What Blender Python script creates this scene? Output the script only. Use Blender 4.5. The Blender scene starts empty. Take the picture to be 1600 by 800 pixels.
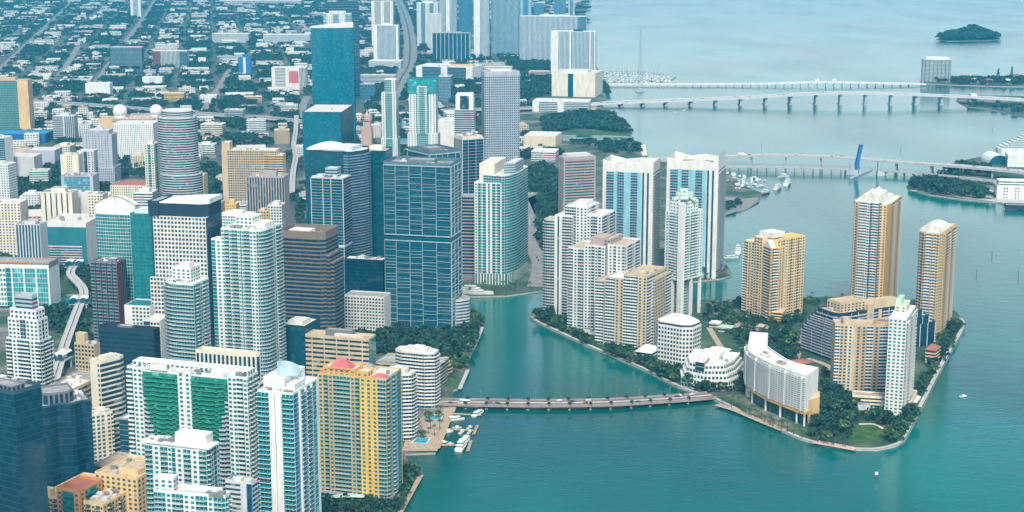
import bpy, math, random
from math import sin, cos, pi, radians as rad
R = random.Random(7)
S = bpy.context.scene
COL = S.collection
# ------------------------------------------------------------------ camera, sky, sun, exposure
FPX = 2514.0          # focal length in pixels of a 1600 px wide picture
PIT = math.atan(529.0 / FPX)
HC = 423.0            # flying height
cam_d = bpy.data.cameras.new('camera')
cam_d.sensor_width = 36.0
cam_d.lens = FPX / 1600.0 * 36.0
cam_d.clip_start = 1.0
cam_d.clip_end = 60000.0
cam = bpy.data.objects.new('camera', cam_d)
COL.objects.link(cam)
cam.location = (0, 0, HC)
cam.rotation_euler = (pi / 2 - PIT, 0, 0)
S.camera = cam
SUN_AZ, SUN_EL = rad(178), rad(50)     # azimuth clockwise from +Y
wd = bpy.data.worlds.new('World')
S.world = wd
wd.use_nodes = True
nt = wd.node_tree
sk = nt.nodes.new('ShaderNodeTexSky')
sk.sky_type = 'NISHITA'
sk.sun_disc = False
sk.sun_elevation = SUN_EL
sk.sun_rotation = SUN_AZ
sk.altitude = 0
sk.air_density = .8
sk.dust_density = 3.0
sk.ozone_density = 2.0
bg = nt.nodes['Background']
bg.inputs['Strength'].default_value = 0.125
# broken pale cloud, closing up towards the horizon
_L = nt.links.new
_tc = nt.nodes.new('ShaderNodeTexCoord')
_sx = nt.nodes.new('ShaderNodeSeparateXYZ')
_L(_tc.outputs['Generated'], _sx.inputs[0])
_mp = nt.nodes.new('ShaderNodeMapping')
_mp.inputs['Scale'].default_value = (1, 1, 3.0)
_L(_tc.outputs['Generated'], _mp.inputs['Vector'])
_nz = nt.nodes.new('ShaderNodeTexNoise')
_nz.inputs['Scale'].default_value = 2.2
_nz.inputs['Detail'].default_value = 6
_nz.inputs['Roughness'].default_value = .6
_L(_mp.outputs[0], _nz.inputs['Vector'])
_cov = nt.nodes.new('ShaderNodeMapRange')
_cov.inputs['From Min'].default_value, _cov.inputs['From Max'].default_value = .60, .82
_L(_nz.outputs['Fac'], _cov.inputs['Value'])
_hor = nt.nodes.new('ShaderNodeMapRange')
_hor.inputs['From Min'].default_value, _hor.inputs['From Max'].default_value = .15, .31
_hor.inputs['To Min'].default_value, _hor.inputs['To Max'].default_value = 1.0, .0
_L(_sx.outputs['Z'], _hor.inputs['Value'])
_mxf = nt.nodes.new('ShaderNodeMath')
_mxf.operation = 'MAXIMUM'
_L(_cov.outputs[0], _mxf.inputs[0])
_L(_hor.outputs[0], _mxf.inputs[1])
_fac = nt.nodes.new('ShaderNodeMath')
_fac.operation = 'MULTIPLY'
_fac.inputs[1].default_value = .88
_L(_mxf.outputs[0], _fac.inputs[0])
_mix = nt.nodes.new('ShaderNodeMix')
_mix.data_type = 'RGBA'
CLOUD = 9.6
_mix.inputs['B'].default_value = (.94 * CLOUD, .94 * CLOUD, .86 * CLOUD, 1)
_L(_fac.outputs[0], _mix.inputs['Factor'])
_L(sk.outputs[0], _mix.inputs['A'])
_L(_mix.outputs['Result'], bg.inputs['Color'])
sd = bpy.data.lights.new('sun', 'SUN')
sd.energy = 2.6
sd.angle = rad(12)
sd.color = (1.0, 0.93, 0.78)
sun = bpy.data.objects.new('sun', sd)
COL.objects.link(sun)
sun.rotation_euler = (pi / 2 - SUN_EL, 0, pi - SUN_AZ)
sun.location = (-400, -600, 900)
S.view_settings.view_transform = 'Standard'
S.view_settings.look = 'None'
S.view_settings.gamma = 1.0
S.view_settings.exposure = 0.72
S.view_settings.use_curve_mapping = False
S.render.engine = 'CYCLES'
S.cycles.max_bounces = 5
S.cycles.diffuse_bounces = 2
S.cycles.glossy_bounces = 2
S.cycles.transmission_bounces = 2
S.cycles.volume_bounces = 0
S.cycles.use_denoising = True
S.cycles.caustics_reflective = False
S.cycles.caustics_refractive = False
# ------------------------------------------------------------------ pixel <-> world helpers (world is metres)
SP, CP = sin(PIT), cos(PIT)
Z0 = 1.6
def Yrow(py, z=Z0):
    d = (400 - py) / FPX
    return (z - HC) / (-SP + d * CP) * (CP + d * SP)
def Zrow(Y, py):
    d = (400 - py) / FPX
    return HC + Y * (-SP + d * CP) / (CP + d * SP)
def Xcol(px, Y, z):
    return (px - 800) / FPX * (Y * CP + (HC - z) * SP)
def G(px, py, z=Z0):
    Y = Yrow(py, z)
    return (Xcol(px, Y, z), Y)
def PX(x, y, z):
    zc = y * CP + (HC - z) * SP
    return (800 + FPX * x / zc, 400 - FPX * (y * SP - (HC - z) * CP) / zc)
# ------------------------------------------------------------------ materials
MATS = {}
def _new(name):
    m = bpy.data.materials.new(name)
    m.use_nodes = True
    MATS[name] = m
    t = m.node_tree
    return m, t, t.nodes['Principled BSDF']
def wallm(name, c, var=.15, rough=.8, scale=.03, metal=0, rnd=0):
    m, t, p = _new(name)
    tc = t.nodes.new('ShaderNodeTexCoord')
    mp = t.nodes.new('ShaderNodeMapping')
    mp.inputs['Scale'].default_value = (1, 1, .25)
    n = t.nodes.new('ShaderNodeTexNoise')
    n.inputs['Scale'].default_value = scale * 6
    n.inputs['Detail'].default_value = 5
    n.inputs['Roughness'].default_value = .65
    r = t.nodes.new('ShaderNodeMapRange')
    r.inputs['From Min'].default_value = .3
    r.inputs['From Max'].default_value = .7
    r.inputs['To Min'].default_value = 1 - var * 1.6
    r.inputs['To Max'].default_value = 1 + var * .5
    mx = t.nodes.new('ShaderNodeMix')
    mx.data_type = 'RGBA'
    mx.blend_type = 'MULTIPLY'
    mx.inputs['Factor'].default_value = 1
    mx.inputs['A'].default_value = (*c, 1)
    L = t.links.new
    L(tc.outputs['Object'], mp.inputs['Vector'])
    L(mp.outputs[0], n.inputs['Vector'])
    L(n.outputs['Fac'], r.inputs['Value'])
    fac = r.outputs[0]
    if rnd:
        at = t.nodes.new('ShaderNodeAttribute')
        at.attribute_name = 'rnd'
        r2 = t.nodes.new('ShaderNodeMapRange')
        r2.inputs['To Min'].default_value = 1 - rnd
        r2.inputs['To Max'].default_value = 1 + rnd
        L(at.outputs['Fac'], r2.inputs['Value'])
        mu = t.nodes.new('ShaderNodeMath')
        mu.operation = 'MULTIPLY'
        L(r2.outputs[0], mu.inputs[0])
        L(fac, mu.inputs[1])
        fac = mu.outputs[0]
    L(fac, mx.inputs['B'])
    L(mx.outputs['Result'], p.inputs['Base Color'])
    p.inputs['Roughness'].default_value = rough
    p.inputs['Metallic'].default_value = metal
    return m
def glassm(name, c, c2=None, rough=.12, ior=1.6):
    """coated window glass: every pane has its own tint, blinds in some"""
    m, t, p = _new(name)
    c2 = c2 or tuple(min(1, v * 1.3 + .008) for v in c)
    at = t.nodes.new('ShaderNodeAttribute')
    at.attribute_name = 'rnd'
    cr = t.nodes.new('ShaderNodeValToRGB')
    e = cr.color_ramp.elements
    e[0].position = 0
    e[0].color = (*[v * .85 for v in c], 1)
    e[1].position = 1
    e[1].color = (*c2, 1)
    k = cr.color_ramp.elements.new(.7)
    k.color = (*c, 1)
    if name not in ('gnavy', 'gblue', 'gteal', 'gbluteal', 'gfar', 'gcobalt') and not name.startswith('rail'):
        k = cr.color_ramp.elements.new(.90)
        k.color = (*c2, 1)
        e[len(e) - 1].color = (.16 + c2[0], .19 + c2[1], .19 + c2[2], 1)
    t.links.new(at.outputs['Fac'], cr.inputs['Fac'])
    t.links.new(cr.outputs[0], p.inputs['Base Color'])
    p.inputs['Roughness'].default_value = rough
    p.inputs['IOR'].default_value = ior
    return m
for n, c in dict(white=(.71, .74, .71), roadwall=(.30, .26, .24), bluetealwall=(.008, .13, .19), paleyellow=(.74, .54, .27), ochre=(.58, .42, .17), duskblue=(.07, .16, .20), linegray=(.30, .42, .47), deepblue=(.025, .085, .13), greenwall=(.10, .36, .27), aquapanel=(.24, .50, .58), offwhite=(.68, .68, .64), cream=(.66, .58, .42), palecream=(.72, .67, .55), tan=(.50, .37, .23),
                 sand=(.56, .45, .29), yellow=(.74, .49, .13), gold=(.70, .40, .08), orange=(.60, .27, .11), peach=(.66, .45, .22),
                 gray=(.40, .41, .42), ltgray=(.55, .57, .58), lav=(.40, .43, .49), dkgray=(.16, .17, .19), brown=(.20, .155, .125), maroon=(.16, .05, .06),
                 navy=(.005, .035, .065), mint=(.50, .66, .55), paleblue=(.42, .60, .70), rosegray=(.40, .34, .33), blue=(.015, .14, .42),
                 pink=(.52, .13, .14), copper=(.36, .22, .14), redroof=(.42, .075, .07), tileroof=(.34, .13, .085), skyblue=(.03, .24, .40),
                 tealwall=(.012, .17, .21), greenroof=(.40, .66, .46), palepink=(.62, .42, .36), concrete=(.46, .46, .44), seawall=(.42, .39, .33)).items():
    wallm(n, c)
wallm('rooflt', (.66, .64, .58), .22, .9, .05)
wallm('roofwhite', (.70, .70, .66), .2, .85, .05)
wallm('roofgray', (.34, .35, .35), .3, .9, .05)
wallm('rooftan', (.54, .43, .30), .25, .9, .05)
wallm('asphalt', (.09, .092, .095), .3, .9, .02)
wallm('roadpale', (.24, .24, .235), .2, .9, .01)
wallm('roadbrown', (.20, .165, .15), .25, .9, .02)
wallm('paving', (.46, .36, .27), .3, .9, .05)
wallm('deckwood', (.48, .36, .24), .3, .85, .1)
wallm('metal', (.35, .37, .39), .2, .5, .1, .6)
wallm('black', (.02, .022, .025), .2, .6)
wallm('paint', (.8, .8, .78), .05)
wallm('carpaint', (.5, .5, .5), .1, .3, .1, 0, .95)
wallm('redpaint', (.45, .03, .03), .1, .4)
wallm('lawn', (.045, .13, .022), .5, .95, .02)
wallm('pool', (.02, .36, .46), .15, .1, .2)
wallm('leaf', (.026, .110, .052), .35, .85, .03, 0, .75)
wallm('leafolive', (.075, .150, .045), .35, .85, .03, 0, .7)
wallm('leafdark', (.014, .068, .044), .35, .9, .03, 0, .7)
wallm('leaffar', (.014, .066, .042), .35, .9, .03, 0, .7)
wallm('palmleaf', (.025, .080, .042), .3, .7, .05, 0, .6)
wallm('bark', (.13, .10, .075), .3, .95, .2)
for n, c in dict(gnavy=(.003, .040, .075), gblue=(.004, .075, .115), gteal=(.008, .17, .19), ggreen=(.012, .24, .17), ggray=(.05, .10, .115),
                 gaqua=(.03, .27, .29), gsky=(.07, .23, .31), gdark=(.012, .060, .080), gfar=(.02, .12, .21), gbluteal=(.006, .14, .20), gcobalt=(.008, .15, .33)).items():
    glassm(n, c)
glassm('railglass', (.22, .36, .38), (.4, .5, .5), .2, 1.6)
glassm('railaqua', (.01, .24, .30), (.03, .32, .38), .2, 1.5)
glassm('railblue', (.10, .24, .34), (.2, .36, .46), .2, 1.6)
glassm('railgreen', (.006, .20, .13), (.02, .28, .19), .2, 1.6)
# ------------------------------------------------------------------ mesh builder
class MB:
    def __init__(s):
        s.v = []; s.f = []; s.r = []; s.mi = []
    def face(s, pts, r=None, mi=0):
        n = len(s.v)
        s.v.extend(pts)
        s.f.append(tuple(range(n, n + len(pts))))
        s.r.append(R.random() if r is None else r)
        s.mi.append(mi)
    def prism(s, poly, z0, z1, top=True, sides=True, mi=0, mt=None, bot=False, r=None):
        n = len(poly)
        if sides:
            for i in range(n):
                a, b = poly[i], poly[(i + 1) % n]
                s.face([(a[0], a[1], z0), (b[0], b[1], z0), (b[0], b[1], z1), (a[0], a[1], z1)], r, mi)
        if top:
            s.face([(p[0], p[1], z1) for p in poly], r, mi if mt is None else mt)
        if bot:
            s.face([(p[0], p[1], z0) for p in reversed(poly)], r, mi)
    def box(s, c, size, rot=0, z0=None, mi=0, r=None, bot=True):
        """c = centre x, y (z0 = underside)"""
        hx, hy = size[0] / 2, size[1] / 2
        cs, sn = cos(rot), sin(rot)
        p = [(c[0] + x * cs - y * sn, c[1] + x * sn + y * cs) for x, y in ((-hx, -hy), (hx, -hy), (hx, hy), (-hx, hy))]
        s.prism(p, z0, z0 + size[2], mi=mi, bot=bot, r=r)
    def tube(s, a, b, r0, r1, n=6, mi=0, r=None, cap=True):
        d = [b[i] - a[i] for i in range(3)]
        l = math.sqrt(sum(x * x for x in d)) or 1
        d = [x / l for x in d]
        h = (1, 0, 0) if abs(d[2]) > .8 else (0, 0, 1)
        u = (d[1] * h[2] - d[2] * h[1], d[2] * h[0] - d[0] * h[2], d[0] * h[1] - d[1] * h[0])
        lu = math.sqrt(sum(x * x for x in u))
        u = [x / lu for x in u]
        w = (d[1] * u[2] - d[2] * u[1], d[2] * u[0] - d[0] * u[2], d[0] * u[1] - d[1] * u[0])
        ra = [[a[j] + r0 * (cos(k) * u[j] + sin(k) * w[j]) for j in range(3)] for k in [2 * pi * i / n for i in range(n)]]
        rb = [[b[j] + r1 * (cos(k) * u[j] + sin(k) * w[j]) for j in range(3)] for k in [2 * pi * i / n for i in range(n)]]
        for i in range(n):
            j = (i + 1) % n
            s.face([tuple(ra[i]), tuple(ra[j]), tuple(rb[j]), tuple(rb[i])], r, mi)
        if cap:
            s.face([tuple(x) for x in rb], r, mi)
    def lathe(s, c, prof, n=12, mi=0, a0=0, a1=2 * pi):
        """profile of (radius, z) turned about c"""
        full = abs(a1 - a0 - 2 * pi) < 1e-6
        for k in range(len(prof) - 1):
            (r0, z0), (r1, z1) = prof[k], prof[k + 1]
            for i in range(n):
                t0, t1 = a0 + (a1 - a0) * i / n, a0 + (a1 - a0) * (i + 1) / n
                q = [(c[0] + r0 * cos(t0), c[1] + r0 * sin(t0), z0), (c[0] + r0 * cos(t1), c[1] + r0 * sin(t1), z0),
                     (c[0] + r1 * cos(t1), c[1] + r1 * sin(t1), z1), (c[0] + r1 * cos(t0), c[1] + r1 * sin(t0), z1)]
                if r1 < 1e-6: q = q[:3]
                elif r0 < 1e-6: q = [q[0], q[2], q[3]]
                s.face(q, None, mi)
    def build(s, name, mats, parent=None, org=(0, 0, 0), smooth=False):
        me = bpy.data.meshes.new(name)
        ox, oy, oz = org
        me.from_pydata([(x - ox, y - oy, z - oz) for x, y, z in s.v], [], s.f)
        for m in (mats if isinstance(mats, (list, tuple)) else [mats]):
            me.materials.append(MATS[m])
        if any(s.mi): me.polygons.foreach_set('material_index', s.mi)
        at = me.attributes.new('rnd', 'FLOAT', 'FACE')
        at.data.foreach_set('value', s.r)
        if smooth: me.polygons.foreach_set('use_smooth', [True] * len(s.f))
        o = bpy.data.objects.new(name, me)
        COL.objects.link(o)
        if parent is not None:
            o.parent = parent
        else:
            o.location = org
        return o
def tag(o, label=None, cat=None, group=None, kind=None):
    if label: o['label'] = label
    if cat: o['category'] = cat
    if group: o['group'] = group
    if kind: o['kind'] = kind
    return o
def empty(name, loc, label=None, cat=None, group=None):
    o = bpy.data.objects.new(name, None)
    o.empty_display_size = 2
    COL.objects.link(o)
    o.location = loc
    return tag(o, label, cat, group)
def copy_tree(o, loc=None, rz=None, sc=None):
    c = o.copy()
    COL.objects.link(c)
    if loc is not None: c.location = loc
    if rz is not None: c.rotation_euler = (0, 0, rz)
    if sc is not None: c.scale = sc if isinstance(sc, tuple) else (sc, sc, sc)
    for ch in o.children:
        d = ch.copy()
        COL.objects.link(d)
        d.parent = c
        for g in ch.children:
            e = g.copy()
            COL.objects.link(e)
            e.parent = d
    return c
FOOT = []      # footprints already built on: (polygon, bounding box)
def claim(poly):
    xs = [p[0] for p in poly]; ys = [p[1] for p in poly]
    FOOT.append((poly, (min(xs), min(ys), max(xs), max(ys))))
def inpoly(x, y, poly):
    c = False
    j = len(poly) - 1
    for i in range(len(poly)):
        xi, yi = poly[i][:2]; xj, yj = poly[j][:2]
        if (yi > y) != (yj > y) and x < (xj - xi) * (y - yi) / (yj - yi) + xi: c = not c
        j = i
    return c
def segd(x, y, a, b):
    dx, dy = b[0] - a[0], b[1] - a[1]
    l = dx * dx + dy * dy
    t = max(0, min(1, ((x - a[0]) * dx + (y - a[1]) * dy) / l)) if l else 0
    return math.hypot(x - a[0] - t * dx, y - a[1] - t * dy)
def taken(x, y, m):
    for poly, bb in FOOT:
        if bb[0] - m < x < bb[2] + m and bb[1] - m < y < bb[3] + m:
            if inpoly(x, y, poly): return True
            if m > 0 and any(segd(x, y, poly[i - 1], poly[i]) < m for i in range(len(poly))): return True
    return False
def inset(poly, d):
    n = len(poly)
    out = []
    for i in range(n):
        p0, p1, p2 = poly[i - 1], poly[i], poly[(i + 1) % n]
        e1 = (p1[0] - p0[0], p1[1] - p0[1]); e2 = (p2[0] - p1[0], p2[1] - p1[1])
        l1 = math.hypot(*e1) or 1; l2 = math.hypot(*e2) or 1
        n1 = (-e1[1] / l1, e1[0] / l1); n2 = (-e2[1] / l2, e2[0] / l2)
        bx, by = n1[0] + n2[0], n1[1] + n2[1]
        k = max(.4, (1 + n1[0] * n2[0] + n1[1] * n2[1]))
        out.append((p1[0] + bx / k * d, p1[1] + by / k * d))
    return out
# ------------------------------------------------------------------ buildings
class Bld:
    """px = left, near corner, right column at the roof line, row of the corner's foot, row of the roof corner,
    turn of the right-hand face (degrees), depth in metres for a face that is not seen"""
    def __init__(s, name, label, cat, px, wall='white', glass='gteal', rail=None, roof='rooflt', fh=3.4, group=None):
        xl, xc, xr, yb, yt, th = px[:6]
        dep = px[6] if len(px) > 6 else 25
        Y = Yrow(yb); s.h = Zrow(Y, yt) - Z0
        zt = Z0 + s.h
        C = (Xcol(xc, Y, zt), Y)
        t = rad(th)
        s.uL, s.vR = (-cos(t), sin(t)), (sin(t), cos(t))
        k = (HC - zt) * SP
        def solve(d, p):
            return ((p - 800) * (C[1] * CP + k) - FPX * C[0]) / (FPX * d[0] - (p - 800) * d[1] * CP)
        s.a = solve(s.uL, xl) if xl < xc else dep
        s.b = solve(s.vR, xr) if xr > xc and not (len(px) > 6 and xr - xc <= 6) else dep
        if not 1 < s.a < 420: print('ODD a', label, s.a); s.a = dep
        if not 1 < s.b < 150: print('ODD b', label, s.b); s.b = dep
        s.C = C
        s.wall, s.glass, s.rail, s.roofm, s.fh = wall, glass, rail or wall, roof, fh
        s.parts = {}
        s.slab = None
        s.fine = yb >= 545      # close enough to show single windows and balconies
        s.wins, s.balcs = [], []
        ctr = s.P(.5, .5)
        s.org = (ctr[0], ctr[1], Z0)
        s.root = empty(name, s.org, label, cat, group)
        s.label = label
        s.subs = []
        s.n = 0
        claim([s.P(1, 0), s.P(0, 0), s.P(0, 1), s.P(1, 1)])
    def P(s, u, v):
        return (s.C[0] + u * s.a * s.uL[0] + v * s.b * s.vR[0], s.C[1] + u * s.a * s.uL[1] + v * s.b * s.vR[1])
    def mb(s, name, mat, key=None, up=None):
        k = (name, mat, key)
        if k not in s.parts: s.parts[k] = (MB(), up)
        return s.parts[k][0]
    def z(s, f): return Z0 + f * s.h
    def facade(s, A, B, z0, z1, style, key):
        W = math.hypot(B[0] - A[0], B[1] - A[1])
        if W < .5: return
        d = ((B[0] - A[0]) / W, (B[1] - A[1]) / W)
        nrm = (d[1], -d[0])
        toks = []
        for tk in style.split():
            g, pm = s.glass, None
            if '#' in tk: tk, g = tk.split('#')
            if '@' in tk: tk, pm = tk.split('@')
            toks.append((tk[0], float(tk[1:] or 1), g, pm))
        tot = sum(t[1] for t in toks)
        facing = nrm[0] * A[0] + nrm[1] * A[1] < 0
        nf = max(1, round((z1 - z0) / s.fh)); fh = (z1 - z0) / nf
        def pt(x, o): return (A[0] + d[0] * x + nrm[0] * o, A[1] + d[1] * x + nrm[1] * o)
        def quad(m, x0, x1, za, zb, o, r=None):
            a, b = pt(x0, o), pt(x1, o)
            m.face([(a[0], a[1], za), (b[0], b[1], za), (b[0], b[1], zb), (a[0], a[1], zb)], r)
        def bar(m, x0, x1, za, zb, o0, o1):
            p = [pt(x0, o0), pt(x1, o0), pt(x1, o1), pt(x0, o1)]
            m.prism([p[3], p[2], p[1], p[0]], za, zb, bot=True)
        x = 0
        for i, (k, w, g, pm) in enumerate(toks):
            w = w / tot * W
            x0, x1 = x, x + w
            x = x1
            kk = (key, i)
            off = .12
            if pm:
                quad(s.mb('wall_panel', pm, kk), x0, x1, z0, z1, .1)
                off = .22
            if k == 's': continue
            if k == 'c':
                bar(s.mb('pier', pm or s.wall, kk), x0, x1, z0, z1, .02, 1.2)
                continue
            if k in 'wxy':
                sp, ww, wh = {'w': (4.2, 2.1, .52), 'x': (3.4, 2.2, .58), 'y': (3.2, 1.2, .5)}[k]
                n = max(1, round(w / sp)); c = w / n
                ww = min(ww, c * .72)
                m = s.mb('glazing', g, kk)
                for f in range(nf):
                    za = z0 + f * fh + fh * (1 - wh) * .45
                    for q in range(n):
                        xm = x0 + (q + .5) * c
                        if s.fine: s.wins.append((facing, za, xm, [(*pt(xm - ww / 2, off), za), (*pt(xm + ww / 2, off), za), (*pt(xm + ww / 2, off), za + fh * wh), (*pt(xm - ww / 2, off), za + fh * wh)], g))
                        else: quad(m, xm - ww / 2, xm + ww / 2, za, za + fh * wh, off)
            elif k in 'gGvhHl':
                gap, vs = {'g': (.22, 3.2), 'G': (.0, 3.4), 'v': (1.5, 3.6), 'h': (.0, 3.2), 'H': (.0, 3.4), 'l': (.0, 2.5)}[k]
                wh = {'g': fh - .5, 'G': fh - .4, 'v': fh - .02, 'h': fh * .46, 'H': fh * .6, 'l': fh - .01}[k]
                n = max(1, round(w / vs)); c = w / n
                gp = min(gap, c * .5)
                m = s.mb({'g': 'glass_wall', 'G': 'glass_wall', 'l': 'glass_wall', 'v': 'glass_strip'}.get(k, 'glazing_band'), g, kk)
                for f in range(nf):
                    za = z0 + f * fh + (fh - wh) * .5
                    for q in range(n):
                        quad(m, x0 + q * c + gp / 2, x0 + (q + 1) * c - gp / 2, za, za + wh, off)
            elif k in 'bBr':
                m = s.mb('balcony_window', g, kk)
                sm = s.slab or pm or s.wall
                m2 = s.mb('balcony_stack', sm, kk)
                m3 = s.mb('railing', s.rail, kk, ('balcony_stack', sm, kk))
                ins = {'b': .3, 'B': .14, 'r': .02}[k] * min(w, 6)
                pr = 1.7
                n = max(1, round(w / 2.6)); c = w / n
                for f in range(nf):
                    za = z0 + f * fh
                    for q in range(n):
                        quad(m, x0 + q * c + .12, x0 + (q + 1) * c - .12, za + .4, za + fh - .35, off)
                    if f == 0 and z0 < Z0 + 2: continue
                    a2, a3 = m2, m3
                    if s.fine: a2, a3 = MB(), MB(); s.balcs.append((facing and w > 2.2, za, x0, a2, a3, sm, s.rail))
                    bar(a2, x0 + ins / 2, x1 - ins / 2, za - .05, za + .3, .02, pr)
                    quad(a3, x0 + ins / 2, x1 - ins / 2, za + .3, za + 1.35, pr - .03)
    def tier(s, z0, z1, F='w', Rt=None, Lf=None, Bk='h', poly=None, wall=None, roof=None, name='wall', para=1.1, round_n=0, top=True, base=None):
        """one storey block; poly in shares of the footprint, counter-clockwise from the left end of the front"""
        Rt = F if Rt is None else Rt
        Lf = Bk if Lf is None else Lf
        wall = wall or s.wall
        sv, s.wall = s.wall, wall
        s.n += 1
        if poly is None:
            pl = [(1, 0), (0, 0), (0, 1), (1, 1)]; st = [F, Rt, Bk, Lf]
        elif isinstance(poly[0], str):        # named outline
            pl, st = outline(poly, F, Rt, Bk, Lf)
        else:
            pl = [p[:2] for p in poly]
            st = [(p[2] if len(p) > 2 else F) for p in poly]
        W = [s.P(*p) for p in pl]
        za, zb = s.z(z0), s.z(z1)
        bm = s.mb(name, wall, s.n if name != 'wall' else 0)
        bm.prism(W, za, zb, top=False)
        for i, stl in enumerate(st):
            if stl == 's' or not stl: continue
            s.facade(W[i], W[(i + 1) % len(W)], za, zb, stl, (s.n, stl if len(pl) > 8 else i))
        if top:
            rm = s.mb('roof', roof or s.roofm, s.n)
            rm.prism(W, za, zb, sides=False)
            if para:
                I = inset(W, .45)
                pm = s.mb('parapet', wall, s.n)
                for i in range(len(W)):
                    j = (i + 1) % len(W)
                    a, b, c, d = W[i], W[j], I[j], I[i]
                    pm.face([(a[0], a[1], zb), (b[0], b[1], zb), (b[0], b[1], zb + para), (a[0], a[1], zb + para)])
                    pm.face([(a[0], a[1], zb + para), (b[0], b[1], zb + para), (c[0], c[1], zb + para), (d[0], d[1], zb + para)])
                    pm.face([(c[0], c[1], zb), (d[0], d[1], zb), (d[0], d[1], zb + para), (c[0], c[1], zb + para)])
        s.wall = sv
        return s
    def ph(s, u0, u1, v0, v1, z0, hm, F='s', wall=None, roof=None, para=.6):
        """penthouse or plant room, hm metres high"""
        return s.tier(z0, z0 + hm / s.h, F, F, F, 's', [(u1, v0), (u0, v0), (u0, v1), (u1, v1)], wall, roof, 'penthouse', para)
    def units(s, n, z, u0=.15, u1=.85, v0=.15, v1=.85, mat='ltgray', big=1.0):
        for k in range(int(n * 1.7)):
            u, v = R.uniform(u0, u1), R.uniform(v0, v1)
            m = s.mb('rooftop_unit', R.choice([mat, 'metal', 'offwhite']), (k, z))
            a, b = R.uniform(2, 5) * big, R.uniform(2, 4) * big
            m.box(s.P(u, v), (a, b, R.uniform(1.4, 2.8)), math.atan2(s.vR[1], s.vR[0]) - pi / 2, s.z(z) + .05)
        return s
    def part(s, name, mat, mbld):
        s.n += 1
        s.parts[(name, mat, 'x%d' % s.n)] = (mbld, None)
        return s
    def done(s):
        made = {}
        # the hundred that show largest are parts of their own, the rest one part
        s.wins.sort(key=lambda t: (not t[0], -round(t[1]), t[2]))
        for i, (fc, za, xm, q, g) in enumerate(s.wins):
            if i < 100:
                m = MB(); m.face(q); m.build('window', g, s.root, s.org)
            else: s.mb('glazing', g, 'rest').face(q)
        s.balcs.sort(key=lambda t: (not t[0], -round(t[1]), t[2]))
        for i, (fc, za, x0, m2, m3, sm, rl) in enumerate(s.balcs):
            if i < 100:
                o = m2.build('balcony', sm, s.root, s.org); m3.build('railing', rl, o, s.org)
            else:
                for nm_, mm, mt in (('balcony_stack', m2, sm), ('railings', m3, rl)):
                    t = s.mb(nm_, mt, 'rest'); n0 = len(t.v); t.v += mm.v; t.f += [tuple(k + n0 for k in f) for f in mm.f]; t.r += mm.r; t.mi += mm.mi
        for k, (m, up) in sorted(s.parts.items(), key=lambda kv: kv[1][1] is not None):
            if not m.f: continue
            par = made.get(up, s.root) if up else s.root
            made[k] = m.build(k[0], k[1], par, s.org)
            if k[2] == 'rest': made[k]['kind'] = 'stuff'
        return s.root
def bow(k, n=8, u0=1.0, u1=0.0, v=0.0):
    """front edge bulging forward by k of the depth"""
    return [(u0 + (u1 - u0) * i / n, v - k * 4 * (i / n) * (1 - i / n)) for i in range(n + 1)]
def outline(poly, F, Rt, Bk, Lf):
    kind = poly[0]
    if kind == 'bow':
        pts = bow(poly[1], poly[2] if len(poly) > 2 else 8)
        pl = pts + [(0, 1), (1, 1)]
        st = [F] * (len(pts) - 1) + [Rt, Bk, Lf]
    elif kind == 'oct':
        c = poly[1]
        pl = [(1 - c, 0), (c, 0), (0, c), (0, 1 - c), (c, 1), (1 - c, 1), (1, 1 - c), (1, c)]
        st = [F, Rt, Rt, Rt, Bk, Bk, Lf, Lf]
    elif kind == 'oval':
        n = poly[1]
        pl = [(.5 - .5 * cos(-pi / 2 - pi * .0 + 2 * pi * i / n + pi / 2 * 0 - pi / 2), .5 + .5 * sin(2 * pi * i / n - pi)) for i in range(n)]
        pl = [(.5 - .5 * cos(2 * pi * i / n), .5 + .5 * sin(2 * pi * i / n)) for i in range(n)]
        st = [F] * n
    elif kind == 'rnd':      # rounded right front corner
        c, n = poly[1], 6
        arc = [(c - c * sin(pi / 2 * i / n), c - c * cos(pi / 2 * i / n)) for i in range(n + 1)]
        pl = [(1, 0)] + arc + [(0, 1), (1, 1)]
        st = [F] + [Rt] * n + [Rt, Bk, Lf]
    elif kind == 'rndl':     # rounded left front corner
        c, n = poly[1], 6
        arc = [(1 - c + c * cos(pi / 2 * i / n), c - c * sin(pi / 2 * i / n)) for i in range(n + 1)]
        pl = arc + [(0, 0), (0, 1), (1, 1)]
        st = [F] * n + [F, Rt, Bk, Lf]
    return pl, st
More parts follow.
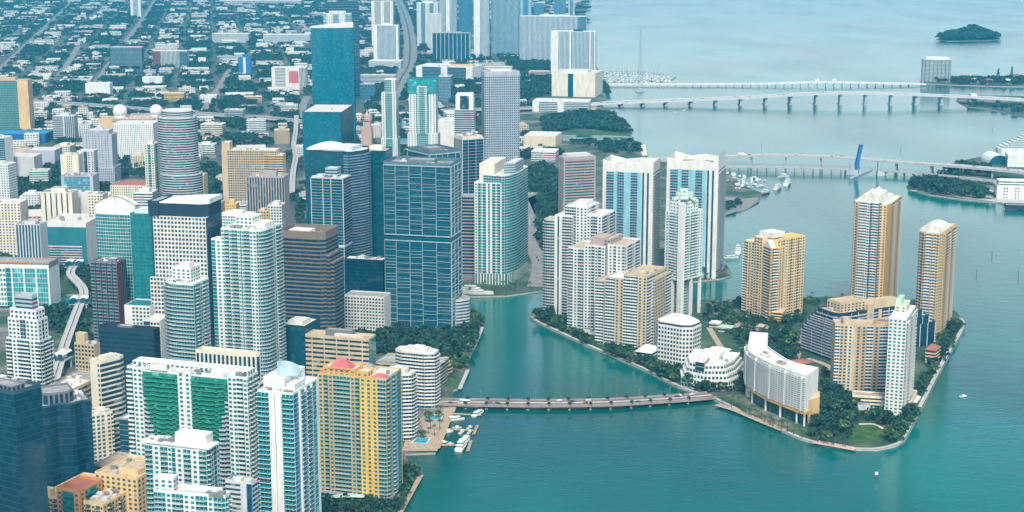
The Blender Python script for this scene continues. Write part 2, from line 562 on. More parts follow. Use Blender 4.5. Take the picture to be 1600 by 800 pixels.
# ------------------------------------------------------------------ the setting: water, land, haze
def water_material():
    m, t, p = _new('baywater')
    L = t.links.new
    tc = t.nodes.new('ShaderNodeTexCoord')
    def noise(sc, det, st=(1, 1, 1), rot=0):
        mp = t.nodes.new('ShaderNodeMapping')
        mp.inputs['Scale'].default_value = st
        mp.inputs['Rotation'].default_value = (0, 0, rot)
        n = t.nodes.new('ShaderNodeTexNoise')
        n.inputs['Scale'].default_value = sc
        n.inputs['Detail'].default_value = det
        L(tc.outputs['Object'], mp.inputs['Vector'])
        L(mp.outputs[0], n.inputs['Vector'])
        return n.outputs['Fac']
    cr = t.nodes.new('ShaderNodeValToRGB')
    e = cr.color_ramp.elements
    e[0].position, e[0].color = .36, (.0, .062, .060, 1)
    e[1].position, e[1].color = .68, (.002, .185, .160, 1)
    L(noise(.0022, 4, (1, .6, 1), .5), cr.inputs['Fac'])
    L(cr.outputs[0], p.inputs['Base Color'])
    mr = t.nodes.new('ShaderNodeMapRange')
    mr.inputs['From Min'].default_value, mr.inputs['From Max'].default_value = .4, .65
    mr.inputs['To Min'].default_value, mr.inputs['To Max'].default_value = .11, .17
    L(noise(.004, 5, (1, .5, 1), .5), mr.inputs['Value'])
    L(mr.outputs[0], p.inputs['Roughness'])
    p.inputs['IOR'].default_value = 1.333
    b = t.nodes.new('ShaderNodeBump')
    b.inputs['Strength'].default_value = .15
    b.inputs['Distance'].default_value = 1.0
    ad = t.nodes.new('ShaderNodeMath')
    ad.operation = 'ADD'
    L(noise(.17, 3, (1, 1.9, 1), .35), ad.inputs[0])
    L(noise(.035, 2, (1, 2.2, 1), .6), ad.inputs[1])
    L(ad.outputs[0], b.inputs['Height'])
    L(b.outputs[0], p.inputs['Normal'])
def ground_material(name, cols):
    m, t, p = _new(name)
    L = t.links.new
    tc = t.nodes.new('ShaderNodeTexCoord')
    def noise(sc, det):
        n = t.nodes.new('ShaderNodeTexNoise')
        n.inputs['Scale'].default_value = sc
        n.inputs['Detail'].default_value = det
        L(tc.outputs['Object'], n.inputs['Vector'])
        return n.outputs['Fac']
    cr = t.nodes.new('ShaderNodeValToRGB')
    cr.color_ramp.interpolation = 'LINEAR'
    e = cr.color_ramp.elements
    e[0].position, e[0].color = .34, (*cols[0], 1)
    e[1].position, e[1].color = .72, (*cols[3], 1)
    k = cr.color_ramp.elements.new(.47); k.color = (*cols[1], 1)
    k = cr.color_ramp.elements.new(.54); k.color = (*cols[2], 1)
    L(noise(.02, 6), cr.inputs['Fac'])
    L(cr.outputs[0], p.inputs['Base Color'])
    p.inputs['Roughness'].default_value = .95
water_material()
ground_material('cityground', ((.018, .06, .035), (.035, .09, .045), (.10, .105, .10), (.26, .25, .22)))
ground_material('parkground', ((.012, .05, .030), (.020, .068, .034), (.035, .085, .040), (.24, .21, .16)))
w = MB()
w.face([(-12000, -2500, 0), (12000, -2500, 0), (12000, 24000, 0), (-12000, 24000, 0)])
tag(w.build('water', 'baywater'), kind='structure')
def area(poly):
    return sum(poly[i - 1][0] * poly[i][1] - poly[i][0] * poly[i - 1][1] for i in range(len(poly))) / 2
def ccw(poly): return poly if area(poly) > 0 else poly[::-1]
def land(name, px, z=Z0, mat='cityground', wall='seawall', kerb=True):
    pl = ccw([G(x, y, 0) for x, y in px])
    m = MB()
    m.prism(pl, -1.0, z, top=False)
    m.face([(x, y, z) for x, y in pl], mi=1)
    tag(m.build(name, [wall, mat]), kind='structure')
    return pl
LAND_S = land('ground', [(-900, 1150), (560, 1150), (600, 862), (628, 800), (660, 740), (652, 737), (640, 726), (632, 712), (680, 710), (714, 636), (706, 626), (708, 612), (722, 608),
    (734, 578), (732, 562), (745, 540), (757, 508), (748, 492), (735, 485), (720, 482), (600, 482), (300, 482), (110, 481), (60, 483), (-300, 487), (-900, 490)])
LAND_N = land('ground', [(-900, 462), (-300, 464), (60, 464), (110, 462), (300, 463), (600, 463), (725, 465), (790, 464), (848, 456), (960, 450), (1080, 442), (1128, 437), (1143, 432), (1142, 425),
    (1132, 412), (1126, 380), (1130, 337), (1165, 328), (1187, 315), (1190, 303), (1160, 290), (1138, 272), (1128, 262), (1030, 254), (1006, 248), (1013, 241), (1000, 226), (988, 222),
    (880, 221), (878, 212), (984, 214), (988, 209), (978, 195), (957, 178), (941, 166), (948, 156), (938, 143), (936, 130), (938, 112), (925, 95), (918, 60), (913, 0), (902, -50), (880, -85),
    (-900, -85)])
ISLE = land('island_ground', [(1105, 622), (1060, 607), (1000, 577), (960, 560), (917, 542), (870, 520), (838, 505), (827, 497), (832, 488), (850, 480), (900, 472), (1000, 464), (1100, 471), (1160, 470),
    (1260, 467), (1340, 464), (1430, 470), (1492, 488), (1505, 500), (1509, 508), (1505, 520), (1478, 567), (1450, 622), (1428, 665), (1414, 690), (1400, 699), (1370, 705), (1330, 704), (1290, 698),
    (1250, 688), (1200, 666), (1160, 649), (1130, 633)], Z0, 'parkground')
PORT = land('port_ground', [(1416, 293), (1424, 286), (1452, 281), (1480, 268), (1505, 252), (1540, 244), (1620, 240), (1900, 230), (1900, 375), (1620, 335), (1560, 318), (1500, 312), (1450, 305), (1425, 299)])
WATSON = land('causeway_ground', [(1497, 153), (1512, 149), (1620, 152), (1900, 152), (1900, 245), (1640, 194), (1600, 184), (1560, 174), (1510, 167), (1494, 158)])
VENET = land('residential_island_ground', [(1436, 129), (1450, 123), (1500, 121), (1620, 118), (1900, 118), (1900, 142), (1620, 137), (1500, 134), (1440, 131)])
BIRD = land('wooded_islet_ground', [(1463, 62), (1478, 56), (1500, 50), (1522, 47), (1545, 51), (1560, 56), (1563, 61), (1545, 64), (1510, 64), (1480, 65)], .8, 'leafdark', 'seawall')
def sheet(name, pts, mat, z=Z0 + .06, kind='structure', px=True, label=None, cat=None):
    pl = ccw([G(*p) for p in pts] if px else list(pts))
    m = MB()
    m.face([(x, y, z) for x, y in pl])
    o = m.build(name, mat)
    if kind: o['kind'] = kind
    if label: tag(o, label, cat)
    return pl
def ribbon(pts, w):
    """left and right edge of a strip along pts"""
    Lf, Rt = [], []
    for i, p in enumerate(pts):
        a = pts[max(0, i - 1)]; b = pts[min(len(pts) - 1, i + 1)]
        dx, dy = b[0] - a[0], b[1] - a[1]
        l = math.hypot(dx, dy) or 1
        Lf.append((p[0] - dy / l * w / 2, p[1] + dx / l * w / 2))
        Rt.append((p[0] + dy / l * w / 2, p[1] - dx / l * w / 2))
    return Lf, Rt
def smooth(pts, n=6):
    """Catmull-Rom through points of any dimension"""
    out = []
    P = [pts[0]] + list(pts) + [pts[-1]]
    for i in range(1, len(P) - 2):
        for k in range(n):
            t = k / n
            out.append(tuple(.5 * (2 * b + (c - a) * t + (2 * a - 5 * b + 4 * c - d) * t * t + (3 * b - a - 3 * c + d) * t ** 3)
                             for a, b, c, d in zip(P[i - 1], P[i], P[i + 1], P[i + 2])))
    out.append(tuple(pts[-1]))
    return out
def strip(m, pts, w, z, mi=0, r=None):
    Lf, Rt = ribbon(pts, w)
    for i in range(len(pts) - 1):
        za = z if not isinstance(z, list) else z[i]; zb = z if not isinstance(z, list) else z[i + 1]
        m.face([(*Rt[i], za), (*Rt[i + 1], zb), (*Lf[i + 1], zb), (*Lf[i], za)], r, mi)
# seawall promenade round the island
def promenade(px, w=3.6, off=2.6):
    pts = smooth([G(x, y, 0) for x, y in px], 4)
    m = MB()
    Lf, Rt = ribbon(pts, off * 2)
    strip(m, Lf, w, Z0 + .08)
    tag(m.build('seawall_promenade', 'concrete'), kind='structure')
promenade([(1505, 500), (1509, 508), (1505, 520), (1478, 567), (1450, 622), (1428, 665), (1414, 690), (1400, 699), (1370, 705), (1330, 704), (1290, 698), (1250, 688), (1200, 666), (1160, 649), (1130, 633), (1105, 622)][::-1])
promenade([(827, 497), (838, 505), (870, 520), (917, 542), (960, 560), (1000, 577), (1060, 607), (1100, 620)])
# haze: even pale air in one closed box round everything
hz = bpy.data.materials.new('haze_air')
hz.use_nodes = True
ht = hz.node_tree
ht.nodes.remove(ht.nodes['Principled BSDF'])
pv = ht.nodes.new('ShaderNodeVolumePrincipled')
pv.inputs['Color'].default_value = (.05, .54, .88, 1)
pv.inputs['Density'].default_value = 6.8e-5
pv.inputs['Anisotropy'].default_value = 0.0
ht.links.new(pv.outputs[0], ht.nodes['Material Output'].inputs['Volume'])
MATS['haze_air'] = hz
hm = MB()
hm.prism([(-12400, -2900), (12400, -2900), (12400, 24400), (-12400, 24400)], -2.0, 452, bot=True)
tag(hm.build('haze', 'haze_air'), kind='stuff')
# ------------------------------------------------------------------ foreground towers, left
AP, OF = 'apartment_tower', 'office_tower'
AT, OT, OB, AB = 'apartment tower', 'office tower', 'office building', 'apartment building'
def crane_mast(b, u, v, z, hm):
    m = MB(); p = b.P(u, v)
    m.tube((p[0], p[1], b.z(z)), (p[0], p[1], b.z(z) + hm), .35, .2)
    b.part('antenna', 'metal', m)

b = Bld(OF, 'dark navy glass office tower filling the bottom left corner, flat roof with plant screens', OT, (-60, 22, 64, 1000, 617, 32), 'deepblue', 'gnavy', fh=3.9)
b.tier(0, 1, 'G7 G5', 'G8', name='wall', roof='roofgray', para=2.2)
b.ph(.1, .8, .12, .6, 1, 3, 'v', 'dkgray', 'roofgray'); b.units(6, 1, .1, .9, .62, .92); b.done()

b = Bld(OF, 'dark blue glass office tower with a gently wavy front, beside the navy corner tower', OT, (50, 62, 142, 832, 637, 63, 38), 'deepblue', 'gnavy', fh=4.2)
n = 12
b.tier(0, 1, 'G', poly=[(1, 0, 'G'), (0, 0, 'G')] + [(-.06 * sin(i / n * 4 * pi), i / n, 'G') for i in range(1, n)] + [(0, 1, 'G'), (1, 1, 'h')], roof='roofgray')
b.tier(1, 1.075, 'v', poly=[(.9, .15), (.25, .1), (.12, .2), (.12, .6), (.25, .7), (.9, .7)], wall='dkgray', roof='roofgray', name='penthouse', para=1.5)
b.units(4, 1, .2, .9, .75, .95); b.done()

b = Bld(AB, 'cream apartment block between the wavy glass tower and the dark office, small square windows', AB, (136, 142, 176, 748, 650, 60, 26), 'palecream', 'ggray', fh=3.2)
b.tier(0, 1, 'w', 'x10 s1 w3 r1.5', roof='roofgray'); b.ph(.2, .7, .3, .7, 1, 3.5); b.units(5, 1); b.done()

b = Bld(AB, 'pale yellow apartment block with an orange gabled centre and green bay at the bottom left', AB, (62, 160, 226, 905, 786, 22), 'paleyellow', 'ggray', 'tealwall', 'rooftan', fh=3.2)
b.tier(0, .96, 'w1 r2 w2 r2 w1', 'w2 r2 w3 r2 w2', poly=[(1, 0, 'w1 r2 w1 r1.5 w1'), (.66, 0, 's'), (.66, .06, 's'), (.3, .06, 's'), (.3, 0, 'w1 r2 w2 r2 w1'), (0, 0, 'w2 r2 w3 r2 w2'), (0, .55, 's'), (.3, .55, 's'), (.3, 1, 's'), (1, 1, 's')])
b.tier(0, 1.09, 'w1 r2@tealwall#ggreen w1', 's', poly=[(.70, -.03), (.34, -.03), (.34, .5), (.70, .5)], wall='orange', roof='tileroof', para=2.0)
b.tier(.96, 1.05, 's', poly=[(.96, .02), (.84, .02), (.84, .12), (.96, .12)], name='gable', para=.5)
b.tier(0, 1.16, 'w', 'w6 s1 w4', poly=[(.5, .56, 'w'), (-.18, .56, 'w'), (-.18, 1.35, 's'), (.5, 1.35, 's')], wall='paleyellow', roof='rooftan')
b.ph(-.1, .2, .7, 1.1, 1.16, 3, wall='paleyellow'); b.units(7, .96, .05, .3, .1, .5); b.units(6, 1.16, -.1, .4, .6, 1.2, 'concrete'); b.done()

b = Bld(AP, 'broad white apartment tower with a green glass arch stretched across its front', AT, (198, 386, 403, 862, 592, 18), 'white', 'gteal', 'white', fh=3.15)
# the green arch: balconies above a curved line are green glass, below it grey
b.tier(0, 1, '', 'w2 r4 w2 r4 w1', poly=[(1, 0, 'r1.6 w2.6'), (.872, 0, ''), (.872, .06, 's'), (.575, .06, ''), (.575, 0, 'w2'), (.465, 0, ''), (.465, .06, 's'), (.16, .06, ''), (.16, 0, 'w2.2 r1.6 w1'), (0, 0, 'w2 r4 w2 r4 w1'), (0, 1, 's'), (1, 1, 's')])
for (ua, ub, ctr) in ((.872, .575, .52), (.465, .16, .52)):
    nb = 11
    for k in range(nb):
        u0 = ua + (ub - ua) * k / nb; u1 = ua + (ub - ua) * (k + 1) / nb
        d = abs((u0 + u1) / 2 - ctr) / .36
        zc = .30 + .62 * d ** 1.9
        A_, B_ = b.P(u0, .06), b.P(u1, .06)
        zc = min(zc, .97)
        b.slab = 'ltgray'; sv = b.rail; b.rail = 'lav'; b.facade(A_, B_, b.z(0), b.z(zc), 'r', ('lo', ua))
        b.slab = None; b.rail = 'railgreen'
        b.facade(A_, B_, b.z(zc), b.z(.985), 'r@greenwall#ggreen', ('hi', ua))
        b.rail = sv
b.ph(.02, .98, .3, .95, 1, 3.2, 'v', 'white', 'rooflt'); b.ph(.1, .3, .05, .25, 1, 3); b.units(14, 1, .05, .95, .08, .28)
b.tier(1.0, 1.035, 's', poly=[(.80, -.01), (.66, -.01), (.66, .02), (.80, .02)], name='parapet', para=0)
b.done()

b = Bld(AP, 'teal and white mid-rise with big oversailing flat roof, in front of the green arch tower', AT, (226, 322, 342, 930, 705, 18), 'white', 'gteal', 'railglass', fh=3.2)
b.tier(0, 1, 'b2 w2 b2 w1 g1 w2 b2 w2 b2', 'b3 w2 g2 w2', roof='roofwhite')
m = MB(); m.prism([b.P(1.05, -.05), b.P(-.06, -.05), b.P(-.06, .7), b.P(1.05, .7)], b.z(1) + 1.4, b.z(1) + 2.2, bot=True); b.part('roof_canopy', 'white', m)
b.ph(.05, .55, .25, .8, 1, 8, 's', 'white', 'roofwhite'); b.units(8, 1.01, .6, .95, .1, .6); b.done()

b = Bld(AB, 'low white block with a rooftop swimming pool and turquoise windows, at the bottom edge', AB, (240, 352, 360, 980, 778, 14, 26), 'white', 'gteal', 'railglass', fh=3.2)
b.tier(0, 1, 'b2 w1 b2 w2 b2 w1 b2', 'b2 w2 b2', roof='paving', para=1.6)
b.tier(1, 1.10, 'w', poly=[(1, .05), (.72, .05), (.72, .95), (1, .95)], name='penthouse', roof='roofwhite')
b.tier(1, 1.03, 's', poly=[(.72, .78), (.1, .78), (.1, .95), (.72, .95)], name='penthouse', roof='roofwhite', wall='white')
m = MB(); m.prism([b.P(.6, .3), b.P(.3, .3), b.P(.3, .55), b.P(.6, .55)], b.z(1), b.z(1) + .5); b.part('swimming_pool', 'pool', m); b.units(4, 1, .05, .3, .1, .6); b.done()

b = Bld(OB.replace(' ', '_'), 'low grey striped podium block with blue fin wall, squeezed under the green arch tower', OB, (352, 394, 402, 960, 757, 18, 25), 'ltgray', 'gdark', fh=3)
b.tier(0, 1, 'h5 s2 v2@blue', 'h', roof='rooflt'); b.units(4, 1); b.done()

b = Bld(AP, 'tall turquoise glass tower with two white vertical fins and an oval ring crown', AT, (402, 458, 497, 920, 612, 18), 'white', 'gteal', 'railaqua', fh=3.15)
b.tier(0, .985, 'r3 s.6 c1 s.5 c1.4 r3', 'g2#gcobalt c.4 r2#gcobalt c.4 r2#gcobalt c.4 g2#gaqua s1', roof='roofwhite')
b.tier(.985, 1.045, 's', poly=[(.9, .1), (.3, .1), (.3, .9), (.9, .9)], roof='roofwhite', name='penthouse')
m = MB(); c0 = b.P(.42, .45)
for i in range(20):
    a0, a1 = 2 * pi * i / 20, 2 * pi * (i + 1) / 20
    for (ra, rb, za, zb) in ((7.6, 7.6, 0, 1), (6.9, 7.6, 1, 1), (6.9, 6.9, 1, 0)):
        def zz(a, k): return b.z(1.045) + (5.2 + 2.6 * cos(a - 2.6) if k else .2)
        m.face([(c0[0] + ra * cos(a0), c0[1] + ra * .8 * sin(a0), zz(a0, za)), (c0[0] + ra * cos(a1), c0[1] + ra * .8 * sin(a1), zz(a1, za)),
                (c0[0] + rb * cos(a1), c0[1] + rb * .8 * sin(a1), zz(a1, zb)), (c0[0] + rb * cos(a0), c0[1] + rb * .8 * sin(a0), zz(a0, zb))])
b.part('ring_crown', 'paleblue', m); b.units(6, .985, .1, .9, .05, .12); b.ph(.02, .25, .1, .5, .985, 5); b.done()

b = Bld(AP, 'orange and yellow striped apartment tower with red hipped roofs on the waterfront', AT, (496, 603, 627, 792, 594, 18), 'ochre', 'gteal', 'railglass', 'rooflt', fh=3.1)
b.tier(0, 1, 'w1.2 b1@ochre w1@tan b3.6@cream w1@tan b1@ochre w3.6@yellow b1.8@cream', 'b2 w1@paleblue b2@paleblue w1@ltgray g2 s.5', roof='rooflt')
b.tier(0, .07, 'h', poly=[(1.04, -.06), (-.04, -.06), (-.04, .5), (1.04, .5)], name='podium', wall='lav')
def hip(bb, u0, u1, v0, v1, z, hm, mat, nm='hipped_roof'):
    m = MB(); p = [bb.P(u1, v0), bb.P(u0, v0), bb.P(u0, v1), bb.P(u1, v1)]; zz = bb.z(z)
    t0 = bb.P(u1 - (u1 - u0) * .35, (v0 + v1) / 2); t1 = bb.P(u0 + (u1 - u0) * .35, (v0 + v1) / 2)
    q = [(*x, zz) for x in p]; a, c = (*t0, zz + hm), (*t1, zz + hm)
    m.face([q[0], q[1], c, a]); m.face([q[1], q[2], c]); m.face([q[2], q[3], a, c]); m.face([q[3], q[0], a])
    bb.part(nm, mat, m)
b.tier(1, 1.05, 'w', poly=[(.92, .02), (.45, .02), (.45, .5), (.92, .5)], wall='gold', name='penthouse')
hip(b, .52, .85, .0, .42, 1.05, 7, 'pink'); hip(b, .02, .25, .02, .4, 1.0, 3, 'pink'); hip(b, .9, 1.0, .02, .4, 1.0, 3, 'pink'); hip(b, .3, .5, .45, .95, 1.0, 5, 'roofgray')
b.tier(1, 1.03, 'w', poly=[(.45, .1), (.28, .1), (.28, .5), (.45, .5)], wall='gold', name='penthouse')
m = MB()
for i in range(8):
    a0, a1 = pi * i / 8, pi * (i + 1) / 8
    c0 = b.P(.5, -.16)
    for k in (-1,):
        p = [(c0[0] + 14 * cos(a), c0[1] - 4 * sin(a), Z0 + 7.5 - (cos(a) * 3) ** 2 * .15) for a in (a0, a1)]
        m.face([p[0], p[1], (p[1][0], c0[1] + 4, p[1][2]), (p[0][0], c0[1] + 4, p[0][2])])
b.part('entrance_canopy', 'mint', m); b.units(8, 1, .05, .95, .5, .95); b.done()

def octo(label, px, seed):
    b = Bld(AP, label, AT, px, 'white', 'gdark', 'white', 'rooflt', fh=3.05)
    b.tier(0, 1, 'r', poly=['oct', .22], roof='rooflt', para=1.6)
    b.ph(.2, .75, .25, .7, 1, 3.5, 's', 'offwhite', 'rooflt'); b.ph(.3, .55, .35, .6, 1.04, 3, 's', 'white')
    b.units(5, 1, .2, .8, .2, .8); b.done()
octo('white octagonal apartment tower with wraparound balconies nearest the pool terrace', (590, 640, 652, 690, 588, 20), 1)
octo('taller white octagonal apartment tower with wraparound balconies in front of the shore trees', (615, 676, 688, 640, 555, 20), 2)

b = Bld(OF, 'tan concrete office block with long window bands and a dark rooftop box', OB, (477, 576, 587, 660, 532, 16, 26), 'sand', 'gdark', fh=4.1)
b.tier(0, 1, 'h.8 s.15 h1.5 s.15 h1.5 s.15 h1.5 s.15 h1.6 s.15 h.8', 'G#gteal', roof='rooftan', para=1.5)
b.ph(.3, .72, .35, .75, 1, 5, 's', 'dkgray', 'roofgray'); b.ph(.1, .55, .1, .3, 1, 2.5, 's', 'rooflt'); b.done()

b = Bld('parking_garage', 'low parking garage with a slatted roof, right of the tan office block', 'garage', (587, 682, 700, 612, 575, 16, 45), 'sand', 'gdark', fh=3.2)
b.tier(0, 1, 'H', 'H', roof='roofgray', para=1)
m = MB()
for i in range(22):
    p0, p1 = b.P(i / 22, .08), b.P(i / 22 + .018, .62)
    m.prism([b.P(i / 22 + .022, .08), b.P(i / 22, .08), b.P(i / 22 - .03, .62), b.P(i / 22 - .008, .62)], b.z(1) + 1.2, b.z(1) + 1.5, bot=True)
b.part('roof_slats', 'ltgray', m); b.done()
b = Bld(AB, 'small terraced tan block at the edge of the shore trees by the slatted garage', AB, (682, 690, 705, 592, 566, 30, 14), 'peach', 'gdark', fh=3)
b.tier(0, .6, 'r'); b.tier(.6, 1, 'r', poly=[(1, .15), (.3, .15), (.3, .9), (1, .9)]); b.done()

b = Bld(OF, 'dark blue glass office block behind the tan office, pale roof', OB, (437, 476, 500, 650, 512, 18), 'navy', 'gblue', fh=4)
b.tier(0, 1, 'G', 'G', roof='rooflt', para=1.5); b.ph(.2, .8, .2, .7, 1, 3, 's', 'offwhite'); b.units(4, 1); b.done()

b = Bld(OF, 'curved blue glass block with a cream drum roof behind the green arch tower', OT, (300, 402, 413, 770, 560, 18, 24), 'offwhite', 'gblue', fh=4)
b.tier(0, .80, 'G', poly=['rnd', .3]); b.tier(.8, 1.0, 'v1', poly=[(.95, .05), (.3, .05), (.05, .25), (.02, .6), (.1, .95), (.95, .95)], wall='palecream', roof='rooftan', para=2.5, name='penthouse'); b.done()

b = Bld(AP, 'very tall white tower with turquoise balcony columns and a rounded right corner', AT, (329, 410, 439, 680, 362, 18), 'white', 'gteal', 'railglass', 'rooflt', fh=3.1)
b.tier(0, .945, 'g2', poly=[(1, 0, 'g1 w1.4'), (.80, 0, 's'), (.80, .3, 's'), (1, .3, 's')], name='wall')
b.tier(0, 1, 'w1.5 r1.6 w1 b2 w.8 b2 w1.6', 'r2', poly=[(.80, -.0, 'w1 r1.6 w.8 r2 w.7 g.6 w.7 r2 w1 w1.2'), (.12, 0, 'r')] + [(.12 - .12 * sin(k * pi / 10), .25 - .25 * cos(k * pi / 10), 'r') for k in range(1, 5)] + [(0, .25, 'r4 w2 r4'), (0, 1, 's'), (.80, 1, 's')], roof='roofwhite')
b.ph(.3, .62, .3, .8, 1, 9, 'w', 'white'); b.ph(.05, .3, .3, .8, 1, 4, 's', 'white'); b.units(8, 1, .05, .7, .1, .3); b.done()

b = Bld(AP, 'turquoise glass tower with a rounded left corner, white roof house and dish aerials', AT, (248, 302, 326, 690, 446, 18), 'white', 'gteal', 'railglass', fh=3.1)
b.tier(0, 1, 'r2', 'g1 r2 w1 r2 g1', poly=['rndl', .5], roof='roofwhite')
b.tier(1, 1.085, 'w', poly=[(.75, .3), (.2, .3), (.2, .9), (.75, .9)], name='penthouse', roof='roofwhite'); b.ph(.3, .55, .45, .75, 1.085, 3.5)
m = MB()
for k in range(4):
    p = b.P(.55 + .1 * k, .14); m.lathe(p, [(.3, b.z(1)), (.3, b.z(1) + 1.5), (1.6, b.z(1) + 2.6), (1.5, b.z(1) + 2.5), (0, b.z(1) + 2.2)], 8)
b.part('dish_aerial', 'offwhite', m); b.units(4, 1, .2, .8, .1, .25); b.done()

b = Bld(OF, 'squat dark navy office block with a paler rooftop plant box', OB, (155, 240, 250, 680, 522, 16, 26), 'navy', 'gnavy', fh=4)
b.tier(0, 1, 'h', 'h', roof='roofgray', para=3.5); b.ph(.4, .66, .05, .5, 1, 4.5, 's', 'dkgray', 'rooflt'); b.done()
b = Bld(AB, 'tan mid-rise with small windows beside the elevated railway station', AB, (116, 147, 156, 640, 540, 20, 20), 'sand', 'gdark', fh=3.6)
b.tier(0, 1, 'x', 's', roof='roofgray'); b.tier(1, 1.14, 's', poly=[(1, .3), (.55, .3), (.55, .9), (1, .9)], name='penthouse'); b.units(3, 1, .05, .5); b.done()
b = Bld(OF, 'cream office block with dark wraparound window bands and a chamfered corner', OB, (140, 156, 196, 735, 568, 40), 'palecream', 'gdark', fh=4.0)
b.tier(0, 1, 's2 w1', 'H', poly=[(1, 0, 's2 w1'), (0, 0, 'H'), (0, .78, 'H'), (.2, 1, 'H'), (1, 1, 's')], roof='rooftan', para=1.5); b.ph(.25, .75, .25, .75, 1, 3); b.units(3, 1); b.done()

b = Bld(AP, 'pale blue-white stepped tower with a square lantern crown at the left edge', AT, (7, 60, 78, 700, 492, 20), 'white', 'gblue', 'white', fh=3.2)
b.tier(0, .80, 'r1 w1 r2.4 w1 r1', 'r1 w1 r3 w1 r1'); b.tier(.8, .95, 'w2 g1 w2', 'w2 g1 w2', poly=[(.94, .06), (.06, .06), (.06, .94), (.94, .94)])
b.tier(.95, 1.02, 'w', poly=[(.88, .12), (.12, .12), (.12, .88), (.88, .88)])
b.tier(1.02, 1.11, 'h', poly=[(.74, .26), (.26, .26), (.26, .74), (.74, .74)], wall='lav', name='penthouse', para=2.5)
b.done()
b = Bld('low_building', 'low grey flat-roofed block under the railway beside the cream banded office', OB, (78, 135, 140, 690, 606, 20, 40), 'sand', 'gdark', fh=4)
b.tier(0, 1, 'h', roof='roofgray'); b.units(5, 1); b.done()
b = Bld('low_building', 'small white-roofed block just right of the dark corner towers', OB, (70, 108, 112, 740, 612, 20, 30), 'sand', 'gdark', fh=4)
b.tier(0, 1, 'h', roof='roofwhite'); b.units(5, 1); b.done()
b = Bld('low_building', 'grey podium with rooftop garden and small pool, behind the yellow apartment block', OB, (146, 200, 206, 800, 735, 22, 30), 'concrete', 'gdark', fh=3.2)
b.tier(0, 1, 'H', roof='paving'); m = MB(); m.prism([b.P(.5, .2), b.P(.15, .2), b.P(.15, .6), b.P(.5, .6)], b.z(1), b.z(1) + .4); b.part('swimming_pool', 'pool', m)
b.ph(.2, .5, .65, .95, 1, 4, 'H'); b.done()
b = Bld(OF, 'slim blue-grey glass block behind the roof garden podium', OB, (186, 199, 204, 770, 656, 20, 18), 'lav', 'gblue', fh=4)
b.tier(0, 1, 'G', roof='roofwhite'); b.done()

b = Bld(AP, 'dark slim tower with wavering white vertical stripes and a maroon right-hand strip', AT, (142, 182, 197, 575, 412, 16), 'dkgray', 'gblue', fh=3.3)
b.tier(0, 1, 'r1@lav#gdark g.6#gnavy r1@lav#gdark g.6#gnavy r1@lav#gdark g.6#gnavy r1@lav#gdark g.6#gnavy r1@lav#gdark', 's2@maroon v2', roof='roofgray', para=1.5); b.units(6, 1); b.ph(.1, .5, .2, .7, 1, 3, 's', 'dkgray'); b.done()

b = Bld(OF, 'white gridded office tower framed in dark navy with a sloping white crown', OT, (236, 324, 346, 590, 340, 12), 'navy', 'gdark', fh=3.9)
b.tier(0, 1, 's.3 x9@offwhite s.3', 'G#gnavy', roof='roofwhite', para=0)
zc = .62
b.tier(0, zc, 's', poly=[(1.06, -.04, 'x'), (.16, -.04, 'x'), (.16, .0, 's'), (1.06, .0, 's')], wall='offwhite', para=0)
m = MB(); t = [b.P(1.0, 0), b.P(.12, 0), b.P(-.0, .12), b.P(0, 1), b.P(1, 1)]
for i in range(5):
    a_, c_ = t[i], t[(i + 1) % 5]
    m.face([(*a_, b.z(1)), (*c_, b.z(1)), (*c_, b.z(1) + 12), (*a_, b.z(1) + 12)], mi=0)
m.face([(*p, b.z(1) + 12) for p in t])
b.part('penthouse', 'navy', m)
m = MB(); t2 = [b.P(.84, -.02), b.P(.12, -.02), b.P(-.02, .12), b.P(-.02, 1.02), b.P(.84, 1.02)]; hh = [14, 21, 21, 21, 14]
m.prism(t2, b.z(1) + 12.05, b.z(1) + 13)
for i in range(5):
    j = (i + 1) % 5
    m.face([(*t2[i], b.z(1) + 13), (*t2[j], b.z(1) + 13), (*t2[j], b.z(1) + 13 + (hh[j] - 14) * .5), (*t2[i], b.z(1) + 13 + (hh[i] - 14) * .5)])
m.face([(*t2[i], b.z(1) + 13 + (hh[i] - 14) * .5) for i in range(5)])
b.part('sloping_crown', 'white', m)
b.tier(1, 1.085, 's', poly=[(1.04, -.03), (.85, -.03), (.85, .9), (1.04, .9)], wall='navy', name='pier', roof='roofgray')
b.done()
b = Bld(AP, 'turquoise gridded glass tower with a white domed vault roof', AT, (149, 211, 219, 560, 336, 12, 30), 'white', 'gteal', fh=3.4)
b.tier(0, 1, 'g', 'g', poly=['bow', .12, 8], roof='roofwhite', para=0)
b.tier(1, 1.05, 's', poly=['bow', .12, 8], roof='roofwhite', para=0, name='parapet')
m = MB(); nn = 10
for i in range(nn):
    t0, t1 = i / nn, (i + 1) / nn
    z_ = lambda t: b.z(1.05) + 10 * sin(pi * (.06 + .88 * t))
    m.face([(*b.P(1 - t0, .1), z_(t0)), (*b.P(1 - t1, .1), z_(t1)), (*b.P(1 - t1, .9), z_(t1)), (*b.P(1 - t0, .9), z_(t0))])
    for v in (.1, .9):
        m.face([(*b.P(1 - t0, v), b.z(1.05)), (*b.P(1 - t1, v), b.z(1.05)), (*b.P(1 - t1, v), z_(t1)), (*b.P(1 - t0, v), z_(t0))])
b.part('vaulted_roof', 'roofwhite', m)
m = MB()
for i in range(nn):
    t0, t1 = i / nn, (i + 1) / nn
    z_ = lambda t: b.z(1.05) + 10.1 * sin(pi * (.06 + .88 * t)) + .5
    m.face([(*b.P(1 - t0, .02), z_(t0)), (*b.P(1 - t1, .02), z_(t1)), (*b.P(1 - t1, .22), z_(t1)), (*b.P(1 - t0, .22), z_(t0))])
b.part('arched_rib', 'greenroof', m); b.done()
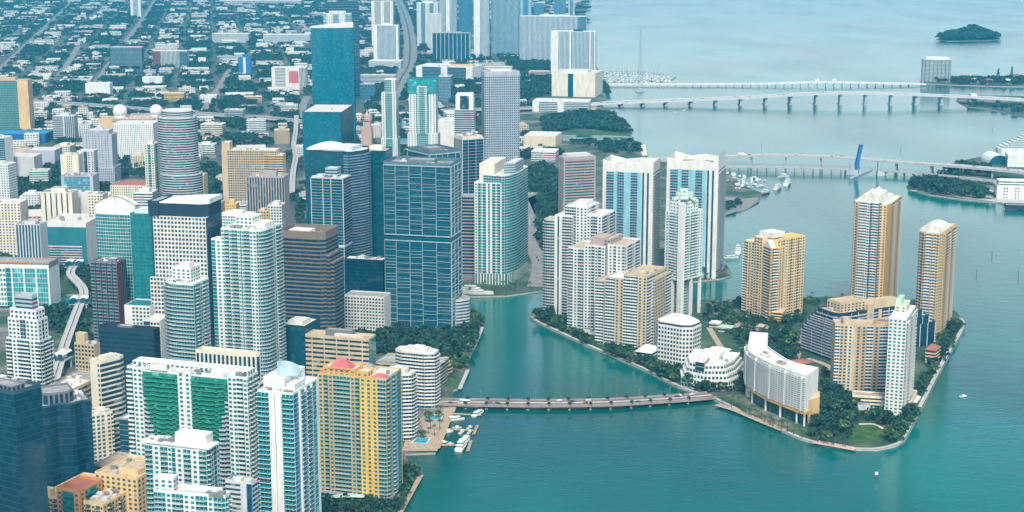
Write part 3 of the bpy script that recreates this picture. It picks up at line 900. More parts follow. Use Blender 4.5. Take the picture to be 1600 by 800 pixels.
b = Bld(AP, 'lower dark teal glass wing between the vaulted tower and the white gridded office', AT, (203, 236, 240, 575, 336, 12, 26), 'paleblue', 'gteal', fh=3.4)
b.tier(0, 1, 'g1 s.1 g1 s.1 g1', 'g', roof='roofwhite', wall='tealwall'); b.ph(.1, .9, .2, .9, 1, 3); b.done()
b = Bld(OB.replace(' ', '_'), 'low white office block with rows of square windows at the foot of the gridded tower', OB, (194, 234, 240, 590, 480, 12, 26), 'white', 'gdark', fh=3.6)
b.tier(0, 1, 's1.2 x3', 's', roof='tealwall'); b.done()
b = Bld(OB.replace(' ', '_'), 'small pale annex with dark glass, below the low white office block', OB, (224, 250, 254, 610, 503, 12, 24), 'offwhite', 'gblue', fh=3.8)
b.tier(0, 1, 'G2 x3', 's'); b.done()

b = Bld(OF, 'grey-brown banded office tower with a stepped right side', OT, (436, 518, 540, 560, 375, 16), 'brown', 'gnavy', fh=3.9)
b.tier(0, 1, 'H', poly=[(1, 0, 'H'), (.22, 0, 'H'), (.14, .12, 'H'), (.14, 1, 's'), (1, 1, 's')], roof='roofgray', para=7, wall='brown')
b.tier(0, .86, 'H', poly=[(.14, .1, 'H'), (.07, .1, 'H'), (.07, .9, 'H'), (.14, .9, 's')], roof='roofgray')
b.tier(0, .80, 'H', poly=[(.14, .14, 'H'), (.0, .14, 'H'), (-.0, .8, 'H'), (.14, .8, 's')], roof='roofgray', name='wall')
b.ph(.5, .9, .3, .7, 1, 5, 's', 'offwhite', 'roofwhite'); b.units(4, 1, .2, .5); b.done()
b = Bld(OB.replace(' ', '_'), 'low white block with a grid of square windows tucked left of the dark river tower', OB, (538, 600, 604, 526, 466, 14, 22), 'offwhite', 'gdark', fh=3.4)
b.tier(0, 1, 'x', 's', roof='roofgray'); b.done()
b = Bld(OF, 'dark blue glass block half hidden left of the white-lined river tower', OT, (538, 598, 606, 508, 408, 14, 14), 'navy', 'gnavy', fh=4)
b.tier(0, 1, 'G', roof='roofwhite'); b.units(6, 1); b.done()

def lined(label, px, extra):
    b = Bld(AP, label, AT, px, 'duskblue', 'gblue', fh=3.2)
    lines = MB()
    def lines_on(A, B, z0, z1, nv, seed):
        rr = random.Random(seed)
        W = math.hypot(B[0] - A[0], B[1] - A[1]); d = ((B[0] - A[0]) / W, (B[1] - A[1]) / W); nn_ = (d[1], -d[0])
        def bar(x0, x1, za, zb):
            p = [(A[0] + d[0] * x + nn_[0] * o, A[1] + d[1] * x + nn_[1] * o) for x, o in ((x0, .02), (x1, .02), (x1, .9), (x0, .9))]
            lines.prism([p[3], p[2], p[1], p[0]], za, zb, bot=True)
        xs = [0]
        for k in range(nv): xs.append(xs[-1] + W / nv * rr.uniform(.75, 1.25))
        xs = [x * W / xs[-1] for x in xs]
        for x in xs: bar(max(0, x - .22), min(W, x + .22), z0, z1)
        for i in range(nv):
            z = z0 + rr.uniform(5, 10)
            while z < z1 - 5:
                bar(xs[i] + .29, xs[i + 1] - .29, z, z + .28); z += 3.2 * rr.choice((1, 1, 2, 2))
        bar(0, W, z0 - .6, z0 + .4); bar(0, W, z1 - .6, z1 + .4)
    return b, lines, lines_on
b, lines, lo = lined('dark blue glass tower overlaid with irregular white lines, on the river mouth', (599, 704, 720, 524, 261, 14), 0)
b.tier(0.03, .555, 'G', top=False); b.tier(.555, .59, 'G', poly=[(.99, .02), (.01, .02), (.01, .98), (.99, .98)], top=False); b.tier(.59, 1, 'G', roof='roofgray', para=3.5)
b.tier(0, .03, 's', poly=[(.8, .1), (.1, .1), (.1, .9), (.8, .9)], wall='dkgray', top=False)
for (z0, z1) in ((.03, .555), (.59, 1.0)):
    lo(b.P(1, 0), b.P(0, 0), b.z(z0), b.z(z1), 5, 3); lo(b.P(0, 0), b.P(0, 1), b.z(z0), b.z(z1), 3, 5)
b.part('white_lines', 'linegray', lines)
b.tier(0, .19, 'h#gdark', poly=[(0.02, .35, 's')] + [(-.012 - .16 * sin(pi * i / 7), .35 + .7 * i / 7, 'h#gblue') for i in range(0, 8)] + [(.02, 1.05, 's')], wall='ltgray', name='rounded_wing', roof='roofgray')
b.ph(.3, .7, .3, .7, 1, 4, 's', 'dkgray', 'roofgray'); b.units(8, 1); b.done()
b, lines, lo = lined('second dark glass tower with white roof frame, behind the river tower', (637, 671, 719, 502, 242, 56), 0)
b.tier(0.0, 1, 'G', 'G', roof='roofgray', para=3.5)
lo(b.P(1, 0), b.P(0, 0), b.z(.3), b.z(1), 1, 8); lo(b.P(0, 0), b.P(0, 1), b.z(.3), b.z(1), 5, 9)
b.part('white_lines', 'linegray', lines); b.ph(.3, .7, .2, .7, 1, 4, 's', 'dkgray', 'roofgray'); b.done()
# ------------------------------------------------------------------ downtown behind the river
def arcs(u0, u1, v0, k, n, st):
    return [(u0 + (u1 - u0) * i / n, v0 - k * 4 * (i / n) * (1 - i / n), st) for i in range(n)]
b = Bld(AP, 'tall blue tower with a sweeping white arc on its roof and a curved right face', AT, (476, 545, 576, 442, 240, 20), 'paleblue', 'gblue', 'railblue', fh=3.3)
b.slab = 'lav'
b.tier(0, 1, 'r', poly=[(1, 0, 'G8 c.3 r1')] + [(0 + .0, 0, 'r')] + [(-.18 * sin(pi * i / 6), i / 6, 'r') for i in range(1, 6)] + [(0, 1, 's'), (1, 1, 's')], wall='navy', roof='roofwhite', para=2)
m = MB(); nn = 14
for i in range(nn):
    t0, t1 = i / nn, (i + 1) / nn
    f = lambda t: (1 - t, .05 + .25 * sin(pi * t))
    z_ = lambda t: b.z(1) + 2 + 9 * sin(pi * min(1, t * 1.05)) ** .8
    m.face([(*b.P(*f(t0)), b.z(1) + 1), (*b.P(*f(t1)), b.z(1) + 1), (*b.P(*f(t1)), z_(t1)), (*b.P(*f(t0)), z_(t0))])
    m.face([(*b.P(*f(t0)), z_(t0)), (*b.P(*f(t1)), z_(t1)), (*b.P(f(t1)[0], f(t1)[1] + .2), z_(t1) - 2), (*b.P(f(t0)[0], f(t0)[1] + .2), z_(t0) - 2)])
b.part('roof_arc', 'white', m)
b.ph(.1, .5, .4, .9, 1, 4, 's'); b.units(6, 1, .1, .9, .5, .9); b.done()
b = Bld(AP, 'lower blue glass slab outlined in white, standing before the arc-roofed blue tower', AT, (485, 536, 539, 470, 280, 14, 26), 'ltgray', 'gblue', fh=3.3)
b.tier(0, .44, 's.2 G3 s.2 G2 s.2 G3 s.2', 'G'); b.tier(.46, 1, 's.2 G3 s.2 G2 s.2 G3 s.2', 'G'); b.tier(.44, .46, 's', wall='white', top=False)
b.tier(1, 1.07, 'h', poly=[(.62, .3), (.26, .3), (.26, .8), (.62, .8)], wall='lav', name='penthouse'); b.units(4, 1, .3, .9, .1, .3); b.done()
b = Bld(AP, 'plain dark blue slab between the arc-roofed tower and the lined river tower', AT, (560, 603, 608, 425, 237, 10, 30), 'navy', 'gblue', fh=3.4)
b.tier(0, 1, 'G', wall='navy', roof='rooftan'); b.ph(.2, .7, .3, .8, 1, 4, 's', 'offwhite'); b.units(5, 1); b.done()
b = Bld(OF, 'navy glass office tower with white mullions and beige plant roof, behind the lined towers', OT, (709, 722, 756, 392, 219, 62), 'ltgray', 'gnavy', fh=3.9)
b.tier(0, 1, 'v', 's.3 G3 s.2 G4 s.2 G4 s.3', roof='rooflt', para=2); b.ph(.05, .95, .05, .95, 1, 4, 's', 'cream', 'rooflt'); b.units(8, 1.04, .1, .9, .1, .9); b.done()
b = Bld(OF, 'grey banded office block low between the lined tower and the curved white-ribbed tower', OB, (716, 742, 746, 430, 308, 6, 22), 'rosegray', 'gnavy', fh=4)
b.tier(0, .5, 'H', roof='roofgray'); b.tier(.5, 1, 'H2', poly=[(1, .1), (0, .1), (0, .9), (1, .9)], roof='roofgray'); b.done()
b = Bld(AP, 'slim green-glass tower with white ribs and a curved right side on the far river bank', AT, (741, 800, 825, 446, 276, 14), 'white', 'gteal', 'railglass', fh=3.3)
cur = [(.28 * (1 - sin(k * pi / 12)), .5 - .5 * cos(k * pi / 12), 'g') for k in range(0, 6)]
b.tier(.10, .93, 'g', poly=[(1, 0, 'w1 g1 w.5 g1 s.6 g.6 s.6 g1 w.5 g1 s.3')] + cur + [(0, .5, 'g'), (0, 1, 's'), (1, 1, 's')])
b.tier(0, .10, 'g', poly=[(1, 0, 'v')] + [(p[0], p[1], 'v') for p in cur] + [(0, .5, 'v'), (0, 1, 's'), (1, 1, 's')], wall='palecream', top=False)
b.tier(.93, 1.0, 'g', poly=[(.78, .05, 'g')] + [(p[0], p[1], 'g') for p in cur] + [(0, .5, 'g'), (0, 1, 's'), (.78, 1, 's')])
b.tier(.93, 1.09, 's', poly=[(.92, .12), (.52, .12), (.52, .8), (.92, .8)], name='penthouse', wall='palecream')
b.tier(1, 1.09, 'h', poly=[(.3, .2), (.04, .3), (.04, .8), (.3, .8)], name='penthouse', wall='lav'); b.done()
b = Bld(OF, 'tall grey concrete office tower with a grid of square windows', OT, (752, 757, 812, 275, 114, 78, 30), 'ltgray', 'gblue', fh=3.9)
b.tier(0, .965, 'x', 'x', poly=[(1, 0, 'x'), (0, 0, 'x'), (0, 1, 'x'), (1, 1, 's')], wall='lav', roof='roofgray'); b.tier(.965, 1, 's', wall='lav', roof='roofgray', para=2); b.ph(.2, .8, .2, .8, 1, 3, 's', 'offwhite'); b.units(4, 1); b.done()
b = Bld(OF, 'grey-white striped tower with an open maroon-panelled roof frame', OT, (710, 741, 747, 280, 172, 4, 28), 'ltgray', 'gblue', fh=3.6)
b.tier(0, 1, 'H', roof='roofgray'); b.tier(1, 1.2, 's1 G2@maroon#gdark s1', poly=[(.95, .1), (.05, .1), (.05, .9), (.95, .9)], wall='white', name='penthouse'); b.ph(.1, .9, .15, .85, 1.2, 3, 's', 'white'); b.done()  # roof frame filled with a maroon panel behind dark glass
b = Bld(AP, 'turquoise and white tower with a teal glass crown and stepped shoulders', AT, (636, 683, 688, 312, 146, 6, 26), 'white', 'gteal', 'railglass', fh=3.3)
b.tier(0, .62, 'w3 g4 w3', 'w1 g1'); b.tier(.62, 1, 'w2 g4 w2', poly=[(.94, .05), (.06, .05), (.06, .95), (.94, .95)])
b.tier(1, 1.13, 'G#gaqua', poly=[(.98, .0), (.02, .0), (.02, .9), (.98, .9)], wall='tealwall', roof='tealwall', name='penthouse'); b.tier(.62, 1.06, 'w1 g3 w1', poly=[(.66, -.06), (.34, -.06), (.34, .04), (.66, .04)], name='wall'); b.done()
b = Bld(AP, 'slender turquoise tower with white corners left of the teal-crowned tower', AT, (594, 620, 626, 303, 146, 6, 24), 'white', 'gteal', fh=3.3)
b.tier(0, .55, 'w2 g3 w2'); b.tier(.55, 1, 'w1 g2 w1', poly=[(.93, .05), (.07, .05), (.07, .95), (.93, .95)])
b.tier(1, 1.13, 'g2 w1', poly=[(.75, .1), (.1, .1), (.1, .9), (.75, .9)], name='penthouse'); b.done()
b = Bld('historic_tower', 'small pinkish tower with a stepped cupola top, old-fashioned, beside the slender turquoise tower', 'tower', (565, 580, 581, 252, 200, 5, 15), 'palepink', 'gdark', 'palepink', fh=4)
b.tier(0, 1, 'y'); b.tier(1, 1.22, 'y', poly=[(.85, .15), (.15, .15), (.15, .85), (.85, .85)]); b.tier(1.22, 1.36, 'y', poly=['oct', .3], name='cupola')
m = MB(); m.lathe(b.P(.5, .5), [(3.2, b.z(1.36)), (2.2, b.z(1.36) + 4), (1.2, b.z(1.36) + 6), (0, b.z(1.36) + 11)], 10); b.part('spire', 'palepink', m); b.done()
b = Bld('low_building', 'pale low wings at the foot of the pinkish cupola tower', OB, (556, 592, 594, 256, 243, 5, 25), 'palepink', 'gdark', fh=4)
b.tier(0, 1, 'y', roof='rooflt'); b.done()
# the tallest teal tower
b = Bld(AP, 'very tall teal glass slab with a gently curved front and sloping white roof edge', AT, (486, 552, 562, 228, 43, -8, 30), 'bluetealwall', 'gbluteal', 'railblue', fh=3.6)
b.tier(0, 1, 'G', 'r', poly=['bow', .22, 8], roof='roofwhite', para=0)
m = MB(); pts = bow(.24, 8)
for i in range(8):
    z_ = lambda i: b.z(1) + 2 + 7 * (i / 8)
    m.face([(*b.P(*pts[i]), b.z(1)), (*b.P(*pts[i + 1]), b.z(1)), (*b.P(*pts[i + 1]), z_(i + 1)), (*b.P(*pts[i]), z_(i))])
    m.face([(*b.P(*pts[i]), z_(i)), (*b.P(*pts[i + 1]), z_(i + 1)), (*b.P(pts[i + 1][0], .9), z_(i + 1)), (*b.P(pts[i][0], .9), z_(i))])
b.part('sloping_roof', 'roofwhite', m); b.done()
b = Bld(OF, 'dark teal glass base block at the foot of the curved teal slab', OT, (472, 534, 552, 262, 176, 4, 26), 'bluetealwall', 'gbluteal', fh=3.8)
b.tier(0, 1, 'G8 s.3', 'w', wall='navy', roof='rooflt'); b.units(7, 1); b.done()
b = Bld(AP, 'blue glass high-rise rising behind the curved teal slab', AT, (508, 560, 564, 150, 4, -8, 26), 'navy', 'gblue', 'railblue', fh=3.6)
b.tier(0, 1, 'r'); b.done()
b = Bld(AP, 'pale blue tower whose top shows above the sloping white roof edge', AT, (505, 549, 552, 160, 22, -4, 24), 'offwhite', 'gsky', fh=3.5)
b.tier(0, 1, 'g1 w2 g2 w2 g2'); b.ph(.2, .8, .2, .8, 1, 6, 'w'); b.done()
# striped cylinder
b = Bld(OF, 'cylindrical tower of black and white horizontal stripes with a stepped right side', OT, (239, 300, 301, 382, 186, 4, 46), 'ltgray', 'gdark', fh=3.3)
b.tier(0, .55, 'H', poly=[(.5 - .5 * cos(2 * pi * i / 28), .5 + .5 * sin(2 * pi * i / 28) - 0, 'H') for i in range(28)][::-1][::-1] and [(1.0 - (.5 - .54 * cos(2 * pi * i / 28)) - .04, .5 - .54 * sin(2 * pi * i / 28), 'H') for i in range(28)], roof='roofwhite', para=1.5)
b.tier(.55, 1, 'H', poly=[(.5 + .5 * cos(2 * pi * i / 28), .5 - .5 * sin(2 * pi * i / 28), 'H') for i in range(28)], roof='roofwhite', para=2.0)
b.tier(1, 1.05, 'H', poly=[(.5 + .40 * cos(2 * pi * i / 20), .5 - .40 * sin(2 * pi * i / 20), 'H') for i in range(20)], roof='roofwhite', name='penthouse'); b.done()
b = Bld('courthouse_tower', 'lavender-grey stepped stone tower with pilasters and a small pyramid top', 'tower', (125, 177, 181, 292, 205, 2, 34), 'lav', 'ggray', fh=3.8)
b.tier(0, .35, 'y', poly=[(1.0, -.15), (0, -.15), (0, 1), (1, 1)]); b.tier(.35, .93, 's.6 y1 s.3 y1 s.3 y1 s.3 y1 s.6', poly=[(.94, 0), (.06, 0), (.06, .9), (.94, .9)]); b.tier(.93, 1.0, 'y', poly=[(.85, .08), (.15, .08), (.15, .8), (.85, .8)])
m = MB(); q = [b.P(.66, .3), b.P(.34, .3), b.P(.34, .7), b.P(.66, .7)]; ap = (*b.P(.5, .5), b.z(1) + 10)
for i in range(4): m.face([(*q[i], b.z(1)), (*q[(i + 1) % 4], b.z(1)), ap])
b.part('pyramid_roof', 'lav', m); b.done()
def slab(name, label, cat, px, wall, glass, F, Rt=None, roof='rooflt', fh=3.6, nu=3, pent=None, rail=None, para=1.1, z=1.0):
    b = Bld(name, label, cat, px, wall, glass, rail, roof, fh)
    b.tier(0, z, F, Rt, roof=roof, para=para)
    if pent: b.ph(.25, .7, .25, .75, z, pent, 's', wall)
    if nu: b.units(nu, z)
    return b
OBn = 'office_block'
slab(OBn, 'cream windowed tower peeking out left of the striped cylinder', OB, (225, 240, 243, 335, 226, 4, 24), 'palecream', 'gteal', 'w2 g2 w2', pent=4).done()
slab(OBn, 'narrow pale orange blank-walled slab right of the striped cylinder', OB, (300, 318, 320, 350, 275, 2, 25), 'peach', 'gdark', 's', pent=0, nu=1).done()
slab(OBn, 'pinkish red small block behind the gridded tower crown', OB, (319, 345, 347, 365, 318, 4, 22), 'palepink', 'gdark', 'y', pent=3).done()
slab(OBn, 'small ochre block with arched windows right of the pinkish one', OB, (351, 369, 371, 372, 320, 4, 18), 'yellow', 'gdark', 'y', pent=5, nu=1).done()
b = slab(OBn, 'tan hotel-like block with rows of dark windows and a curved orange end', OB, (346, 432, 436, 330, 236, 4, 26), 'sand', 'gdark', 's1 x9', 's', roof='roofwhite', nu=6)
b.tier(0, .93, 's', poly=[(.22, -.1, 'h'), (.0, -.22, 'h'), (-.12, -.1, 's'), (-.12, .7, 's'), (.22, .7, 's')], wall='peach', name='curved_wing'); b.tier(1, 1.12, 's', poly=[(1, .1), (.86, .1), (.86, .8), (1, .8)], name='penthouse'); b.done()
slab(OBn, 'beige office with tall vertical ribs above the curved orange wing', OB, (385, 444, 450, 395, 278, 4, 30), 'rosegray', 'gdark', 'v', 's', roof='roofgray', pent=6, fh=4).done()
slab(OBn, 'white low office with small windows beside the gridded tower', OB, (340, 388, 392, 420, 338, 12, 26), 'white', 'gteal', 'x', 's', roof='roofwhite', pent=4).done()
slab(OBn, 'orange-brown small block above the grey-brown banded office', OB, (402, 420, 423, 420, 330, 6, 18), 'peach', 'gdark', 'x', nu=2).done()
slab(OBn, 'white small block with red-brown roof boxes above the grey-brown banded office', OB, (418, 440, 444, 420, 322, 6, 20), 'white', 'gdark', 'x', nu=3, pent=4, roof='rooftan').done()
b = slab(OBn, 'cream block with five tall dark slots in its front', OB, (63, 112, 115, 400, 302, 3, 26), 'palecream', 'gdark', 's1 l.35 s1 l.35 s1 l.35 s1 l.35 s1 l.35 s1', 's', pent=5, roof='roofgray'); b.done()
slab(OBn, 'tall blank white slab with no windows behind the mural wall', OB, (114, 137, 146, 392, 302, 20, 26), 'offwhite', 'gdark', 's', 'w', nu=2).done()
slab(OBn, 'cream tower with small windows hidden left of the vaulted turquoise tower', OB, (137, 160, 162, 400, 305, 4, 22), 'palecream', 'gdark', 'w').done()
slab(OBn, 'cream low block with rows of small windows at the left edge', OB, (-30, 31, 34, 405, 318, 3, 28), 'palecream', 'gdark', 'w', 's', roof='roofwhite', nu=4).done()
slab(OBn, 'white block with dark blue vertical window strips at the left edge', OB, (24, 62, 66, 445, 352, 8, 20), 'ltgray', 'gblue', 'v', 's', roof='roofgray', pent=3, fh=4).done()
b = slab('parking_garage', 'flat white-roofed garage with a big blue sea-coloured painted wall', 'garage', (68, 134, 140, 425, 350, 6, 60), 'offwhite', 'gdark', 's', 's', roof='rooflt', nu=8)
m = MB(); A, B = b.P(1, -.01), b.P(0, -.01); m.face([(*A, b.z(.05)), (*B, b.z(.05)), (*B, b.z(.93)), (*A, b.z(.93))]); b.part('painted_wall', 'tealwall', m); b.done()
slab('parking_garage', 'dark low garage deck with curved white ramps under the blue wall', 'garage', (66, 128, 132, 425, 386, 6, 40), 'ltgray', 'gdark', 'H', 'H', roof='roofgray', nu=4, fh=3.2).done()
b = slab(OBn, 'white office with large turquoise windows and a copper-striped cornice at the left edge', OB, (-25, 76, 80, 480, 420, 6, 30), 'white', 'gteal', 'x4 G1 s.3 g2#gaqua s.3 g2#gaqua s.3 g2#gaqua s.3', 's', roof='roofgray', nu=4, para=4, fh=5.5)
b.tier(1.0, 1.12, 'v#gteal', poly=[(1, .05), (0, .05), (0, .95), (1, .95)], wall='copper', name='cornice', roof='roofgray'); b.done()
b = slab(OBn, 'grey glass-fronted block with plant rooms below the lavender stone tower', OB, (95, 145, 150, 345, 276, 2, 30), 'lav', 'gsky', 's1 G8 s1', 's', roof='roofgray', nu=6); b.done()
slab(OBn, 'cream blocky office left of the lavender stone tower', OB, (94, 122, 124, 310, 243, 2, 24), 'palecream', 'gdark', 's1 y1 s1').done()
slab(OBn, 'grey block with dark window column touching the lavender stone tower', OB, (120, 146, 148, 306, 237, 2, 22), 'ltgray', 'gdark', 's2 l1 w2').done()
b = slab('low_building', 'long low block with a red tiled roof above the vaulted turquoise tower', OB, (172, 240, 244, 330, 291, 3, 40), 'palecream', 'gdark', 'y', 's', roof='tileroof', nu=0)
hip(b, .02, .98, .02, .98, 1.02, 5, 'tileroof'); b.done()
slab(OBn, 'white stepped low office behind the red tiled roof', OB, (208, 238, 241, 378, 302, 4, 26), 'white', 'gdark', 'h', pent=4).done()
slab('warehouse', 'grey-white windowless box at the left edge beyond the downtown park', 'warehouse', (10, 53, 55, 283, 246, 2, 40), 'ltgray', 'gdark', 's', nu=2).done()
slab(AP, 'white and blue narrow tower cut off by the left edge, lower one', AT, (-30, 12, 15, 335, 258, 12, 24), 'white', 'gblue', 'g2 w3', 'w', pent=3).done()
slab(AP, 'white-capped blue glass tower cut off by the left edge, above the windowless box', AT, (-34, 7, 10, 290, 216, 12, 24), 'white', 'gblue', 'g', 's', pent=3).done()
b = slab('stadium_building', 'oval beige-roofed hall with a lavender box beside it, near the left edge', 'hall', (40, 85, 87, 258, 236, 2, 45), 'lav', 'gdark', 's', nu=0)
b.tier(0, .9, 's', poly=[(1.25 + .35 * cos(2 * pi * i / 16), .5 - .5 * sin(2 * pi * i / 16), 's') for i in range(16)], wall='cream', roof='rooftan', name='oval_hall'); b.done()
slab('warehouse', 'long low shed with a bright blue roof at the left edge', 'warehouse', (-20, 70, 72, 224, 210, 1, 60), 'blue', 'gdark', 's1 h6 s1', roof='skyblue', nu=0).done()
slab('court_building', 'white boxy building with rows of tiny windows under the two radar domes', OB, (176, 239, 242, 250, 194, 1, 45), 'white', 'gdark', 'y', roof='rooflt', nu=3).done()
b = slab('tan_terrace_building', 'long tan flat-roofed building carrying the white radar domes', OB, (154, 240, 244, 224, 186, 0, 40), 'peach', 'gdark', 's1 h3', roof='rooftan', nu=3); b.done()
def dome(label, px, py, rad_px, base_y):
    Y = Yrow(base_y) + 22; z = Zrow(Y, py); x = Xcol(px, Y, z); r = rad_px / FPX * (Y * CP + (HC - z) * SP)
    m = MB(); m.lathe((x, Y), [(r * .85, z - r * .8)] + [(r * cos(a), z + r * sin(a)) for a in [-.6 + k * .235 for k in range(9)]] + [(0, z + r)], 16)
    m.lathe((x, Y), [(r * .6, z - r * 1.6), (r * .85, z - r * .8)], 12)
    o = m.build('radar_dome', 'white', None, (x, Y, z - r * 1.6), smooth=True)
    tag(o, label, 'radar dome')
dome('white spherical radar dome left of two, on the tan terrace roof', 187.5, 174, 11, 224)
dome('white spherical radar dome next to the top of the striped cylinder', 244, 173, 10, 224)
# grey-rose hotel tower and white twins on the bay
b = Bld('hotel_tower', 'rose-grey stone hotel tower with small windows in rows', 'hotel', (873, 881, 931, 352, 247, 70), 'rosegray', 'gdark', fh=3.9)
b.tier(0, .955, 's1 y3 s1', 's.4 h9 s.4'); b.tier(.955, 1, 's'); b.ph(.1, .9, .1, .85, 1, 4, 's', 'ltgray'); b.units(5, 1); b.done()
def twin(label, px, flip):
    b = Bld(AP, label, AT, px, 'offwhite', 'gblue', 'railblue', 'rooflt', fh=3.3)
    b.tier(0, .95, 's.9 r1.9#gfar s.9@aquapanel r1.7#gfar s1.7@aquapanel r1.7#gfar s1@aquapanel v.8 s.4 v.8 s.9', 'r', para=0)
    m = MB(); pts = [(1, 22), (.68, 15), (.38, 19), (.12, 14 if flip else 19), (0, 31 if flip else 20)]
    pts = [(u, h * .62) for u, h in pts]
    for i in range(len(pts) - 1):
        (u0, h0), (u1, h1) = pts[i], pts[i + 1]
        z = b.z(.95)
        for v in (0, 1):
            m.face([(*b.P(u0, v), z), (*b.P(u1, v), z), (*b.P(u1, v), z + h1), (*b.P(u0, v), z + h0)])
        m.face([(*b.P(u0, 0), z + h0), (*b.P(u1, 0), z + h1), (*b.P(u1, .08), z + h1), (*b.P(u0, .08), z + h0)])
    for u, h in (pts[0], pts[-1]): m.face([(*b.P(u, 0), b.z(.95)), (*b.P(u, 1), b.z(.95)), (*b.P(u, 1), b.z(.95) + h), (*b.P(u, 0), b.z(.95) + h)])
    b.part('peaked_parapet', 'offwhite', m); b.ph(.2, .8, .2, .8, .95, 5, 's', 'roofgray', 'roofgray'); b.done()
twin('white and blue striped bayside tower with a zigzag roofline, left of a pair', (942, 1021, 1032, 432, 262, 16, 26), 0)
twin('white and blue striped bayside tower with one high roof peak, behind the green-crowned tower', (1042, 1123, 1134, 436, 258, 16, 26), 1)
# ------------------------------------------------------------------ the island towers
b = Bld(AP, 'tall white stepped tower with a round blue-glass end at the island tip', AT, (848, 945, 966, 498, 335, 24), 'white', 'gblue', 'ltgray', fh=3.2)
b.tier(0, .90, 'r', poly=[(1.0, .5, 'r')] + [(.92 + .08 * cos(k * pi / 8), .12 - .12 * sin(k * pi / 8) + 0, 'r') for k in range(0, 5)] + [(.80, 0, 'w')] + [(.80, .5, 's')], wall='ltgray', roof='rooftan')
b.tier(0, .95, 's1 l.4#gdark s1', 'w', poly=[(.80, -.03, 's1 l.5#gdark s1 r3'), (.52, -.03, 'w'), (.52, .7, 's'), (.80, .7, 's')])
b.tier(0, 1.04, 'w', poly=[(.66, .1, 'r1 w1'), (.30, .1, 'w1 r1 w1'), (.30, .95, 's'), (.66, .95, 's')]); b.ph(.36, .56, .3, .8, 1.04, 4)
b.tier(0, .97, 'w', poly=[(.30, .03, 'w1 r1.5 w1'), (0.05, .03, 'r2 w1 r2'), (.05, 1, 's'), (.30, 1, 's')]); b.units(6, .95, .1, .7); b.done()
b = Bld(AP, 'white stepped apartment slab with a brown central shaft and roof terraces', AT, (888, 976, 1000, 530, 386, 26), 'white', 'gblue', 'ltgray', fh=3.15)
b.tier(.07, .93, 'r', poly=[(1, 0, 'r1 w1 r1.2'), (.72, 0, 's'), (.72, .9, 's'), (1, .9, 's')], roof='rooftan')
b.tier(.07, .97, 'w2 r1 w1 r1 w1', poly=[(.72, .05), (.36, .05), (.36, .95), (.72, .95)], roof='rooftan')
b.tier(.07, 1.0, 'r', poly=[(.30, .02, 'w2 r1 w2 r1'), (0, .02, 'w1 r1.4 w1 r1.4'), (0, 1, 's'), (.30, 1, 's')], roof='rooftan')
b.tier(.0, 1.05, 'w', poly=[(.40, .12), (.28, .12), (.28, .9), (.40, .9)], wall='rosegray', roof='rooftan', name='central_shaft')
b.tier(.97, 1.04, 's', poly=[(.68, .3), (.38, .3), (.38, .85), (.68, .85)], wall='rosegray', roof='rooftan', name='penthouse')
b.tier(0, .07, 'c.2 s1 c.2 s1 c.2 s1 c.2 s1 c.2', poly=[(.98, .08), (.02, .08), (.02, .9), (.98, .9)], wall='white', top=False, name='colonnade'); b.done()
b = Bld(AP, 'tan and white apartment slab with a raised centre, in front of the other stepped slabs', AT, (930, 1018, 1049, 548, 438, 27), 'sand', 'gblue', 'white', fh=3.1)
b.tier(0, .90, 'r', poly=[(1, .04, 'r1@white w1.2'), (.68, .04, 's'), (.68, .9, 's'), (1, .9, 's')], roof='rooftan')
b.tier(0, .97, 'r', poly=[(.80, -.02, 'r1@white w1.4'), (.40, -.02, 's'), (.40, .95, 's'), (.80, .95, 's')], roof='roofwhite')
b.tier(0, 1.04, 'r', poly=[(.46, -.08, 'r1.6@white w1'), (.05, -.08, 'r1.4@white w2'), (.05, .85, 's'), (.46, .85, 's')], roof='rooftan', para=2)
b.tier(0, .97, 'w', poly=[(.05, .15, 'r1@white'), (-.0, .15, 'w2 r1@white'), (0, 1, 's'), (.05, 1, 's')], roof='rooflt'); b.units(6, 1.04, .1, .42, .1, .7, 'concrete', .7); b.done()
# green-crowned tower on legs
b = Bld(AP, 'slender white tower on tall legs with a curved green crown', AT, (1040, 1066, 1099, 497, 322, 45), 'white', 'gaqua', 'white', fh=3.2)
b.tier(.34, .93, 'w1.6 r2 w.6 r1.5 s.5', 's.5 r1.5 w.6 r2 w1.6'); b.tier(.93, 1.02, 'w', poly=[(.8, .05), (.05, .05), (.05, .8), (.8, .8)]); b.tier(1.02, 1.09, 'w', poly=[(.62, .18), (.18, .18), (.18, .62), (.62, .62)])
b.tier(0, .34, 'h1 s1', poly=[(.8, .25), (.25, .25), (.25, .8), (.8, .8)], wall='lav', name='core', top=False)
for q, (u, v) in enumerate(((.03, .03), (.95, .05), (.05, .95), (.5, .02), (.02, .5), (.95, .95))):
    m = MB(); m.box(b.P(u, v), (4.4 if q == 0 else 2.6,) * 2 + (b.h * .35,), rad(45), Z0); b.part('leg', 'white', m)
m = MB(); m.box(b.P(-.03, -.03), (5.5, 5.5, b.h * 1.02), rad(45), Z0); b.part('corner_pier', 'white', m)
m = MB()   # rim under the legs' top
m.prism([b.P(1.04, -.05), b.P(-.05, -.05), b.P(-.05, 1.04), b.P(1.04, 1.04)], b.z(.335), b.z(.352), bot=True); b.part('transfer_slab', 'mint', m)
m = MB(); nn = 12; cx, cy = b.P(.35, .35)
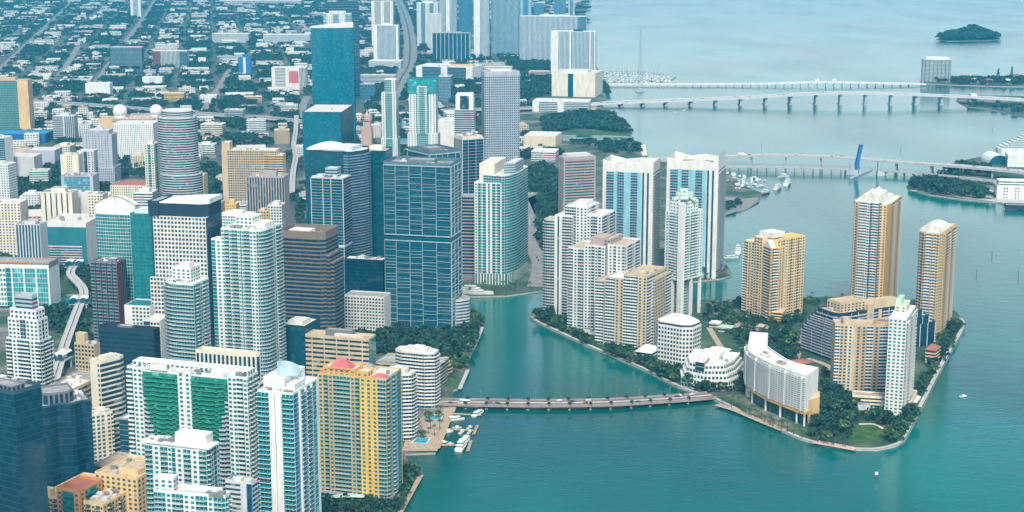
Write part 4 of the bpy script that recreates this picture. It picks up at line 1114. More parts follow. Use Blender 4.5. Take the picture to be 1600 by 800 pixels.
for i in range(nn):
    for sg in (0, 1):
        t0, t1 = i / nn, (i + 1) / nn
        z_ = lambda t: b.z(1.0) + 4 + 13 * (1 - abs(2 * t - 1)) ** 1.8 + 3.0 * abs(2 * t - 1) ** 4
        f = (lambda t: (cx + (t - .5) * 26, cy + 4)) if sg == 0 else (lambda t: (cx + 4, cy + (t - .5) * 26))
        w_ = (lambda p: (p[0], p[1] - 8)) if sg == 0 else (lambda p: (p[0] - 8, p[1]))
        p0, p1 = f(t0), f(t1)
        m.face([(*p0, z_(t0)), (*p1, z_(t1)), (*w_(p1), z_(t1) + .0), (*w_(p0), z_(t0))])
        m.face([(*w_(p0), z_(t0) - 2), (*w_(p1), z_(t1) - 2), (*w_(p1), z_(t1)), (*w_(p0), z_(t0))])
b.part('curved_crown', 'greenroof', m)
m = MB()
for i in range(8):
    t0, t1 = i / 8, (i + 1) / 8
    z_ = lambda t: b.z(.90) + 4 + 5 * (1 - abs(2 * t - 1)) ** 1.5
    q0, q1 = b.P(.2 - .26 * t0, -.04 + .0 * t0), b.P(.2 - .26 * t1, -.04)
    m.face([(*q0, z_(t0) - 2.4), (*q1, z_(t1) - 2.4), (*q1, z_(t1)), (*q0, z_(t0))])
    q0, q1 = b.P(-.04, .2 - .26 * t0), b.P(-.04, .2 - .26 * t1)
    m.face([(*q0, z_(t0) - 2.4), (*q1, z_(t1) - 2.4), (*q1, z_(t1)), (*q0, z_(t0))])
b.part('curved_pediment', 'greenroof', m); crane_mast(b, .25, .5, 1.08, 10); b.done()
# white offices
b = Bld('office_block', 'white faceted office block of eight storeys with a hipped white roof on the island', OB, (1020, 1078, 1102, 574, 512, 35), 'white', 'gdark', fh=3.9)
pol = [(1, .25), (.85, .0), (.2, 0), (0, .2), (0, .75), (.2, 1), (.85, 1), (1, .8)]
b.tier(0, .94, 'x', poly=[(*p, 'x') for p in pol], roof='roofwhite', para=.8)
b.tier(.94, 1.03, 's', poly=[(.5 + (p[0] - .5) * .9, .5 + (p[1] - .5) * .9, 'h') for p in pol], roof='roofwhite', para=0)
m = MB(); o_ = [b.P(.5 + (p[0] - .5) * .96, .5 + (p[1] - .5) * .96) for p in pol]; i_ = [b.P(.5 + (p[0] - .5) * .55, .5 + (p[1] - .5) * .5) for p in pol]
for i in range(8):
    j = (i + 1) % 8; m.face([(*o_[i], b.z(1.03)), (*o_[j], b.z(1.03)), (*i_[j], b.z(1.03) + 4.5), (*i_[i], b.z(1.03) + 4.5)])
m.face([(*p, b.z(1.03) + 4.5) for p in i_]); b.part('hipped_roof', 'roofwhite', m); b.units(5, 1.10, .3, .7, .3, .7, 'white', .7); b.done()
b = Bld('office_block', 'low white stepped office with curved terraces, right of the faceted block', OB, (1056, 1148, 1168, 612, 575, 20), 'white', 'gdark', fh=3.9)
for k, (z0, z1) in enumerate(((0, .42), (.42, .62), (.62, .82), (.82, 1.0))):
    e = k * .035
    b.tier(z0, z1, 'x', poly=[(1 - e, .3 + e), (.9 - e, e), (.5, -.12 + e), (.1 + e, e), (e, .3 + e), (e, .9), (1 - e, .9)], roof='roofwhite', para=.9)
b.tier(1, 1.12, 's', poly=[(.7, .35), (.35, .35), (.35, .8), (.7, .8)], roof='roofwhite', name='penthouse'); b.tier(.75, 1.13, 'G#gdark', poly=[(.66, -.02), (.5, -.05), (.5, .3), (.66, .3)], name='stair_tower'); b.units(4, 1, .15, .85, .2, .6, 'white', .6); b.done()
def hiplow(label, px, mat, wall='white', hh=5, name='low_building'):
    b = Bld(name, label, OB, px, wall, 'gdark', fh=3.5)
    b.tier(0, 1, 'h', roof=mat, para=0); hip(b, -.05, 1.05, -.05, 1.05, 1.0, hh, mat); b.done()
hiplow('low pavilion with a broad white hipped roof left of the faceted office block', (993, 1018, 1034, 568, 552, 28), 'roofwhite')
hiplow('low pavilion with a white roof wedge right of the faceted office block', (1098, 1128, 1142, 566, 556, 26, 25), 'roofwhite')
# curved hotel
def arcpts(n=12):
    pts = []
    for i in range(n + 1):
        t = i / n
        px = 1166 + (1262 - 1166) * (t ** 1.0)
        pts.append(t)
    return pts
hot = empty('hotel_building', (0, 0, 0), 'white curved hotel with a fan-shaped front on an orange band and tall columns', 'hotel')
H0, Hb, Ht = Z0, Z0 + 13, Zrow(G(1260, 667)[1], 590)
fa = smooth([G(x, y, Ht) for x, y in ((1166, 541), (1171, 552), (1197, 567), (1228, 579), (1260, 590))], 4)
bk = smooth([G(x, y, Ht) for x, y in ((1199, 543), (1213, 553), (1229, 563), (1247, 570), (1279, 577))], 4)
pl = fa + bk[::-1]
cxy = (sum(p[0] for p in pl) / len(pl), sum(p[1] for p in pl) / len(pl))
hot.location = (*cxy, Z0); claim(pl); ho = (*cxy, Z0)
m = MB(); m.prism(pl, Hb, Ht, top=False, bot=True); m.build('wall', 'white', hot, ho)
m = MB(); m.prism(pl, Hb, Ht, sides=False); m.build('roof', 'roofwhite', hot, ho)
m = MB(); I_ = inset(pl, .8)
for i in range(len(pl)):
    j = (i + 1) % len(pl)
    m.face([(*pl[i], Ht), (*pl[j], Ht), (*pl[j], Ht + 1.6), (*pl[i], Ht + 1.6)]); m.face([(*pl[i], Ht + 1.6), (*pl[j], Ht + 1.6), (*I_[j], Ht + 1.6), (*I_[i], Ht + 1.6)]); m.face([(*I_[j], Ht + .0), (*I_[i], Ht), (*I_[i], Ht + 1.6), (*I_[j], Ht + 1.6)])
m.build('parapet', 'white', hot, ho)
m = MB(); ou = inset(pl, -1.0); m.prism(ou, Hb - 2.2, Hb + .1, bot=True); m.build('orange_band', 'gold', hot, ho)
m = MB(); m.prism(inset(pl, 3.0), Z0, Hb - 2.2, top=False); m.build('lobby', 'gblue', hot, ho)
for i in (2, 5, 8, 11, 14, 16):
    m = MB(); q = inset(pl, 1.0)[i]; m.tube((*q, Z0), (*q, Hb - 2.2), .9, .9, 10); m.build('column', 'white', hot, ho)
nf = 15; fh = (Ht - Hb - 2) / nf
for i in range(len(fa) - 1):
    A, B = fa[i], fa[i + 1]; W = math.hypot(B[0] - A[0], B[1] - A[1]); d = ((B[0] - A[0]) / W, (B[1] - A[1]) / W); nn_ = (d[1], -d[0])
    mw, mbal = MB(), MB()
    nq = max(1, round(W / 4.4)); c = W / nq
    for f in range(nf):
        za = Hb + 1 + f * fh
        for q in range(nq):
            p = [(A[0] + d[0] * x + nn_[0] * .15, A[1] + d[1] * x + nn_[1] * .15) for x in (q * c + .8, q * c + c - .8)]
            mw.face([(*p[0], za + .8), (*p[1], za + .8), (*p[1], za + fh - .6), (*p[0], za + fh - .6)])
        p = [(A[0] + d[0] * x + nn_[0] * o, A[1] + d[1] * x + nn_[1] * o) for x, o in ((0, 1.5), (W, 1.5), (W, .02), (0, .02))]
        mbal.prism(p, za - .1, za + .25, bot=True); mbal.face([(*p[0], za + .25), (*p[1], za + .25), (*p[1], za + 1.0), (*p[0], za + 1.0)])
    mw.build('window_column', 'gdark', hot, ho); mbal.build('balcony_stack', 'white', hot, ho)
    if i % 3 == 0:
        mp = MB(); mp.box((A[0] + nn_[0] * .9, A[1] + nn_[1] * .9), (.8, 1.9, Ht - Hb), math.atan2(d[1], d[0]), Hb); mp.build('pier', 'white', hot, ho)
m = MB(); tp = [G(x, y, Ht + 6) for x, y in ((1169, 538), (1199, 540), (1200, 520), (1172, 518))]; tp = ccw(tp)
m.prism(tp, Z0, Ht + 6); m.build('stair_tower', 'white', hot, ho)
for k in range(7):
    m = MB(); i = R.randrange(2, len(fa) - 2); t = R.uniform(.35, .65); q = (fa[i][0] * t + bk[i][0] * (1 - t), fa[i][1] * t + bk[i][1] * (1 - t)); m.box(q, (R.uniform(3, 6), R.uniform(2, 4), 2), R.random() * 3, Ht + .05); m.build('rooftop_unit', R.choice(['ltgray', 'roofgray']), hot, ho)
m = MB(); e0 = ccw([G(x, y, Ht - 22) for x, y in ((1263, 626), (1281, 620), (1281, 611), (1266, 614))]); m.prism(e0, Z0, Ht - 22); m.build('side_wing', 'peach', hot, ho)
# yellow tower
b = Bld(AP, 'yellow apartment tower with arched central bay and lower wings, on the island shore', AT, (1162, 1212, 1259, 500, 378, 50), 'paleyellow', 'gdark', 'white', 'rooflt', fh=3.1)
b.tier(0, .93, 'w', poly=[(1, .02, 'r1 w1 r1'), (.62, .02, 's'), (.62, .6, 's'), (1, .6, 's')], wall='paleyellow', roof='roofwhite')
b.tier(0, 1.02, 'r', poly=[(.62, -.05, 'w1.4 r1 w1.4'), (.35, -.05, 's'), (.35, .6, 's'), (.62, .6, 's')], roof='roofwhite')
b.tier(0, .92, 'r', poly=[(.36, -.02, 'w.6 r3 w.6'), (.02, -.12, 'w.6 r2 w.6'), (-.04, .1, 'w1'), (.0, .3, 's'), (.36, .5, 's')], wall='paleyellow', roof='yellow', name='bow_bay')
b.tier(0, 1.0, 'w', poly=[(.35, .0, 's'), (.05, .12, 'w2 r1'), (.05, .4, 's'), (.35, .4, 's')], roof='yellow')
b.tier(0, 1.0, 'w', poly=[(.45, .35, 's'), (.02, .35, 'w3 r1 w3 r1 w3'), (.02, 1, 's'), (.45, 1, 's')], roof='yellow', wall='paleyellow')
m = MB()
for i in range(10):
    t0, t1 = i / 10, (i + 1) / 10
    z_ = lambda t: b.z(.92) + 1 + 6 * sin(pi * t)
    p = lambda t: b.P(.36 - .34 * t, -.03 - .10 * t)
    m.face([(*p(t0), b.z(.92)), (*p(t1), b.z(.92)), (*p(t1), z_(t1)), (*p(t0), z_(t0))])
    b1 = lambda t: b.P(.36 - .34 * t, .12 - .1 * t)
    m.face([(*p(t0), z_(t0)), (*p(t1), z_(t1)), (*b1(t1), z_(t1)), (*b1(t0), z_(t0))])
b.part('arched_gable', 'offwhite', m); b.ph(.2, .6, .1, .5, 1.02, 5, 's', 'offwhite', 'roofwhite'); b.done()
def round_top(label, px, poly_main, vault_u, tall):
    b = Bld(AP, label, AT, px, 'peach', 'gblue', 'white', 'rooflt', fh=3.1)
    for p in poly_main: b.tier(*p[0], poly=p[1], roof='roofwhite', wall=p[2])
    u0, u1, v0, v1, z, hh = vault_u
    m = MB(); nn = 12
    for i in range(nn):
        t0, t1 = i / nn, (i + 1) / nn
        z_ = lambda t: b.z(z) + 1 + hh * (max(0, sin(pi * t)) ** .5 if not tall else (max(0, sin(pi * t)) ** .3 * .85 + .14 * sin(5 * pi * t) * sin(pi * t)))
        q = lambda t, v: b.P(u1 + (u0 - u1) * t, v)
        m.face([(*q(t0, v0), z_(t0)), (*q(t1, v0), z_(t1)), (*q(t1, v1), z_(t1)), (*q(t0, v1), z_(t0))])
        for v in (v0, v1): m.face([(*q(t0, v), b.z(z)), (*q(t1, v), b.z(z)), (*q(t1, v), z_(t1)), (*q(t0, v), z_(t0))])
    b.part('vaulted_roof', 'rooflt', m); b.units(4, z); b.done()
round_top('tallest peach island tower with a scalloped white roof, left of two alike', (1331, 1388, 1409, 492, 318, 25), [
    ((0, .985, 'r'), [(1, .2, 'w'), (.93, .06, 'w3'), (.62, .0, 's'), (.62, .9, 's'), (1, .9, 's')], 'peach'),
    ((0, 1.0, 'r'), [(.78, -.03, 'r3@white w1@white g1@white r2@white'), (.24, -.06, 'g1'), (.2, .05, 's'), (.2, .9, 's'), (.78, .9, 's')], 'white'),
    ((0, .975, 'w'), [(.24, .0, 'w2'), (.05, .05, 'w1@gold'), (0, .3, 'r1 w1 r1'), (0, 1, 's'), (.24, 1, 's')], 'peach')], (  .22, .76, .0, .6, 1.0, 10), True)
round_top('peach island tower with one rounded white vault, nearest the far right shore', (1434, 1474, 1497, 524, 366, 28), [
    ((0, .985, 'w'), [(1, .1, 'w1 r1'), (.75, .0, 'w2'), (.6, .0, 's'), (.6, .9, 's'), (1, .9, 's')], 'peach'),
    ((0, 1.0, 'r'), [(.72, -.05, 'w1 r2@white w.7 r1@white w1'), (.12, -.05, 'w'), (.05, .1, 's'), (.05, .9, 's'), (.72, .9, 's')], 'peach'),
    ((0, .985, 'r'), [(.12, .0, 'w1'), (.0, .15, 'w1 r2 w1 r2 w1'), (0, .95, 's'), (.12, 1, 's')], 'peach')], (.08, .97, .05, .6, 1.0, 6.5), False)
# terraced dark apartments
b = Bld(AB.replace(' ', '_'), 'dark terraced building with stepped white-edged balconies on both ends', AB, (1254, 1309, 1470, 566, 492, 62), 'navy', 'gnavy', 'offwhite', 'rooftan', fh=3.1)
b.slab = 'ltgray'; b.rail = 'lav'
for k in range(6):
    z0, z1 = (0, .5, .62, .74, .84, .92)[k], (.5, .62, .74, .84, .92, 1.0)[k]
    e = k * .085
    b.tier(z0, z1, 'r', poly=[(1 - e, 0, 's.15@sand r3 s.15@sand r3 s.15@sand r3'), (.12, 0, 'r'), (.03, .02, 'r'), (0, .07, 'r2 s.12@sand r2 s.2@sand'), (0, .2, 's'), (.3, .24, 's'), (1 - e, .24, 's')], roof='rooftan')
b.tier(0, .97, 'r', poly=[(.12, .2, 's'), (.06, .2, 'r3 s.5@sand r3 s1@sand r2 s.3@sand r3 s.2@sand'), (.06, .62, 's'), (.3, .62, 's'), (.3, .2, 's')], roof='rooftan')
b.tier(0, 1.08, 's', poly=[(.12, .30), (.04, .30), (.04, .36), (.12, .36)], wall='sand', roof='rooftan', name='stair_shaft')
b.tier(1.0, 1.17, 'w', poly=[(.45, .05), (.12, .06), (.12, .3), (.45, .3)], wall='sand', roof='rooftan', name='penthouse', para=2)
b.tier(.97, 1.14, 's', poly=[(.26, .3), (.12, .3), (.12, .6), (.26, .6)], wall='sand', roof='rooftan', name='penthouse')
for k in range(5):
    z0, z1 = (0, .5, .66, .8, .9)[k], (.5, .66, .8, .9, 1.04)[k]
    e = k * .07
    b.tier(z0, z1, 'r', poly=[(.3, .62, 's'), (.1, .62, 's.2@ltgray g2 s.2@ltgray g2 s.2@ltgray g2 s.2@ltgray g2 s.2@ltgray g2 s.2@ltgray'), (.1, 1 - e, 'r'), (.3, 1 - e, 's')], roof='roofwhite')
b.units(6, 1.0, .3, .5, .05, .22); b.done()
b = Bld(AP, 'tan and white apartment slab with vertical balcony stripes, in front of the terraced building', AT, (1306, 1432, 1452, 612, 511, 3, 26), 'sand', 'gblue', 'white', 'rooftan', fh=3.05)
b.tier(0, 1, 'r.7@white w1.6 w1.6@tan r1@white w1.6@tan r1.2@white w1.4', poly=[(1, .1, 'r.8@white w1.3'), (.84, .1, 'w1@palecream'), (.78, 0, 's.5 w2@tan r1.2@white w1.2@tan'), (.45, 0, 'r2@white w1'), (.2, .04, 'w1'), (.12, .2, 'r1@white w1'), (0, .2, 'r1@white w1 r1@white'), (0, .8, 's'), (1, .8, 's')], para=1.4)
b.tier(1, 1.07, 's', poly=[(.9, .15), (.8, .15), (.8, .6), (.9, .6)], name='penthouse'); b.tier(1, 1.05, 's', poly=[(.5 + .14 * cos(i * pi / 6) - .13, .35 - .3 * sin(i * pi / 6), 's') for i in range(12)], name='penthouse', roof='tileroof'); b.tier(1, 1.06, 's', poly=[(.18, .25), (.08, .25), (.08, .7), (.18, .7)], name='penthouse', roof='tileroof'); b.done()
b = Bld(AP, 'slim white and pale green tower with rows of tiny windows at the island park', AT, (1389, 1417, 1431, 648, 500, 22), 'palecream', 'gteal', 'white', 'roofwhite', fh=3.1)
b.tier(0, 1, 'w', 'r1 w1 r2', wall='offwhite'); b.tier(1, 1.06, 'w', poly=[(.95, .5), (.3, .5), (.3, .95), (.95, .95)], name='penthouse', roof='greenroof'); b.tier(1.06, 1.11, 's', poly=[(.95, .6), (.65, .6), (.65, .95), (.95, .95)], name='penthouse', wall='mint', roof='greenroof')
b.tier(0, .05, 'w', poly=[(1.3, .2), (-.25, .2), (-.25, 1.2), (1.3, 1.2)], name='podium', roof='paving'); b.done()
hiplow('yellow clubhouse with low tiled roof beside the yellow tower', (1196, 1222, 1232, 502, 489, 20, 16), 'rooftan', 'yellow', 3)
hiplow('long red-tiled low building behind the curved hotel', (1212, 1268, 1282, 592, 566, -30, 14), 'tileroof', 'peach', 3)
hiplow('red-tiled low pavilion right of the tan striped slab', (1446, 1462, 1470, 568, 548, 30, 26), 'tileroof', 'peach', 4)
hiplow('small pale pavilion on the lawn in the middle of the island', (1108, 1124, 1130, 512, 506, 20, 12), 'roofwhite', 'palecream', 2)
hiplow('small green-roofed pavilion on the lawn in the middle of the island', (1122, 1142, 1148, 520, 513, 24, 12), 'greenroof', 'palecream', 1.5)
hiplow('small pink-walled house by the trees in the middle of the island', (1182, 1192, 1198, 520, 511, 24, 10), 'rooftan', 'palepink', 2)
b = Bld('low_building', 'low white-edged terrace building between the slim tower and the park trees', OB, (1332, 1384, 1388, 638, 622, 12, 14), 'palecream', 'gdark', fh=3.4)
b.tier(0, 1, 'h', roof='paving'); b.done()
b = Bld('low_building', 'flat grey court building in the trees left of the slim tower', OB, (1340, 1360, 1364, 642, 636, 14, 18), 'ltgray', 'gdark', fh=3.4)
b.tier(0, 1, 's', roof='roofgray'); b.done()
# ------------------------------------------------------------------ far bayfront towers
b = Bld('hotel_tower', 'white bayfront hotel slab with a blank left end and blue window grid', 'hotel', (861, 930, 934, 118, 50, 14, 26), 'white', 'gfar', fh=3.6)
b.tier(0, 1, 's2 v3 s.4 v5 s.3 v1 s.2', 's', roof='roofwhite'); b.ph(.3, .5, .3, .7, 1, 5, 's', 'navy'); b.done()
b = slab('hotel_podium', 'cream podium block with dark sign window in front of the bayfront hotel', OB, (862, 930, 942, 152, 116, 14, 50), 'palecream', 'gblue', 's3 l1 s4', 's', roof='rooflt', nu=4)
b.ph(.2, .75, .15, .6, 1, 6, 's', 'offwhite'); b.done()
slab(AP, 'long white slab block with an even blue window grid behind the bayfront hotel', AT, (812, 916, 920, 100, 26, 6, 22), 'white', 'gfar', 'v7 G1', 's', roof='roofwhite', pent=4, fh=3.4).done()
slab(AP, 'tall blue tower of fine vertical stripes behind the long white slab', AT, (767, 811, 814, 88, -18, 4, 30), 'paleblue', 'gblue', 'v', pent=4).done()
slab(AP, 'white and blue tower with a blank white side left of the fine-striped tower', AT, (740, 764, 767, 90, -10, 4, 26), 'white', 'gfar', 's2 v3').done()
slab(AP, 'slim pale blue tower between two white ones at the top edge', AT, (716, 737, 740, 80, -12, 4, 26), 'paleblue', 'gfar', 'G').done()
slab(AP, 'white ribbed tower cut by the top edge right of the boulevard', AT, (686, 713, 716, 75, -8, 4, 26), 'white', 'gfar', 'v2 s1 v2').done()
slab(AP, 'pale stepped apartment tower right of the tree-lined boulevard', AT, (651, 684, 687, 72, 5, 4, 26), 'white', 'gfar', 'w1 g1 w1 g1 w1', pent=5).done()
slab(AP, 'white low apartment tower with a flat terrace right of the boulevard', AT, (668, 690, 692, 80, 22, 4, 20), 'offwhite', 'gfar', 'w').done()
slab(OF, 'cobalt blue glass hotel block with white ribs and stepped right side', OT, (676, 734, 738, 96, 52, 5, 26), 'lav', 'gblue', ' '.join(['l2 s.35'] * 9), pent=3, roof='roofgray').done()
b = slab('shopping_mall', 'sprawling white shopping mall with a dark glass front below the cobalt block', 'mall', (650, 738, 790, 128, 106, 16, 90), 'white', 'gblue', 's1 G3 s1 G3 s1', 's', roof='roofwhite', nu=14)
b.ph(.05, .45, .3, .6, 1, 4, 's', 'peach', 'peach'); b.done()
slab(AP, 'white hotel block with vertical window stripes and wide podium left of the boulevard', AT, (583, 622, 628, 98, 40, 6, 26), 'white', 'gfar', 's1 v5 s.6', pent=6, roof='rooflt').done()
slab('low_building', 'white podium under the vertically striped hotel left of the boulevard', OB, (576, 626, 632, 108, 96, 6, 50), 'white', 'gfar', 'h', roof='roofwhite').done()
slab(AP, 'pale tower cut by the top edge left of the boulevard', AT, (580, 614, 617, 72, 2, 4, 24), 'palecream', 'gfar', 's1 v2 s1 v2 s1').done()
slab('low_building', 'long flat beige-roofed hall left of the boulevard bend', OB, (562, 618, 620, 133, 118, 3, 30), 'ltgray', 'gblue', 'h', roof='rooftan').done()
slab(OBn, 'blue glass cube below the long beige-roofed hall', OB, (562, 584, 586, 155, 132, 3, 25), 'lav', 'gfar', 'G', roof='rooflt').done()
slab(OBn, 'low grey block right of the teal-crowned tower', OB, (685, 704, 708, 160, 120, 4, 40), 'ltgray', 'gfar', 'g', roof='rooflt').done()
slab('low_building', 'plain white hall wall behind the grey-white striped tower', OB, (684, 712, 716, 240, 190, 4, 50), 'offwhite', 'gdark', 's', roof='roofwhite', nu=3).done()
b = slab('arena_building', 'low white bayfront hall with pink terraces above the shore park', 'hall', (832, 920, 938, 176, 160, 8, 60), 'white', 'gblue', 's1 H3 s1 H4', 'h', roof='roofwhite', nu=6); b.done()
slab('warehouse', 'long yellow-walled low shed with white roof above the inlet', 'warehouse', (818, 868, 878, 229, 214, 12, 30), 'cream', 'gdark', 's', roof='roofwhite', nu=0).done()
slab('low_building', 'long pink bayfront house with cream roof left of the bayfront hotel', OB, (826, 858, 862, 122, 112, 8, 25), 'palepink', 'gdark', 'h', roof='rooflt', nu=0).done()
slab('low_building', 'white curved-roof pavilion left of the rose-grey hotel tower', OB, (830, 868, 874, 252, 238, 10, 40), 'white', 'gdark', 'h', roof='roofwhite', nu=3).done()
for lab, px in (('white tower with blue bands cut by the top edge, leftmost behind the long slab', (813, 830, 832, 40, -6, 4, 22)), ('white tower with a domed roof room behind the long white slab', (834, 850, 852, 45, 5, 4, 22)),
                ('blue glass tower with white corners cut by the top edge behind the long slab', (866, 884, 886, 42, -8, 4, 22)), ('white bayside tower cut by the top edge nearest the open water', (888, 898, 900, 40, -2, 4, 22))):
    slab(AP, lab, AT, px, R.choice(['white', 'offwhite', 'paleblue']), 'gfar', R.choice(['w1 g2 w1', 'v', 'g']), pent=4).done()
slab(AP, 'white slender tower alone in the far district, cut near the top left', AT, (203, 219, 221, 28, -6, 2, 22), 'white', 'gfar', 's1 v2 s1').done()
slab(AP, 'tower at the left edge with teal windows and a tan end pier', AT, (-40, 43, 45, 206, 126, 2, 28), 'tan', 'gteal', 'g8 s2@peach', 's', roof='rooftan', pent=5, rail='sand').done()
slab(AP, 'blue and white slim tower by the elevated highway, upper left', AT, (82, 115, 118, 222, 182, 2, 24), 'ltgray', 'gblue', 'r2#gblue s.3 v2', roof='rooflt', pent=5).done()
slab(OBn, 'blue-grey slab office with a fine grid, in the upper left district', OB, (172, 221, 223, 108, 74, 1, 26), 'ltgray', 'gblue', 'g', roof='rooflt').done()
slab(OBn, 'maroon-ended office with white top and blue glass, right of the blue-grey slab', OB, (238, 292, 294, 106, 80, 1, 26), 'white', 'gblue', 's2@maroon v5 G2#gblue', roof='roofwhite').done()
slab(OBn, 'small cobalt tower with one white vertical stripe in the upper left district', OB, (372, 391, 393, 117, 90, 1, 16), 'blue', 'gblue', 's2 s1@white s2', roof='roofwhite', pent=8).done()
slab(OBn, 'blank white box building left of the radar domes', OB, (133, 171, 173, 151, 131, 1, 30), 'white', 'gdark', 's', roof='roofwhite', nu=2).done()
slab(OBn, 'white low office with three dark openings in the upper left district', OB, (222, 253, 255, 134, 121, 1, 25), 'white', 'gdark', 's1 y1 s1', roof='roofwhite', nu=0).done()
slab(OBn, 'small yellow-walled block near the elevated highway', OB, (256, 287, 289, 157, 146, 1, 25), 'yellow', 'gdark', 'h', roof='rooflt', nu=1).done()
slab('parking_garage', 'white parking garage with long dark slots in the far district', 'garage', (331, 388, 391, 67, 53, 1, 40), 'white', 'gdark', 'h', roof='rooflt', nu=3).done()
b = slab(OBn, 'grey block with a pink billboard wall left of the curved teal slab', OB, (424, 478, 481, 140, 106, 2, 30), 'offwhite', 'gblue', 's1 h3 s4 v2', roof='roofwhite', nu=4)
m = MB(); A, B = b.P(.5, -.02), b.P(.22, -.02); m.face([(*A, b.z(.3)), (*B, b.z(.3)), (*B, b.z(.85)), (*A, b.z(.85))]); b.part('billboard', 'pink', m); b.done()
slab('low_building', 'long white low building left of the curved teal slab, upper part', OB, (411, 484, 487, 68, 54, 1, 30), 'white', 'gfar', 'h', roof='roofwhite', nu=4).done()
slab('low_building', 'white ornate hall with rounded gable at the tree edge left of curved teal slab', OB, (400, 418, 420, 78, 68, 1, 25), 'white', 'gfar', 'y', roof='roofwhite', nu=1).done()
slab('warehouse', 'very long white-roofed shed along the top edge of the district', 'warehouse', (350, 470, 474, 8, 1, 1, 120), 'offwhite', 'gdark', 'h', roof='roofwhite', nu=0).done()
b = Bld(AP, 'round-fronted white and blue island tower beyond the long low causeway', AT, (1443, 1487, 1491, 128, 93, 4, 26), 'white', 'gblue', 'railblue', fh=3.4)
b.tier(0, 1, 'w1 r1 w1 g2 w1 r1 w1', poly=['bow', .25, 7], roof='roofwhite'); b.tier(1, 1.08, 's', poly=[(.9, .1), (.1, .1), (.1, .8), (.9, .8)], name='penthouse', roof='roofwhite'); b.done()
# ------------------------------------------------------------------ mid-rise blocks in the gaps of the old downtown
MID = [(96, 244, 26, 'cream', 'w'), (60, 292, 30, 'offwhite', 'h'), (150, 330, 30, 'palecream', 'y'), (10, 345, 24, 'sand', 'h'), (48, 330, 26, 'white', 'w'), (215, 262, 22, 'cream', 'w'), (320, 240, 30, 'white', 'h'), (300, 262, 20, 'sand', 'y'), (372, 345, 26, 'offwhite', 'h'),
       (330, 215, 34, 'palecream', 'h'), (400, 205, 30, 'white', 'h'), (440, 225, 24, 'tan', 'w'), (365, 190, 30, 'ltgray', 'H'), (425, 395, 24, 'white', 'x'), (305, 300, 24, 'ltgray', 'H'), (350, 290, 26, 'cream', 'w'), (452, 175, 26, 'offwhite', 'h'), (395, 160, 28, 'peach', 'h'),
       (285, 195, 30, 'ltgray', 'h'), (325, 160, 26, 'white', 'y'), (60, 190, 26, 'palecream', 'h'), (128, 215, 24, 'white', 'w'), (420, 262, 22, 'palepink', 'w'), (470, 250, 14, 'white', 'w'), (655, 215, 26, 'white', 'h'), (690, 262, 22, 'palecream', 'w'), (585, 215, 20, 'offwhite', 'w'), (610, 190, 22, 'sand', 'h')]
WORDS = {'cream': 'cream', 'offwhite': 'off-white', 'palecream': 'pale cream', 'sand': 'sandy', 'white': 'white', 'tan': 'tan', 'ltgray': 'light grey', 'peach': 'peach', 'palepink': 'pinkish'}
for i, (px, yb, w_, wl, st) in enumerate(MID):
    hgt = R.uniform(12, 26); c = G(px, yb)
    if taken(c[0], c[1] + 12, 8): continue
    col, row = PX(c[0], c[1], Z0 + hgt)
    near = min(((abs(px - q[0]) + abs(yb - q[1]), q[2]) for q in ((270, 330, 'striped cylinder'), (150, 270, 'lavender stone tower'), (20, 300, 'left edge towers'), (395, 300, 'tan hotel-like block'), (520, 230, 'teal glass base block'), (340, 400, 'gridded white office'), (660, 280, 'teal-crowned tower'), (200, 215, 'radar domes'), (460, 300, 'people-mover track'))))[1]
    b = slab('office_block', '%s %s mid-rise with %s near the %s' % (('%d-storey' % max(3, round(hgt / 3.6))), WORDS[wl], {'w': 'punched windows', 'h': 'window bands', 'y': 'narrow windows', 'H': 'deep dark bands', 'x': 'gridded windows'}[st], near), OB, (px - w_ / 2, px + w_ / 2, px + w_ / 2, yb, row, -6 if i % 3 else 4, R.uniform(18, 32)), wl, R.choice(['gdark', 'gblue']), st, roof=R.choice(['rooflt', 'roofgray', 'roofwhite', 'rooftan']), nu=3, pent=R.choice([0, 0, 4]))
    b.done()
# ------------------------------------------------------------------ bridges, tracks, roads
def Zat(gx, gy, ty):
    """height of a point standing on the water at picture point (gx, gy) whose top shows at row ty"""
    Y = Yrow(gy, 0); return Zrow(Y, ty)
def path3(rows, n=8):
    """rows of (column, foot row, deck row) -> smoothed world points x, y, z"""
    out = []
    for px, gy, ty in rows:
        Y = Yrow(gy, 0); z = Zrow(Y, ty); out.append((Xcol(px, Y, z), Y, z))
    return smooth(out, n)
def deck_solid(pts, w, th, z_off=0):
    m = MB(); Lf, Rt = ribbon([p[:2] for p in pts], w)
    for i in range(len(pts) - 1):
        z0, z1 = pts[i][2] + z_off, pts[i + 1][2] + z_off
        a, b, c, d = Rt[i], Rt[i + 1], Lf[i + 1], Lf[i]
        m.face([(*a, z0), (*b, z1), (*c, z1), (*d, z0)])
        m.face([(*d, z0 - th), (*c, z1 - th), (*b, z1 - th), (*a, z0 - th)])
        m.face([(*a, z0 - th), (*b, z1 - th), (*b, z1), (*a, z0)])
        m.face([(*c, z1 - th), (*d, z0 - th), (*d, z0), (*c, z1)])
    for i in (0, -1):
        a, d, z = Rt[i], Lf[i], pts[i][2] + z_off
        m.face([(*a, z - th), (*a, z), (*d, z), (*d, z - th)])
    return m
def offs(pts, o):
    Lf, _ = ribbon([p[:2] for p in pts], 2 * abs(o))
    _, Rt = ribbon([p[:2] for p in pts], 2 * abs(o))
    e = Lf if o > 0 else Rt
    return [(e[i][0], e[i][1], pts[i][2]) for i in range(len(pts))]
